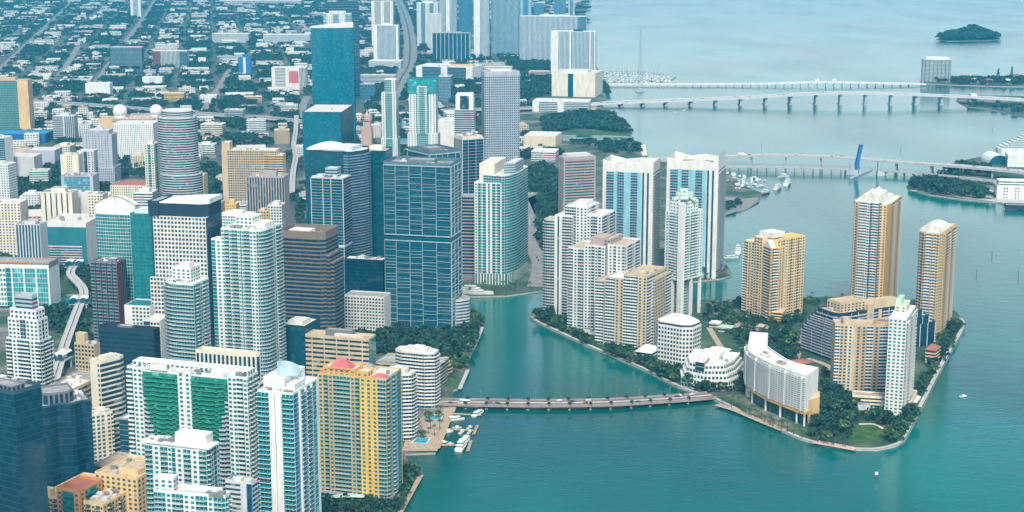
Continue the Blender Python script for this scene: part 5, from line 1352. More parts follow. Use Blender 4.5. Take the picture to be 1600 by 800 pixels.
def bridge(name, label, rows, w, th, piers, pier_w, lanes=(0,), dmat='concrete', rmat='roadpale', cols=2, zoff=0, median=False, cat='bridge', pier_mat=None, rail_h=1.1, rail=True):
    pts = path3(rows); mid = pts[len(pts) // 2]; org = (mid[0], mid[1], 0)
    root = empty(name, org, label, cat)
    deck_solid(pts, w, th).build('deck', dmat, root, org)
    m = MB()
    for o in lanes:
        q = offs(pts, o) if o else pts
        lw = (w - 3) if len(lanes) == 1 else (w / 2 - 3)
        Lf, Rt = ribbon([p[:2] for p in q], lw)
        for i in range(len(q) - 1): m.face([(*Rt[i], q[i][2] + .03), (*Rt[i + 1], q[i + 1][2] + .03), (*Lf[i + 1], q[i + 1][2] + .03), (*Lf[i], q[i][2] + .03)])
    m.build('roadway', rmat, root, org)
    m = MB()
    for o in lanes:
        q = offs(pts, o) if o else pts
        for i in range(0, len(q) - 1):
            a, b = q[i], q[i + 1]; L = math.hypot(b[0] - a[0], b[1] - a[1]); k = int(L // 12)
            for j in range(k):
                t0, t1 = j / k, (j + .4) / k
                p0 = [a[c] + (b[c] - a[c]) * t0 for c in range(3)]; p1 = [a[c] + (b[c] - a[c]) * t1 for c in range(3)]
                nx, ny = -(b[1] - a[1]) / L * .2, (b[0] - a[0]) / L * .2
                m.face([(p0[0] - nx, p0[1] - ny, p0[2] + .06), (p1[0] - nx, p1[1] - ny, p1[2] + .06), (p1[0] + nx, p1[1] + ny, p1[2] + .06), (p0[0] + nx, p0[1] + ny, p0[2] + .06)])
    if m.f: m.build('lane_markings', 'paint', root, org)
    if rail:
        for o in (w / 2 - .3, -w / 2 + .3):
            q = offs(pts, o); deck_solid([(x, y, z + rail_h) for x, y, z in q], .35, rail_h - .02).build('parapet', dmat, root, org)
    if median:
        deck_solid([(x, y, z + .35) for x, y, z in pts], 1.6, .3).build('median', 'ltgray', root, org)
    for px in piers:
        best = min(pts, key=lambda p: abs(PX(*p)[0] - px)); i = pts.index(best)
        a, b = pts[max(0, i - 1)], pts[min(len(pts) - 1, i + 1)]; ang = math.atan2(b[1] - a[1], b[0] - a[0])
        # slide to the exact column along the deck
        dx = (px - PX(*best)[0]) / FPX * (best[1] * CP + (HC - best[2]) * SP)
        c = (best[0] + dx, best[1] + dx * math.tan(ang)); zt = best[2] - th
        m = MB()
        for k in range(cols):
            o = 0 if cols == 1 else (k / (cols - 1) - .5) * w * .6
            m.box((c[0] - sin(ang) * o, c[1] + cos(ang) * o), (pier_w, pier_w, zt - .8 + 3), ang, -3, bot=False)
        m.box(c, (pier_w * 1.1, w * .86, .8), ang, zt - .85)
        m.box(c, (pier_w * 1.7, w * .8, 1.6 + 2), ang, -2.2)
        m.build('pier', pier_mat or dmat, root, org)
    return pts, root
KEYP, KEYR = bridge('road_bridge', 'low arched road bridge linking the waterfront to the island, lined with potted trees',
    [(684, 634, 627), (750, 636, 628.5), (850, 637.5, 629.5), (950, 636, 628), (1030, 631, 623.5), (1080, 627, 620), (1112, 623, 617)], 17, 1.5,
    [729, 761, 793, 825, 857, 889, 921, 952, 983, 1012, 1042, 1071], 1.2, (4.3, -4.3), 'roadwall', 'roadbrown', 3, median=True)
PORTP, _ = bridge('road_bridge', 'long high road bridge to the port, passing behind the blue raised drawbridge',
    [(1000, 252, 249.5), (1070, 255, 246), (1135, 257, 243.5), (1200, 259, 242), (1300, 262, 244.5), (1400, 267, 252), (1500, 274, 259), (1600, 283, 268), (1680, 290, 276)], 24, 2.4,
    [1062, 1120, 1174, 1228, 1283, 1341, 1401, 1457, 1508, 1553, 1605], 2.6, (0,), 'gray', 'concrete', 2)
MACP, _ = bridge('road_bridge', 'highest and farthest curving causeway bridge on paired columns across the bay',
    [(905, 166, 164), (940, 166, 161), (1000, 165, 158), (1100, 164, 154.5), (1200, 163.5, 149.5), (1260, 163, 146), (1320, 163, 144.5), (1400, 163.5, 146), (1500, 163.5, 150), (1600, 165, 155), (1690, 166, 158)], 34, 3.0,
    [970, 1004, 1040, 1079, 1118, 1157, 1196, 1235, 1275, 1313, 1352, 1392, 1430, 1470, 1515, 1560], 5.0, (8, -8), 'ltgray', 'concrete', 2, pier_mat='lav')
VENP, vr = bridge('causeway_bridge', 'low flat white causeway with many short piers near the mast, ending at the round-fronted tower',
    [(925, 135, 132), (1100, 135, 131.6), (1200, 135, 130.6), (1270, 135, 128.6), (1310, 135, 128.6), (1400, 134.5, 130.6), (1446, 134, 131)], 14, 2.2,
    [940 + 13 * k for k in range(38)], 2.4, (0,), 'offwhite', 'concrete', 2, cat='causeway', rail_h=2.2)
for px in (1276, 1303):
    p = min(VENP, key=lambda q: abs(PX(*q)[0] - px)); m = MB(); m.box(p, (12, 8, 9), 0, p[2]); m.build('bascule_house', 'offwhite', vr, (VENP[len(VENP) // 2][0], VENP[len(VENP) // 2][1], 0))
DRAW1, dr = bridge('drawbridge', 'old low trestle bridge with a tall blue raised leaf, below the port bridge',
    [(1128, 268, 260), (1200, 269, 260.5), (1260, 270.5, 262), (1322, 272, 264)], 10, 1.6, [1140 + 14.5 * k for k in range(13)], 1.5, (0,), 'gray', 'roadbrown', 2, pier_mat='dkgray')
o_ = DRAW1[len(DRAW1) // 2]; o_ = (o_[0], o_[1], 0)
e = DRAW1[-1]
m = MB(); m.box((e[0] + 9, e[1]), (20, 16, 9), 0, -1); m.box((e[0] + 9, e[1] - 4), (7, 6, 9), 0, 8.05); m.build('bascule_pier', 'lav', dr, o_)
leaf = Zrow(e[1], 226)
m = MB()
for yy in (-4.5, 4.5): m.tube((e[0] + 15, e[1] + yy, 6), (e[0] + 23, e[1] + yy, leaf), 1.0, .8, 4)
p = [(e[0] + 13, 5), (e[0] + 18, 5), (e[0] + 26, leaf), (e[0] + 21, leaf)]
for ya, yb in ((-5, 5),):
    q = [(x, e[1] + ya, z) for x, z in p]; r = [(x, e[1] + yb, z) for x, z in p]
    m.face(q); m.face(r[::-1])
    for i in range(4): m.face([q[i], r[i], r[(i + 1) % 4], q[(i + 1) % 4]])
m.build('raised_leaf', 'blue', dr, o_)
m = MB(); a = G(1330, 279, 0); c = G(1361, 266, 0); strip(m, [a, c], 4, 2.2); deck_solid([(*a, 2.2), (*c, 2.2)], 4, 3).build('fender', 'lav', dr, o_)
DRAW2, dr2 = bridge('drawbridge', 'remaining trestle half of the old bridge beside the wooded port shore, small grey raised leaf',
    [(1374, 274, 266), (1420, 277, 269), (1480, 283, 275), (1560, 291, 283), (1640, 298, 291)], 10, 1.6, [1384 + 14.5 * k for k in range(14)], 1.5, (0,), 'gray', 'roadbrown', 2, pier_mat='dkgray')
o2 = DRAW2[len(DRAW2) // 2]; o2 = (o2[0], o2[1], 0); e = DRAW2[0]
m = MB(); m.box((e[0] + 4, e[1]), (16, 14, 8.5), 0, -1); m.build('bascule_pier', 'ltgray', dr2, o2)
m = MB(); m.box((e[0] - 2, e[1]), (2, 8, 17), 0, 8); m.build('raised_leaf', 'lav', dr2, o2)
def track(label, rows, w, pitch, cat='railway', name='elevated_railway', mat='concrete', th=1.6, name2='guideway'):
    pts = []
    for px, py, z in rows: pts.append((*G(px, py, z), z))
    pts = smooth(pts, 6); mid = pts[len(pts) // 2]; org = (mid[0], mid[1], Z0)
    root = empty(name, org, label, cat)
    if w < 12:
        for o in (w * .27, -w * .27):
            q = offs(pts, o); deck_solid(q, w * .44, th).build(name2, mat, root, org)
            for s_ in (w * .2, -w * .2): deck_solid([(x, y, z + .8) for x, y, z in offs(q, s_)], .3, .78).build('parapet', 'offwhite', root, org)
    else:
        deck_solid(pts, w, th).build(name2, mat, root, org)
        m = MB(); strip(m, [p[:2] for p in pts], w - 3, [p[2] + .05 for p in pts]); m.build('roadway', 'roadpale', root, org)
        for s_ in (w / 2 - .3, -w / 2 + .3): deck_solid([(x, y, z + 1) for x, y, z in offs(pts, s_)], .4, .98).build('parapet', mat, root, org)
    acc = 0
    for i in range(1, len(pts)):
        acc += math.hypot(pts[i][0] - pts[i - 1][0], pts[i][1] - pts[i - 1][1])
        if acc > pitch:
            acc = 0; m = MB(); m.tube((pts[i][0], pts[i][1], Z0 - 1), (pts[i][0], pts[i][1], pts[i][2] - th), 1.1 if w < 12 else 1.6, 1.4 if w < 12 else 2.2, 8)
            m.build('pier', mat, root, org)
    claim(ribbon([p[:2] for p in pts], w)[0] + ribbon([p[:2] for p in pts], w)[1][::-1])
    return pts
def station(label, px, py, z, w, d, ang):
    c = G(px, py, z); org = (c[0], c[1], Z0); root = empty('railway_station', org, label, 'station')
    m = MB(); m.box(c, (w, d, 1.2), ang, z - 3.2); m.build('platform', 'concrete', root, org)
    for s_ in (-1, 1):
        m = MB(); n = 6
        for i in range(n):
            f = lambda t: (s_ * w * .27 + (t - .5) * w * .42, z + 3.5 + 1.6 * sin(pi * t))
            (x0, z0), (x1, z1) = f(i / n), f((i + 1) / n)
            P_ = lambda x, y: (c[0] + x * cos(ang) - y * sin(ang), c[1] + x * sin(ang) + y * cos(ang))
            m.face([(*P_(x0, -d / 2), z0), (*P_(x1, -d / 2), z1), (*P_(x1, d / 2), z1), (*P_(x0, d / 2), z0)])
            m.face([(*P_(x0, -d / 2), z - 2), (*P_(x1, -d / 2), z - 2), (*P_(x1, -d / 2), z1 - .4), (*P_(x0, -d / 2), z0 - .4)], mi=1)
        m.build('canopy', ['white', 'gblue'], root, org)
    for s_ in (-1, 1):
        for t_ in (-1, 1):
            m = MB(); m.tube((c[0] + s_ * w * .4 * cos(ang) - t_ * d * .4 * sin(ang), c[1] + s_ * w * .4 * sin(ang) + t_ * d * .4 * cos(ang), Z0 - .5), (c[0] + s_ * w * .4 * cos(ang) - t_ * d * .4 * sin(ang), c[1] + s_ * w * .4 * sin(ang) + t_ * d * .4 * cos(ang), z - 3.2), .9, .9, 8)
            m.build('column', 'concrete', root, org)
track('curving elevated railway on pillars that snakes down past the dark striped slim tower', [(118, 412, 12), (110, 426, 12), (117, 436, 12), (128, 448, 12), (131, 460, 12), (125, 474, 12), (115, 500, 12), (104, 530, 12), (97, 553, 12), (91, 572, 12), (84, 596, 11)], 10, 28)
station('upper white twin-roofed railway station on pillars near the turquoise-windowed office', 118, 411, 13, 22, 24, .1)
station('middle railway station by the river with two short pale roofs', 124, 470, 13, 20, 14, .1)
station('white domed railway station at the lower end of the curving track', 97, 557, 14, 12, 20, -.2)
track('pale elevated people-mover track left of the dark teal base block', [(463, 180, 11), (462, 205, 11), (459, 225, 11), (462, 245, 11), (458, 268, 11), (456, 300, 11)], 9, 32, 'people mover', 'people_mover_track')
track('elevated highway on pillars crossing the upper left district', [(30, 156, 9), (90, 160, 9), (150, 164, 10), (235, 171, 10), (330, 178, 10), (420, 184, 10), (478, 190, 10)], 30, 45, 'highway', 'elevated_highway', 'concrete', 2, 'deck')
track('elevated highway leading to the far causeway bridge behind the concrete grid tower', [(690, 172, 9), (760, 170, 9), (830, 168, 9), (910, 164, 8)], 28, 45, 'highway', 'elevated_highway', 'concrete', 2, 'deck')
# lattice mast in the bay
c = G(1000, 143, 0); hm_ = Zrow(c[1], 40)
root = empty('radio_mast', (c[0], c[1], 0), 'very tall thin lattice radio mast on a platform in the bay', 'radio mast')
m = MB()
for k in range(3):
    a = 2 * pi * k / 3 + .5; r0, r1 = 7, 1.2
    m.tube((c[0] + r0 * cos(a), c[1] + r0 * sin(a), 4), (c[0] + r1 * cos(a), c[1] + r1 * sin(a), hm_ - 12), .42, .36, 5)
    for j in range(18):
        t0, t1 = j / 18, (j + 1) / 18; a2 = a + 2 * pi / 3; ra, rb = r0 + (r1 - r0) * t0, r0 + (r1 - r0) * t1; z0, z1 = 4 + (hm_ - 16) * t0, 4 + (hm_ - 16) * t1
        m.tube((c[0] + ra * cos(a), c[1] + ra * sin(a), z0), (c[0] + rb * cos(a2), c[1] + rb * sin(a2), z1), .14, .14, 3, cap=False)
m.tube((c[0], c[1], hm_ - 13), (c[0], c[1], hm_), .4, .25, 5)
m.build('lattice', 'metal', root, (c[0], c[1], 0))
m = MB(); m.box(c, (22, 18, 5), 0, -1); m.box(c, (10, 8, 4), 0, 4.02); m.build('platform', 'lav', root, (c[0], c[1], 0))
# streets and boulevard
def N_(a): return (sin(rad(-10.5)) * a, cos(rad(-10.5)) * a)
NV, EV = (sin(rad(-10.5)), cos(rad(-10.5))), (cos(rad(-10.5)), -sin(rad(-10.5)))
BLVD = smooth([G(604, 168), G(612, 150), G(628, 120), G(639, 98), G(640, 60), G(632, 25), G(621, 0), G(607, -30)], 4)
m = MB(); strip(m, BLVD, 44, Z0 + .12); tag(m.build('road', 'roadpale'), kind='structure')
m = MB(); strip(m, BLVD, 5, Z0 + .2); tag(m.build('road_median', 'lawn'), kind='structure')
claim(ribbon(BLVD, 50)[0] + ribbon(BLVD, 50)[1][::-1])
STREETS = []
def street(px, w, mat='roadpale'):
    pts = smooth([G(*p) for p in px], 3); m = MB(); strip(m, pts, w, Z0 + .1); STREETS.append((pts, w))
    tag(m.build('street', mat), kind='structure')
    claim(ribbon(pts, w)[0] + ribbon(pts, w)[1][::-1])
street([(-10, 118), (30, 80), (75, 38), (110, 5)], 17); street([(196, 66), (222, 32), (245, -3), (262, -25)], 20); street([(140, 140), (158, 117), (172, 97)], 15)
street([(318, 172), (340, 140), (360, 108)], 17); street([(480, 190), (472, 170), (480, 150)], 18); street([(92, 118), (108, 96), (122, 72)], 18)
street([(838, 448), (845, 410), (826, 380), (822, 345), (835, 300)], 22, 'roadpale'); street([(898, 150), (880, 134), (870, 128)], 20, 'paving')
street([(660, 182), (760, 178), (840, 176), (930, 160)], 20, 'roadpale'); street([(445, 262), (450, 300), (456, 350), (462, 400)], 18, 'asphalt')
sheet('street', [(600, 612), (690, 606), (700, 622), (690, 632), (600, 640)], 'asphalt', Z0 + .09)
# pool terrace, waterside walks
sheet('terrace', [(630, 700), (678, 702), (708, 634), (690, 640), (640, 660)], 'paving', Z0 + .08)
m = MB(); strip(m, [G(709, 634), G(682, 701)], 5.5, Z0 + .25); tag(m.build('boardwalk', 'deckwood'), kind='structure')
m = MB(); strip(m, [G(627, 703), G(684, 703)], 6, Z0 + .3); tag(m.build('boardwalk', 'deckwood'), kind='structure')
m = MB(); strip(m, [G(624, 803), G(658, 742)], 4, Z0 + .12); tag(m.build('seawall_walk', 'deckwood'), kind='structure')
m = MB(); strip(m, [G(718, 608), G(731, 578)], 3.5, Z0 + .12); tag(m.build('seawall_walk', 'concrete'), kind='structure')
m = MB(); strip(m, [G(741, 541), G(754, 511)], 3.5, Z0 + .12); tag(m.build('seawall_walk', 'concrete'), kind='structure')
def pool(label, pts):
    pl = ccw([G(*p) for p in pts]); m = MB(); m.prism(pl, Z0 - .3, Z0 + .3); c = pl[0]
    rim = MB(); ou = inset(pl, -1.2)
    for i in range(len(pl)):
        j = (i + 1) % len(pl); rim.face([(*ou[i], Z0 + .36), (*ou[j], Z0 + .36), (*pl[j], Z0 + .36), (*pl[i], Z0 + .36)])
    rt = empty('swimming_pool', (c[0], c[1], Z0), label, 'swimming pool'); m.build('pool_water', 'pool', rt, (c[0], c[1], Z0)); rim.build('coping', 'offwhite', rt, (c[0], c[1], Z0))
pool('larger turquoise swimming pool at the corner of the marina terrace', [(645, 692), (666, 693), (671, 685), (652, 684)])
pool('smaller turquoise swimming pool nearer the road bridge on the marina terrace', [(668, 656), (688, 656), (691, 650), (672, 649)])
pool('small pool on the terrace left of the slim white island tower', [(1342, 626), (1362, 627), (1364, 623), (1344, 622)])
sheet('lawn', [(1329, 676), (1334, 690), (1352, 694), (1372, 688), (1383, 674), (1366, 665), (1342, 663)], 'lawn', Z0 + .1)
sheet('lawn', [(1130, 523), (1172, 522), (1172, 514), (1140, 514)], 'lawn', Z0 + .1); sheet('lawn', [(1300, 612), (1335, 618), (1335, 604), (1300, 600)], 'lawn', Z0 + .1)
sheet('lawn', [(684, 598), (712, 606), (722, 590), (700, 585)], 'lawn', Z0 + .1)
sheet('lawn', [(824, 310), (838, 340), (850, 345), (848, 300)], 'lawn', Z0 + .1); sheet('lawn', [(900, 212), (980, 211), (972, 203), (905, 205)], 'lawn', Z0 + .1); sheet('lawn', [(15, 300), (95, 303), (95, 270), (20, 270)], 'lawn', Z0 + .1)
sheet('lawn', [(35, 104), (82, 104), (84, 97), (40, 97)], 'lawn', Z0 + .1); sheet('lawn', [(60, 492), (120, 494), (116, 484), (70, 483)], 'lawn', Z0 + .1)
m = MB(); strip(m, smooth([G(1272, 690), G(1295, 694), G(1318, 698), G(1337, 702)], 4), 9, Z0 + .14); tag(m.build('plaza', 'palepink'), kind='structure')
m = MB(); strip(m, smooth([G(1120, 632), G(1150, 641), G(1185, 656), G(1225, 672)], 4), 8, Z0 + .13); tag(m.build('plaza', 'paving'), kind='structure')
m = MB(); strip(m, smooth([G(1100, 618), G(1130, 612), G(1165, 606)], 4), 14, Z0 + .15); tag(m.build('road', 'asphalt'), kind='structure')
m = MB(); strip(m, smooth([G(1300, 612), G(1312, 630), G(1318, 640)], 4), 6, Z0 + .16); tag(m.build('path', 'cream'), kind='structure')
m = MB(); strip(m, smooth([G(1342, 663), G(1366, 663), G(1380, 670)], 4), 3, Z0 + .16); tag(m.build('path', 'cream'), kind='structure')
for q_ in ([(1108, 505), (1130, 500), (1165, 503), (1205, 512), (1245, 520)], [(1245, 520), (1250, 545), (1236, 575)], [(1165, 604), (1150, 575), (1128, 545), (1108, 512)], [(1290, 600), (1298, 575), (1262, 560)]):
    m = MB(); strip(m, smooth([G(*p) for p in q_], 4), 6, Z0 + .13); tag(m.build('path', 'paving'), kind='structure')
sheet('plaza', [(1118, 508), (1150, 500), (1200, 508), (1240, 512), (1215, 530), (1180, 525)], 'paving', Z0 + .07); sheet('plaza', [(1380, 660), (1410, 650), (1425, 640), (1440, 620), (1420, 612), (1395, 640)], 'palecream', Z0 + .07)
sheet('plaza', [(1136, 335), (1165, 326), (1186, 315), (1184, 308), (1150, 312), (1134, 322)], 'roadpale', Z0 + .07); sheet('car_park', [(1420, 298), (1560, 316), (1640, 330), (1640, 310), (1520, 292)], 'concrete', Z0 + .07)
sheet('plaza', [(850, 170), (930, 172), (935, 162), (860, 160)], 'paving', Z0 + .07); sheet('pier_apron', [(996, 226), (1008, 226), (1012, 243), (1004, 244)], 'palecream', Z0 + .3)
sheet('road', [(1500, 156), (1560, 158), (1640, 162), (1640, 158), (1560, 154)], 'roadpale', Z0 + .1)
# ------------------------------------------------------------------ boats, ship, cars, markers
def hull(m, L, W, H, z0=-.4, mi=0):
    n = 8
    sec = []
    for i in range(n + 1):
        t = i / n; w = W / 2 * (1 - max(0, (t - .45) / .55) ** 2.2); rise = H * (1 + .25 * t * t)
        sec.append((L * (t - .5), w, rise))
    for i in range(n):
        (x0, w0, h0), (x1, w1, h1) = sec[i], sec[i + 1]
        for s_ in (-1, 1):
            q = [(x0, s_ * w0 * .75, z0), (x1, s_ * w1 * .6, z0), (x1, s_ * w1, h1), (x0, s_ * w0, h0)]
            m.face(q if s_ < 0 else q[::-1], None, mi)
        m.face([(x0, -w0, h0), (x1, -w1, h1), (x1, w1, h1), (x0, w0, h0)], None, mi)
    x0, w0, h0 = sec[0]; m.face([(x0, -w0 * .75, z0), (x0, -w0, h0), (x0, w0, h0), (x0, w0 * .75, z0)], None, mi)
def make_yacht(L, W, decks, label, cat='yacht', hullmat='white', group=None):
    r = empty('motor_yacht', (0, 0, 0), label, cat, group)
    m = MB(); hull(m, L, W, L * .09); m.build('hull', hullmat, r)
    z = L * .09
    for k in range(decks):
        l, w = L * (.62 - .16 * k), W * (.78 - .1 * k); cx = -L * .06 - L * .02 * k
        m = MB(); p = [(cx - l / 2, -w / 2), (cx + l * .38, -w / 2), (cx + l / 2, -w / 4), (cx + l / 2, w / 4), (cx + l * .38, w / 2), (cx - l / 2, w / 2)]
        m.prism(p, z, z + 2.3); s_ = m.build('cabin', 'white', r)
        m = MB(); q = inset(p, -.06); m.prism(q, z + .9, z + 1.7, top=False); m.build('window_band', 'gdark', s_)
        z += 2.3
    m = MB(); m.tube((-L * .1, 0, z), (-L * .12, 0, z + L * .1), .15, .1, 5); m.build('mast', 'white', r)
    return r
def make_motorboat(L, label, group=None):
    r = empty('motorboat', (0, 0, 0), label, 'boat', group)
    m = MB(); hull(m, L, L * .3, L * .1); m.build('hull', 'white', r)
    m = MB(); m.prism([(-L * .15, -L * .1), (L * .15, -L * .1), (L * .2, 0), (L * .15, L * .1), (-L * .15, L * .1)], L * .1, L * .1 + 1.4); m.build('cabin', 'offwhite', r)
    m = MB(); m.box((-L * .3, 0), (L * .2, L * .2, .5), 0, L * .1); m.build('cockpit', 'lav', r)
    return r
def make_sailboat(L, label, group=None):
    r = empty('sailboat', (0, 0, 0), label, 'sailboat', group)
    m = MB(); hull(m, L, L * .3, L * .09); m.build('hull', 'white', r)
    m = MB(); m.tube((L * .05, 0, L * .1), (L * .05, 0, L * 1.25), .22, .16, 5); m.build('mast', 'offwhite', r)
    m = MB(); m.tube((L * .05, 0, L * .22), (-L * .4, 0, L * .22), .3, .3, 5); m.build('boom', 'skyblue', r)
    m = MB(); m.box((-L * .05, 0), (L * .35, L * .18, .8), 0, L * .09); m.build('cabin', 'white', r)
    return r
def put(o, px, py, ang, sc=None, first=False):
    x, y = G(px, py, 0)
    c = o if first else copy_tree(o)
    c.location = (x, y, 0); c.rotation_euler = (0, 0, rad(ang))
    if sc: c.scale = (sc, sc, sc)
    return c
def relabel(o, l, g=None):
    o['label'] = l
    if g: o['group'] = g
    elif 'group' in o: del o['group']
    return o
put(make_yacht(34, 8, 3, 'big white yacht moored left of the yellow island tower'), 1153, 394, 80, first=True)
put(make_yacht(20, 6, 1, 'smaller white yacht moored at the tip below the big yacht by the bayside towers'), 1143, 404, 20, first=True)
put(make_yacht(46, 10, 3, 'long white yacht moored beside the river mouth, bow pointing right'), 741, 461, -8, first=True)
put(make_yacht(38, 9, 3, 'largest white yacht at the outer end of the bayside marina'), 1231, 288, 70, first=True)
put(make_yacht(32, 8, 2, 'white yacht next to the largest one at the outer marina'), 1216, 295, 62, first=True)
put(make_yacht(26, 7, 2, 'dark-hulled yacht at the marina quay by the paved pier', hullmat='maroon'), 1196, 303, 50, first=True)
put(make_yacht(22, 6, 2, 'white yacht behind the outer marina yachts nearest the trestle bridge'), 1225, 277, 30, first=True)
put(make_yacht(22, 6, 2, 'white sport-fishing yacht nearest the road bridge in the small marina'), 729, 636, -15, first=True)
put(make_yacht(17, 5, 1, 'white cruiser with red cover at the outer end of the first marina dock'), 748, 648, 60, first=True)
put(make_yacht(24, 7, 2, 'largest white yacht at the last dock of the small marina'), 722, 699, 78, first=True)
put(make_yacht(18, 6, 1, 'white cruiser tucked behind the largest yacht at the last dock'), 728, 689, 78, first=True)
put(make_yacht(16, 5, 1, 'white cruiser moored beside the boardwalk between first and second docks'), 712, 657, 20, first=True)
mbt = make_motorboat(8, 'small white motorboat at the second dock of the little marina', 'motorboats at the small marina')
for k, (px, py, a) in enumerate(((714, 669, 10), (722, 676, 70), (734, 676, 70), (734, 669, 60), (700, 676, 30))):
    put(mbt, px, py, a, 1.0 + .25 * (k % 3 == 1), first=(k == 0))
for px, py, a, l in ((693, 692, 30, 'small white motorboat by the boardwalk just above the last dock'), (703, 695, 40, 'white motorboat at the landward end of the last dock')):
    relabel(put(mbt, px, py, a), l)
def dock(label, pts, w):
    P_ = [(*G(x, y, 0), 1.1) for x, y in pts]; org = (P_[0][0], P_[0][1], 0); r = empty('dock', org, label, 'dock')
    deck_solid(P_, w, .5).build('decking', 'deckwood', r, org)
    L = math.hypot(P_[-1][0] - P_[0][0], P_[-1][1] - P_[0][1]); n = int(L // 8)
    for i in range(n + 1):
        t = i / max(1, n); m = MB(); c = (P_[0][0] + (P_[-1][0] - P_[0][0]) * t, P_[0][1] + (P_[-1][1] - P_[0][1]) * t + w * .5); m.tube((*c, -2), (*c, 2.4), .3, .3, 6); m.build('piling', 'bark', r, org)
dock('wooden dock nearest the road bridge', [(707, 648), (752, 650)], 2.6); dock('middle wooden dock of the small marina', [(699, 672), (742, 674)], 2.6)
dock('short cross dock at the end of the middle dock', [(740, 680), (746, 666)], 2.6); dock('last wooden dock of the small marina', [(690, 697), (716, 697)], 2.6); dock('short cross dock beside the largest yacht', [(731, 706), (736, 690)], 2.6)
G1 = 'boats at the bayside marina'
mb2 = make_motorboat(14, 'white boat packed among others in the bayside marina below the port bridge', G1)
fst = True
for r_ in range(5):
    for k in range(9):
        px, py = 1136 + k * 7.2 + r_ * 1.5 + R.uniform(-2.5, 2.5), 272 + r_ * 5.2 + k * 1.3 + R.uniform(-1.5, 1.5)
        if R.random() < .15: continue
        if px > 1134 + (6 - r_) * 14: continue
        put(mb2, px, py, R.choice([75, 85, -95, 40, 110]), R.uniform(.6, 1.5), first=fst); fst = False
G2 = 'sailboats in the far marina'
sb = make_sailboat(13, 'moored sailboat with bare mast in the crowded far marina by the causeway', G2)
fst = True
for r_ in range(5):
    for k in range(16):
        px, py = 942 + k * 6.6 + R.uniform(-2, 2) + r_ * 2, 113.5 + r_ * 3.4 + k * .25 + R.uniform(-.4, .4)
        if r_ in (0, 4) and k > 11: continue
        put(sb, px, py, R.choice([80, 90, -90, 70]), R.uniform(1.2, 2.0), first=fst); fst = False
dock('long pale breakwater dock along the far sailboat marina', [(938, 112), (990, 111.5), (1040, 117)], 4); dock('short outer dock at the right end of the far sailboat marina', [(1046, 127), (1056, 121)], 4)
tiny = [(1054, 176, 'tiny white boat between the two nearer bridges, left one'), (1068, 173, 'tiny white boat between the two nearer bridges, right one'), (1505, 620, 'tiny lone white boat off the island seawall')]
for px, py, l in tiny: relabel(put(mbt, px, py, 20, 1.0), l)
def marker(px, py, h, label, board='white', w=1.6):
    x, y = G(px, py, 0); r = empty('channel_marker', (x, y, 0), label, 'channel marker')
    m = MB(); m.tube((x, y, -3), (x, y, h), .35, .3, 6); m.build('post', 'bark', r, (x, y, 0))
    m = MB(); m.box((x, y - .4), (w, .15, w), 0, h - w * .7); m.build('board', board, r, (x, y, 0))
marker(1369, 750, 6, 'white channel marker on a post in front of the island tip', w=2.4)
for i, (px, py) in enumerate(((1526, 428), (1550, 400), (1591, 431), (1462, 188), (1551, 205), (1407, 236), (1190, 226), (1295, 72), (1217, 101), (1303, 116), (1289, 102))):
    marker(px, py, 7, ('dark channel marker post right of the peach island towers, middle of three', 'dark channel marker post right of the peach island towers, farthest of three', 'dark channel marker post near the right edge beside the island',
        'thin marker post below the right end of the far causeway bridge', 'thin marker post left of the cruise ship', 'thin marker post just above the port bridge near the raised leaf', 'thin marker post above the port bridge behind the bayside twin',
        'tiny marker post far out in the open bay', 'tiny marker post beyond the low causeway, left', 'tiny marker post just beyond the causeway bascule', 'tiny marker post beyond the low causeway, mid bay')[i], 'metal', 1.2)
# cruise ship
x0, y0 = G(1600, 243, 0)
sh = empty('cruise_ship', (x0, y0, 0), 'white cruise ship with stepped stern decks and blue windows at the right edge', 'cruise ship')
m = MB(); p = [(-46, -16), (200, -16), (250, 0), (200, 16), (-46, 16), (-50, 8), (-50, -8)]; m.prism(p, -2, 15, bot=True); m.build('hull', 'white', sh)
z = 15.02
for k in range(7):
    s_ = -44 + k * 6.5
    m = MB(); q = [(s_, -15 + .2 * k), (190 - 8 * k, -15 + .2 * k), (196 - 8 * k, 0), (190 - 8 * k, 15 - .2 * k), (s_, 15 - .2 * k)]; m.prism(q, z, z + 3.2); d_ = m.build('deck', 'white', sh)
    m = MB(); m.prism(inset(q, -.1), z + .9, z + 2.4, top=False); m.build('window_band', 'gteal', d_); z += 3.22
m = MB(); m.prism([(40, -5), (60, -5), (56, 5), (40, 5)], z, z + 14); m.build('funnel', 'skyblue', sh)
m = MB(); m.prism([(0, -8), (34, -8), (34, 8), (0, 8)], z, z + 3); m.build('pool_deck', 'pool', sh)
b = Bld('port_terminal', 'white port terminal with a barrel roof and dark arched opening, below the cruise ship', 'terminal', (1575, 1630, 1640, 262, 244, 10, 40), 'white', 'gdark', fh=5)
b.tier(0, 1, 's', roof='roofwhite'); b.done()
c = G(1561, 256); m = MB(); n = 10; rt = empty('port_hall', (*c, Z0), 'white barrel-vaulted hall with blue glazed arch end beside the cruise ship', 'hall')
for i in range(n):
    a0, a1 = pi * i / n, pi * (i + 1) / n
    f = lambda a, y: (c[0] + 17 * cos(a), c[1] + y, Z0 + 15 * sin(a))
    m.face([f(a0, 0), f(a1, 0), f(a1, 55), f(a0, 55)])
m.build('vaulted_roof', 'white', rt, (*c, Z0)); m = MB()
m.face([(c[0] + 16 * cos(pi * i / n), c[1] + .3, Z0 + 14 * sin(pi * i / n)) for i in range(n + 1)]); m.build('glazed_end', 'gblue', rt, (*c, Z0))
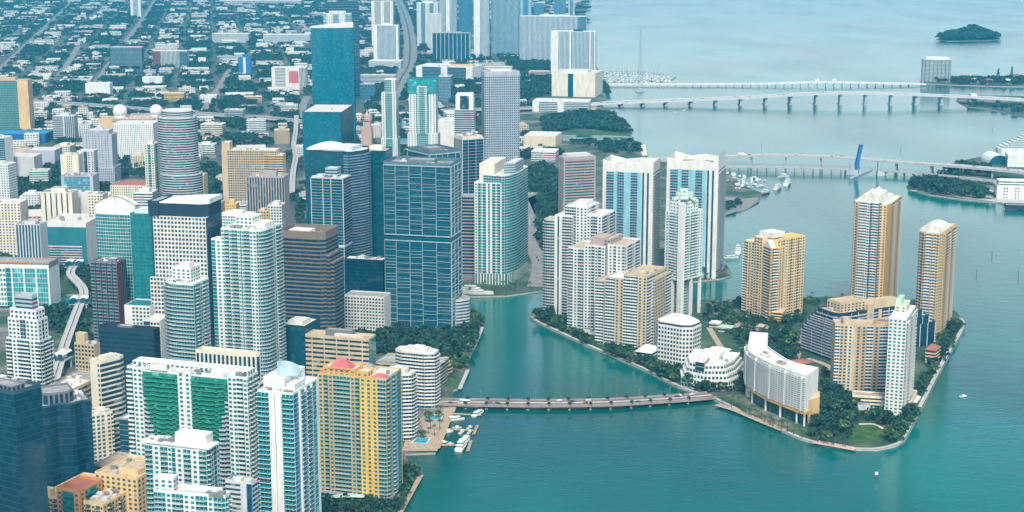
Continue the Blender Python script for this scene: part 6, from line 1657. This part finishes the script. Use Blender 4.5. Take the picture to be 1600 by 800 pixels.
b = Bld('port_building', 'white two-storey port building with round arched windows at the right edge', 'building', (1558, 1622, 1632, 312, 293, 8, 36), 'white', 'gdark', fh=4.5)
b.tier(0, 1, 's1 w1 s1 w1 s1 w1 s1', roof='roofwhite'); b.ph(.05, .95, .25, .8, 1, 8, 'h', 'white', 'roofwhite'); b.done()
b = Bld('port_building', 'small dark-roofed boat shed at the port shore near the right edge', 'shed', (1572, 1606, 1612, 328, 322, 8, 16), 'navy', 'gdark', fh=4)
b.tier(0, 1, 's', roof='roofgray'); b.done()
b = Bld('low_building', 'low pale gatehouse under the far causeway bridge ramp', OB, (1518, 1527, 1529, 162, 148, 4, 20), 'palecream', 'gdark', fh=4)
b.tier(0, 1, 's', roof='roofwhite'); b.done()
# villas on the far residential island
for i, (px, py, w_, mat, l) in enumerate(((1508, 126, 22, 'tileroof', 'red-roofed villa just right of the round-fronted island tower'), (1546, 132, 24, 'tileroof', 'pink villa with red roof on the causeway island'), (1590, 124, 26, 'tileroof', 'red-roofed villa at the right end of the causeway island'), (1575, 132, 20, 'roofwhite', 'white-roofed villa between two red-roofed ones on the causeway island'), (1525, 131, 18, 'roofwhite', 'small white villa among trees on the causeway island'))):
    b = Bld('villa', l, 'house', (px - 8, px + 6, px + 9, py, py - 6, 20, 16), 'palepink' if 'pink' in l else 'offwhite', 'gdark', fh=3.5)
    b.tier(0, 1, 'w', roof=mat, para=0); hip(b, -.08, 1.08, -.08, 1.08, 1, 4, mat); b.done()
# cars
def make_car(mat):
    r = empty('car', (0, 0, 0))
    m = MB(); m.prism([(-2.3, -.9), (2.2, -.9), (2.4, 0), (2.2, .9), (-2.3, .9)], .35, .95, bot=True)
    m.prism([(-1.6, -.8), (1.0, -.8), (1.0, .8), (-1.6, .8)], .95, 1.45); m.build('body', mat, r)
    m = MB(); m.prism([(-1.66, -.84), (1.06, -.84), (1.06, .84), (-1.66, .84)], 1.0, 1.32, top=False); m.build('windows', 'gdark', r)
    for x in (-1.4, 1.4):
        for y in (-.85, .85):
            m = MB(); m.tube((x, y - .1, .34), (x, y + .1, .34), .34, .34, 8); m.build('wheel', 'black', r)
    return r
CK = {'white': make_car('paint'), 'grey': make_car('metal'), 'dark': make_car('black'), 'red': make_car('redpaint')}
used = set()
def cars(pts, lanes, where, group, n, sc=1.0):
    for k in range(n):
        i = R.randrange(len(pts) - 1); t = R.random(); a, b = pts[i], pts[i + 1]; ang = math.atan2(b[1] - a[1], b[0] - a[0]); o = R.choice(lanes)
        c = R.choices(['white', 'grey', 'dark', 'red'], [5, 3, 3, 1])[0]
        q = CK[c] if c not in used else copy_tree(CK[c]); used.add(c)
        q.location = (a[0] + (b[0] - a[0]) * t - sin(ang) * o, a[1] + (b[1] - a[1]) * t + cos(ang) * o, a[2] + (b[2] - a[2]) * t + .06)
        q.rotation_euler = (0, 0, ang + (pi if o > 0 else 0)); q.scale = (sc, sc, sc)
        tag(q, c + ' car driving ' + where, 'car', group)
cars(KEYP, (-5.4, -2.6, 2.6, 5.4), 'on the low road bridge to the island', 'cars on the island bridge', 16)
cars(PORTP, (-7, -3, 3, 7), 'on the high port bridge', 'cars on the port bridge', 34)
cars(MACP, (-12, -8, -4, 4, 8, 12), 'on the farthest high causeway bridge', 'cars on the causeway bridge', 46)
cars([(*p, Z0 + .2) for p in BLVD], (-17, -13, -9, 9, 13, 17), 'along the tree-lined boulevard', 'cars on the boulevard', 40)
cars([(*p, Z0 + .1) for p in STREETS[6][0]], (-5, -2, 2, 5), 'on the road between the grove and the river', 'cars on the riverside road', 8)
for nm, (px, gy, ty), mat, w_ in (('dark red lorry on the high port bridge left of the twin tower', (1075, 255.2, 246), 'maroon', 14), ('white lorry on the high port bridge right of the twin towers', (1156, 257.6, 243), 'paint', 10)):
    i = min(range(len(PORTP)), key=lambda k: abs(PX(*PORTP[k])[0] - px)); p, q = PORTP[i], PORTP[i + 1]; ang = math.atan2(q[1] - p[1], q[0] - p[0])
    r = empty('lorry', (p[0] - sin(ang) * 4, p[1] + cos(ang) * 4, p[2] + .05), nm, 'lorry'); r.rotation_euler = (0, 0, ang)
    m = MB(); m.box((0, 0), (w_, 2.6, 2.9), 0, 1.0); m.build('trailer', mat, r); m = MB(); m.box((w_ / 2 + 1.8, 0), (2.4, 2.4, 2.3), 0, .7); m.build('cab', 'paint', r)
    for x in (-w_ / 2 + 1.5, w_ / 2 - 1, w_ / 2 + 2):
        m = MB(); m.tube((x, -1.2, .5), (x, 1.2, .5), .5, .5, 8); m.build('axle', 'black', r)
# ------------------------------------------------------------------ trees, then the low-rise district
def leafquad(m, c, s, rr):
    a, b = rr.uniform(0, 2 * pi), rr.uniform(-.9, .9)
    u = (cos(a), sin(a), rr.uniform(-.35, .35)); w = (-sin(a) * sin(b), cos(a) * sin(b), cos(b))
    m.face([tuple(c[i] - u[i] * s - w[i] * s * .7 for i in range(3)), tuple(c[i] + u[i] * s - w[i] * s * .6 for i in range(3)),
            tuple(c[i] + u[i] * s * .8 + w[i] * s * .7 for i in range(3)), tuple(c[i] - u[i] * s * .7 + w[i] * s * .8 for i in range(3))], rr.random())
def make_tree(seed, Hh, Rr, mat, nleaf=230):
    rr = random.Random(seed); r = empty('tree', (0, 0, 0))
    m = MB(); top = (rr.uniform(-.3, .3), rr.uniform(-.3, .3), Hh * .55); m.tube((0, 0, -.5), top, .42, .22, 7)
    lob = []
    for k in range(7):
        a = 2 * pi * k / 6 + rr.uniform(-.4, .4); d = Rr * rr.uniform(.35, .62) if k < 6 else 0
        c = (d * cos(a), d * sin(a), Hh * rr.uniform(.55, .78) if k < 6 else Hh * .8); lob.append((c, Rr * rr.uniform(.38, .56)))
        m.tube((top[0] * .7, top[1] * .7, Hh * .32), c, .18, .06, 5)
    m.build('trunk', 'bark', r)
    m = MB()
    for k in range(nleaf):
        c, q = rr.choice(lob)
        while True:
            v = [rr.uniform(-1, 1) for _ in range(3)]
            if .25 < sum(x * x for x in v) < 1: break
        leafquad(m, (c[0] + v[0] * q, c[1] + v[1] * q, c[2] + v[2] * q * .75), rr.uniform(.55, 1.05), rr)
    m.build('crown', mat, r)
    return r
def make_palm(seed, Hh):
    rr = random.Random(seed); r = empty('palm_tree', (0, 0, 0))
    m = MB(); m.tube((0, 0, -.5), (.2, .1, Hh * .5), .28, .22, 6); m.tube((.2, .1, Hh * .5), (.5, .2, Hh), .22, .16, 6); m.build('trunk', 'bark', r)
    m = MB()
    for k in range(15):
        a = 2 * pi * k / 15 + rr.uniform(-.2, .2); L = rr.uniform(2.2, 3.2); e = rr.uniform(-.2, .9); prev = None
        for j in range(4):
            t = j / 3; p = (.5 + cos(a) * L * t, .2 + sin(a) * L * t, Hh + L * (e * t - .9 * t * t)); w = .55 * (1 - .8 * t) + .05
            q = ((p[0] - sin(a) * w, p[1] + cos(a) * w, p[2] - .12), (p[0] + sin(a) * w, p[1] - cos(a) * w, p[2] - .12))
            if prev: m.face([prev[0], prev[1], q[1], q[0]])
            prev = q
    m.build('fronds', 'palmleaf', r)
    return r
TREES = [make_tree(s, h, r, mt) for s, h, r, mt in ((1, 11, 5.6, 'leaf'), (2, 9, 4.6, 'leafolive'), (3, 12, 5.0, 'leafdark'), (4, 8, 4.4, 'leaf'), (5, 10, 6.2, 'leafdark'))]
PALMS = [make_palm(s, h) for s, h in ((11, 9), (12, 7), (13, 11))]
seen = set()
NT = [0, 0]
def plant(kinds, x, y, label, cat, group, sc, z=Z0):
    o = R.choice(kinds)
    if o.name in seen: o = copy_tree(o)
    else: seen.add(o.name)
    o.location = (x, y, z); o.rotation_euler = (0, 0, R.uniform(0, 6.28)); o.scale = (sc, sc, sc * R.uniform(.85, 1.15)); tag(o, label, cat, group)
    return o
WATERLANDS = [LAND_S, LAND_N, ISLE, PORT, WATSON, VENET, BIRD]
SPOTS = []
def grove(px, n, label, group, kinds, cat='tree', sc=(.7, 1.25), gap=4.5, margin=2.5, keep=()):
    pl = [G(*p) for p in px]; xs = [p[0] for p in pl]; ys = [p[1] for p in pl]; got = 0
    for _ in range(n * 30):
        if got >= n: break
        x, y = R.uniform(min(xs), max(xs)), R.uniform(min(ys), max(ys))
        if not inpoly(x, y, pl) or taken(x, y, margin) or any(inpoly(x, y, k) for k in keep): continue
        if not any(inpoly(x, y, W) for W in WATERLANDS): continue
        if any(abs(x - a) < gap and abs(y - b) < gap for a, b in SPOTS): continue
        SPOTS.append((x, y)); plant(kinds, x, y, label, cat, group, R.uniform(*sc)); got += 1
LW = [G(*p) for p in [(1329, 676), (1334, 690), (1352, 694), (1372, 688), (1383, 674), (1366, 665), (1342, 663)]]
KP = (LW,)
gi = 'trees on the island'
grove([(836, 499), (850, 490), (890, 512), (930, 545), (930, 552), (890, 530)], 22, 'dark tree on the island tip below the tall white towers', gi, TREES, margin=1.5)
grove([(925, 548), (1000, 572), (1060, 602), (1098, 614), (1160, 612), (1160, 596), (1100, 600), (1050, 582), (1010, 562), (960, 548)], 40, 'tree between the left island seawall and the white offices', gi, TREES, margin=1)
grove([(1100, 478), (1160, 473), (1200, 474), (1260, 470), (1300, 468), (1280, 480), (1255, 500), (1225, 520), (1180, 520), (1120, 500)], 36, 'tree around the lawn behind the white offices on the island', gi, TREES, margin=1, sc=(.6, 1.0))
grove([(1150, 525), (1240, 520), (1255, 540), (1250, 572), (1210, 566), (1165, 575), (1150, 545)], 36, 'tree in the island centre between yellow tower and curved hotel', gi, TREES, margin=1)
grove([(1268, 625), (1290, 580), (1305, 600), (1335, 622), (1335, 658), (1325, 690), (1290, 692), (1268, 682), (1262, 670)], 42, 'dense dark tree in the park right of the curved hotel', gi, TREES, margin=1.5, keep=KP)
grove([(1335, 648), (1392, 656), (1430, 645), (1426, 662), (1408, 690), (1388, 696), (1384, 668), (1340, 658)], 22, 'tree round the bright lawn at the island point', gi, TREES, margin=1.5, keep=KP)
grove([(1455, 520), (1500, 500), (1504, 512), (1475, 562), (1445, 615), (1434, 610), (1455, 565), (1468, 530)], 30, 'tree along the right island seawall', gi, TREES, margin=1, sc=(.6, 1.0))
grove([(688, 492), (742, 494), (752, 508), (738, 545), (728, 572), (712, 590), (700, 575), (725, 530)], 40, 'dense dark tree on the waterfront right of the lined river tower', 'trees on the river mouth shore', TREES, margin=1, sc=(.9, 1.4))
grove([(607, 770), (640, 735), (655, 742), (628, 790), (600, 840), (590, 830)], 20, 'dark tree beside the seawall below the orange striped tower', 'trees by the orange tower', TREES, margin=.5, sc=(.8, 1.2))
gp = 'palms on the waterfront'
grove([(632, 690), (650, 660), (690, 640), (704, 640), (690, 680), (676, 695)], 12, 'palm or small tree on the pool terrace', 'trees on the pool terrace', PALMS + TREES[1:2], 'tree', (.7, 1.0), 3, 0)
grove([(1110, 622), (1125, 634), (1160, 650), (1200, 667), (1250, 690), (1262, 690), (1240, 676), (1180, 650), (1140, 630)], 26, 'palm along the walk in front of the curved hotel', gp, PALMS, 'palm tree', (.7, 1.0), 3, 0)
grove([(1268, 686), (1320, 696), (1335, 700), (1320, 703), (1290, 698)], 12, 'palm on the pink plaza at the island point', gp, PALMS, 'palm tree', (.6, .9), 3, 0)
grove([(930, 556), (990, 572), (990, 566), (940, 550)], 10, 'palm in front of the tan and white island slab', gp, PALMS, 'palm tree', (.7, 1.0), 3, 0)
grove([(1240, 474), (1320, 466), (1320, 474), (1262, 488)], 10, 'palm on the far island shore right of the yellow tower', gp, PALMS, 'palm tree', (.8, 1.1), 3, 0)
grove([(730, 464), (790, 463), (832, 458), (838, 450), (800, 448), (735, 450)], 18, 'palm on the river bank below the slim green-glass tower', gp, PALMS, 'palm tree', (.8, 1.2), 3, .5)
grove([(1098, 440), (1140, 433), (1140, 426), (1100, 430)], 8, 'palm on the point below the right bayside twin', gp, PALMS, 'palm tree', (.9, 1.2), 3, 0)
# potted trees on the island bridge
fb = True
for px in [729, 761, 793, 825, 857, 889, 921, 952, 983, 1012, 1042, 1071]:
    i = min(range(len(KEYP) - 1), key=lambda k: abs(PX(*KEYP[k])[0] - px)); p, q = KEYP[i], KEYP[i + 1]; a = math.atan2(q[1] - p[1], q[0] - p[0])
    dx = (px - PX(*p)[0]) / FPX * (p[1] * CP + (HC - p[2]) * SP)
    for o in (-7.6, 7.8):
        if fb:
            pt_ = empty('potted_tree', (0, 0, 0)); m = MB(); rr = random.Random(4)
            for k in range(60): leafquad(m, (rr.gauss(0, .9), rr.gauss(0, .9), 2.4 + rr.gauss(0, .6)), rr.uniform(.5, .8), rr)
            m.build('crown', 'leafdark', pt_); m = MB(); m.tube((0, 0, 0), (0, 0, 2.2), .12, .1, 5); m.build('trunk', 'bark', pt_); m = MB(); m.lathe((0, 0), [(.7, 0), (1.0, .9), (.8, .9), (0, .8)], 8); m.build('planter', 'concrete', pt_); t_ = pt_; fb = False
        else: t_ = copy_tree(pt_)
        t_.location = (p[0] + dx * cos(a) - sin(a) * o, p[1] + dx * sin(a) + cos(a) * o, p[2] + .05); t_.scale = (.8, .8, .75)
        tag(t_, 'round potted tree standing on the ' + ('near' if o < 0 else 'far') + ' edge of the island bridge', 'potted tree', 'potted trees on the island bridge')
# lamps on the island bridge
lp = empty('street_lamp', (0, 0, 0)); m = MB(); m.tube((0, 0, 0), (0, 0, 8), .14, .09, 6); m.tube((0, 0, 8), (1.6, 0, 8.3), .08, .06, 5); m.build('pole', 'metal', lp); m = MB(); m.box((1.7, 0), (.9, .35, .2), 0, 8.2); m.build('lamp_head', 'ltgray', lp)
for k in range(14):
    i = 2 + k * (len(KEYP) - 5) // 13; p, q = KEYP[i], KEYP[i + 1]; a = math.atan2(q[1] - p[1], q[0] - p[0]); o = -8.1 if k % 2 else 8.1
    t_ = lp if k == 0 else copy_tree(lp); t_.location = (p[0] - sin(a) * o, p[1] + cos(a) * o, p[2] + .03); t_.rotation_euler = (0, 0, a + (pi / 2 if o < 0 else -pi / 2))
    tag(t_, 'slim street lamp on the ' + ('near' if o < 0 else 'far') + ' side of the island bridge', 'street lamp', 'street lamps on the island bridge')
# conifers on the far island
for px, py, hh, l in ((1559, 124, 30, 'shorter dark conical conifer on the causeway island'), (1580, 126, 38, 'tallest dark conical conifer on the causeway island')):
    x, y = G(px, py); r = empty('conifer', (x, y, Z0), l, 'conifer'); rr = random.Random(px); m = MB(); m.tube((x, y, Z0), (x, y, Z0 + hh), .6, .1, 6); m.build('trunk', 'bark', r, (x, y, Z0)); m = MB()
    for k in range(260):
        t = rr.random() ** .7; a = rr.uniform(0, 6.28); q = (1 - t) * 6.5 * rr.uniform(.4, 1) + .3; leafquad(m, (x + q * cos(a), y + q * sin(a), Z0 + 3 + t * (hh - 3)), rr.uniform(.6, 1.4), rr)
    m.build('crown', 'leafdark', r, (x, y, Z0))
# ------------------------------------------------------------------ far woods and scrub that read as one mass
wood = MB()
WR = random.Random(21)
def blob(x, y, r, h, nq=26, z=Z0):
    for k in range(nq):
        a, b = WR.uniform(0, 2 * pi), WR.uniform(-.15, 1)
        q = r * math.sqrt(max(0, 1 - b * b * .8)) * WR.uniform(.7, 1.05)
        leafquad(wood, (x + q * cos(a), y + q * sin(a), z + h * (.55 + .42 * b)), r * WR.uniform(.28, .45), WR)
def woods(px, step, p, r=(4, 8), h=(6, 12), margin=3, nq=26, land=True):
    pl = [G(*q) for q in px]; xs = [q[0] for q in pl]; ys = [q[1] for q in pl]
    y = min(ys)
    while y < max(ys):
        x = min(xs)
        while x < max(xs):
            X, Y_ = x + WR.uniform(-.5, .5) * step, y + WR.uniform(-.5, .5) * step
            if WR.random() < p and inpoly(X, Y_, pl) and not taken(X, Y_, margin): blob(X, Y_, WR.uniform(*r), WR.uniform(*h), nq)
            x += step
        y += step
woods([(1466, 62), (1480, 56), (1520, 49), (1556, 57), (1560, 61), (1510, 63)], 12, .95, (9, 14), (14, 20), 0)
for px, py in ((1515, 56), (1520, 54), (1524, 56), (1512, 57), (1528, 57), (1505, 57), (1535, 57)): x, y = G(px, py); blob(x, y, 22, 34 - abs(px - 1520) * .5, 70)
woods([(1440, 129), (1500, 126), (1620, 126), (1620, 134), (1500, 132)], 11, .62, (6, 9), (10, 16), 1)
woods([(1500, 164), (1560, 164), (1620, 170), (1620, 184), (1560, 172), (1510, 166)], 11, .2, (5, 8), (6, 10), 1)
woods([(1419, 293), (1428, 287), (1452, 283), (1490, 288), (1520, 296), (1555, 312), (1500, 309), (1450, 302)], 8, .85, (5, 8), (9, 14), 1)
woods([(1455, 280), (1500, 258), (1545, 262), (1560, 275), (1500, 276)], 10, .6, (4, 7), (7, 11), 1)
woods([(848, 188), (900, 178), (955, 180), (978, 198), (985, 209), (940, 204), (900, 200), (850, 212)], 9, .78, (5, 9), (8, 13), 1)
woods([(880, 222), (985, 223), (1000, 230), (1000, 242), (940, 240), (930, 232)], 10, .5, (4, 7), (6, 10), 1)
woods([(826, 268), (850, 262), (868, 272), (872, 330), (862, 350), (846, 345), (842, 310), (828, 300)], 8, .9, (5, 8), (9, 14), 1)
woods([(826, 385), (838, 350), (868, 352), (850, 400), (845, 445), (835, 448)], 8, .5, (4, 6), (6, 10), 1)
woods([(950, 150), (936, 130), (944, 128), (955, 152)], 9, .7, (4, 7), (7, 11), 1)
woods([(560, 112), (600, 108), (640, 122), (600, 118), (560, 128)], 10, .7, (6, 9), (8, 12), 1)
woods([(790, 92), (860, 98), (862, 112), (800, 112)], 11, .7, (6, 9), (8, 13), 1)
woods([(690, 128), (752, 130), (752, 150), (700, 148)], 11, .6, (6, 9), (8, 13), 1)
woods([(816, 118), (862, 122), (862, 150), (816, 158)], 11, .45, (6, 9), (8, 13), 1)
woods([(62, 484), (110, 483), (140, 500), (140, 560), (110, 560), (116, 520), (62, 520)], 9, .6, (4, 7), (6, 11), 1)
woods([(10, 305), (62, 310), (95, 300), (96, 268), (50, 262), (12, 265)], 10, .75, (5, 8), (8, 13), 1)
woods([(120, 420), (150, 430), (150, 500), (135, 500), (135, 440)], 9, .8, (4, 7), (6, 11), 1)
woods([(445, 300), (470, 300), (470, 360), (450, 360)], 9, .7, (4, 7), (6, 11), 1)
woods([(540, 535), (600, 560), (690, 570), (720, 560), (740, 532), (740, 505), (728, 498), (700, 520), (590, 512)], 8, .9, (4, 7), (7, 11), 1)
woods([(300, 262), (345, 262), (380, 300), (380, 335), (345, 345), (318, 340), (300, 300)], 10, .75, (5, 8), (7, 12), 1)
woods([(190, 730), (200, 650), (190, 600), (130, 640)], 10, .5, (4, 6), (6, 10), 1)
# shrubs under the island trees
for z_ in ([(836, 499), (850, 490), (890, 512), (960, 556), (1060, 604), (1060, 598), (990, 568), (930, 540), (890, 525)], [(1020, 585), (1098, 614), (1160, 612), (1160, 598), (1060, 590)], [(1100, 476), (1260, 470), (1255, 505), (1250, 570), (1165, 578), (1150, 530), (1100, 500)],
           [(1266, 625), (1290, 575), (1305, 600), (1335, 622), (1390, 654), (1430, 645), (1408, 690), (1384, 696), (1384, 668), (1335, 660), (1325, 692), (1270, 684)], [(1455, 520), (1500, 500), (1504, 512), (1475, 562), (1440, 622), (1432, 612), (1455, 565)]):
    pl = [G(*q) for q in z_]
    for k in range(1500):
        x, y = WR.uniform(min(p[0] for p in pl), max(p[0] for p in pl)), WR.uniform(min(p[1] for p in pl), max(p[1] for p in pl))
        if inpoly(x, y, pl) and not taken(x, y, .5) and not inpoly(x, y, LW) and WR.random() < .55: blob(x, y, WR.uniform(1.3, 3.8), WR.uniform(1.5, 6), 12)
woods([(380, 790), (500, 780), (612, 770), (632, 745), (625, 795), (590, 850), (400, 870)], 7, .8, (3, 6), (6, 10), 1)
woods([(1130, 332), (1160, 326), (1158, 316), (1136, 318)], 8, .55, (3, 5), (5, 8), 1)
LANDX = [LAND_N]
for p in BLVD[2:-2]:
    for o in (-29, 29, -33, 33):
        if WR.random() < .9: blob(p[0] + o, p[1] + WR.uniform(-15, 15), WR.uniform(6, 10), WR.uniform(8, 13), 26)
# ------------------------------------------------------------------ the low-rise district, block by block
ZONE = [G(*p) for p in [(-120, -40), (918, -40), (905, 40), (860, 44), (820, 130), (815, 175), (860, 255), (860, 300), (830, 380), (600, 400), (470, 440), (-120, 440)]]
def low(m, c, w, d, h, ang, wi, ri, wins=True):
    m.box(c, (w, d, h), ang, Z0, mi=wi, bot=False)
    cs, sn = cos(ang), sin(ang); P_ = lambda x, y: (c[0] + x * cs - y * sn, c[1] + x * sn + y * cs)
    ins = [P_(-w / 2 + .5, -d / 2 + .5), P_(w / 2 - .5, -d / 2 + .5), P_(w / 2 - .5, d / 2 - .5), P_(-w / 2 + .5, d / 2 - .5)]
    m.face([(*p, Z0 + h + .08) for p in ins], None, ri)
    for k in range(R.randrange(0, 4)):
        q = P_(R.uniform(-.35, .35) * w, R.uniform(-.35, .35) * d); m.box(q, (R.uniform(2, 5), R.uniform(2, 4), R.uniform(1, 2.2)), ang, Z0 + h + .09, mi=3, bot=False)
    if wins:
        nf = max(1, int(h // 3.6))
        for f in range(nf):
            za = Z0 + f * h / nf + h / nf * .35; zb = za + h / nf * .4
            n = max(2, int(w // 5))
            for k in range(n):
                x0, x1 = -w / 2 + w * (k + .15) / n, -w / 2 + w * (k + .85) / n
                a, b = P_(x0, -d / 2 - .12), P_(x1, -d / 2 - .12); m.face([(*a, za), (*b, za), (*b, zb), (*a, zb)], None, 2)
LOWS = []
bw, bd = 104, 86
cx0 = G(300, 200)
for i in range(-70, 40):
    for j in range(-25, 110):
        ox, oy = cx0[0] + EV[0] * bw * i + NV[0] * bd * j + R.uniform(-7, 7), cx0[1] + EV[1] * bw * i + NV[1] * bd * j + R.uniform(-6, 6)
        if not inpoly(ox, oy, ZONE): continue
        px, py = PX(ox, oy, 0)
        if px < -90 or py < -22: continue
        built = R.random()
        nx, ny = R.choice([(1, 1), (1, 1), (2, 1), (1, 2), (2, 2), (2, 2), (3, 2)])
        green = R.random() < .16
        for a in range(nx):
            for b_ in range(ny):
                lw, ld = (bw - 20) / nx, (bd - 18) / ny
                u, v = -bw / 2 + 10 + lw * (a + .5), -bd / 2 + 9 + ld * (b_ + .5)
                X, Y_ = ox + EV[0] * u + NV[0] * v, oy + EV[1] * u + NV[1] * v
                if not green and R.random() < .68:
                    w_, d_ = lw * R.uniform(.4, .96), ld * R.uniform(.35, .92); h = R.choice([4, 4.5, 5, 6, 7, 8, 10, 14]) * (1.5 if py > 170 and R.random() < .4 else 1)
                    if taken(X, Y_, max(w_, d_) * .52): 
                        if not taken(X, Y_, 6): blob(X, Y_, 7, 10)
                        continue
                    LOWS.append((X, Y_, w_, d_, h))
                    if R.random() < .85:
                        for q in range(4): 
                            xx, yy = X + R.uniform(-.5, .5) * lw, Y_ + R.choice((-1, -1, 1)) * (d_ * .5 + R.uniform(2, 6))
                            if not taken(xx, yy, 3): blob(xx, yy, R.uniform(3.5, 6), R.uniform(5, 9), 18)
                else:
                    for q in range(int(lw * ld / 110) + 1):
                        xx, yy = X + R.uniform(-.5, .5) * lw, Y_ + R.uniform(-.5, .5) * ld
                        if not taken(xx, yy, 3): blob(xx, yy, R.uniform(4, 8), R.uniform(6, 12), 20)
LOWS.sort(key=lambda t: t[1])
WALLS = [('white', 'white', 'roofwhite'), ('cream', 'palecream', 'rooflt'), ('grey', 'ltgray', 'roofgray'), ('tan', 'sand', 'rooftan'), ('pink-walled', 'palepink', 'rooflt'), ('red-roofed', 'palecream', 'tileroof'), ('blue-roofed', 'lav', 'skyblue'), ('white', 'offwhite', 'roofwhite'), ('cream', 'cream', 'rooflt'), ('pale grey-roofed', 'offwhite', 'roofgray')]
far = MB(); nind = 0; FM = ['offwhite', 'roofwhite', 'gdark', 'ltgray', 'palecream', 'roofgray', 'rooftan', 'tileroof', 'rooflt']
for X, Y_, w_, d_, h in LOWS:
    ang = rad(10.5); claimed = [(X - w_ / 2, Y_ - d_ / 2), (X + w_ / 2, Y_ - d_ / 2), (X + w_ / 2, Y_ + d_ / 2), (X - w_ / 2, Y_ + d_ / 2)]
    if nind < 235:
        nm, wm, rm = R.choices(WALLS, [5, 4, 3, 3, 1, 2, 1, 3, 2, 3])[0]; m = MB(); low(m, (X, Y_), w_, d_, h, ang, 0, 1)
        o = m.build('low_building', [wm, rm, 'gdark', 'ltgray'], None, (X, Y_, Z0)); px, py = PX(X, Y_, 0)
        size = 'small' if w_ * d_ < 700 else ('medium-sized' if w_ * d_ < 1700 else 'large')
        side = 'left of the striped cylinder' if px < 240 else ('between striped cylinder and tall teal slab' if px < 480 else 'behind the riverside towers')
        tag(o, '%s %s low-rise block among trees, %s' % (size, nm, side), OB, '%s low-rise blocks %s' % (nm, side)); nind += 1
    else:
        low(far, (X, Y_), w_, d_, h, ang, R.choice([0, 0, 4, 3]), R.choice([1, 1, 8, 8, 5, 6, 7]), w_ > 25)
tag(far.build('distant_low_buildings', FM), 'spread of tiny pale low buildings filling the far district to the top edge', 'far buildings', kind='stuff')
tag(wood.build('woodland', 'leaffar'), 'dark green tree canopy spread through the districts, parks and far islets', 'woodland', kind='stuff')
gr = MB()
for j in range(-25, 110, 1):
    for i in range(-70, 40):
        ox, oy = cx0[0] + EV[0] * bw * (i + .5) + NV[0] * bd * (j + .5), cx0[1] + EV[1] * bw * (i + .5) + NV[1] * bd * (j + .5)
        if not inpoly(ox, oy, ZONE): continue
        px, py = PX(ox, oy, 0)
        if px < -90 or py < -22: continue
        q = (ox + NV[0] * bd, oy + NV[1] * bd)
        if inpoly(*q, ZONE) and not (i % 3): strip(gr, [(ox, oy), q], 11, Z0 + .05)
        q = (ox + EV[0] * bw, oy + EV[1] * bw)
        if inpoly(*q, ZONE) and not (j % 2): strip(gr, [(ox, oy), q], 10, Z0 + .045)
tag(gr.build('street_grid', 'asphalt'), kind='structure')
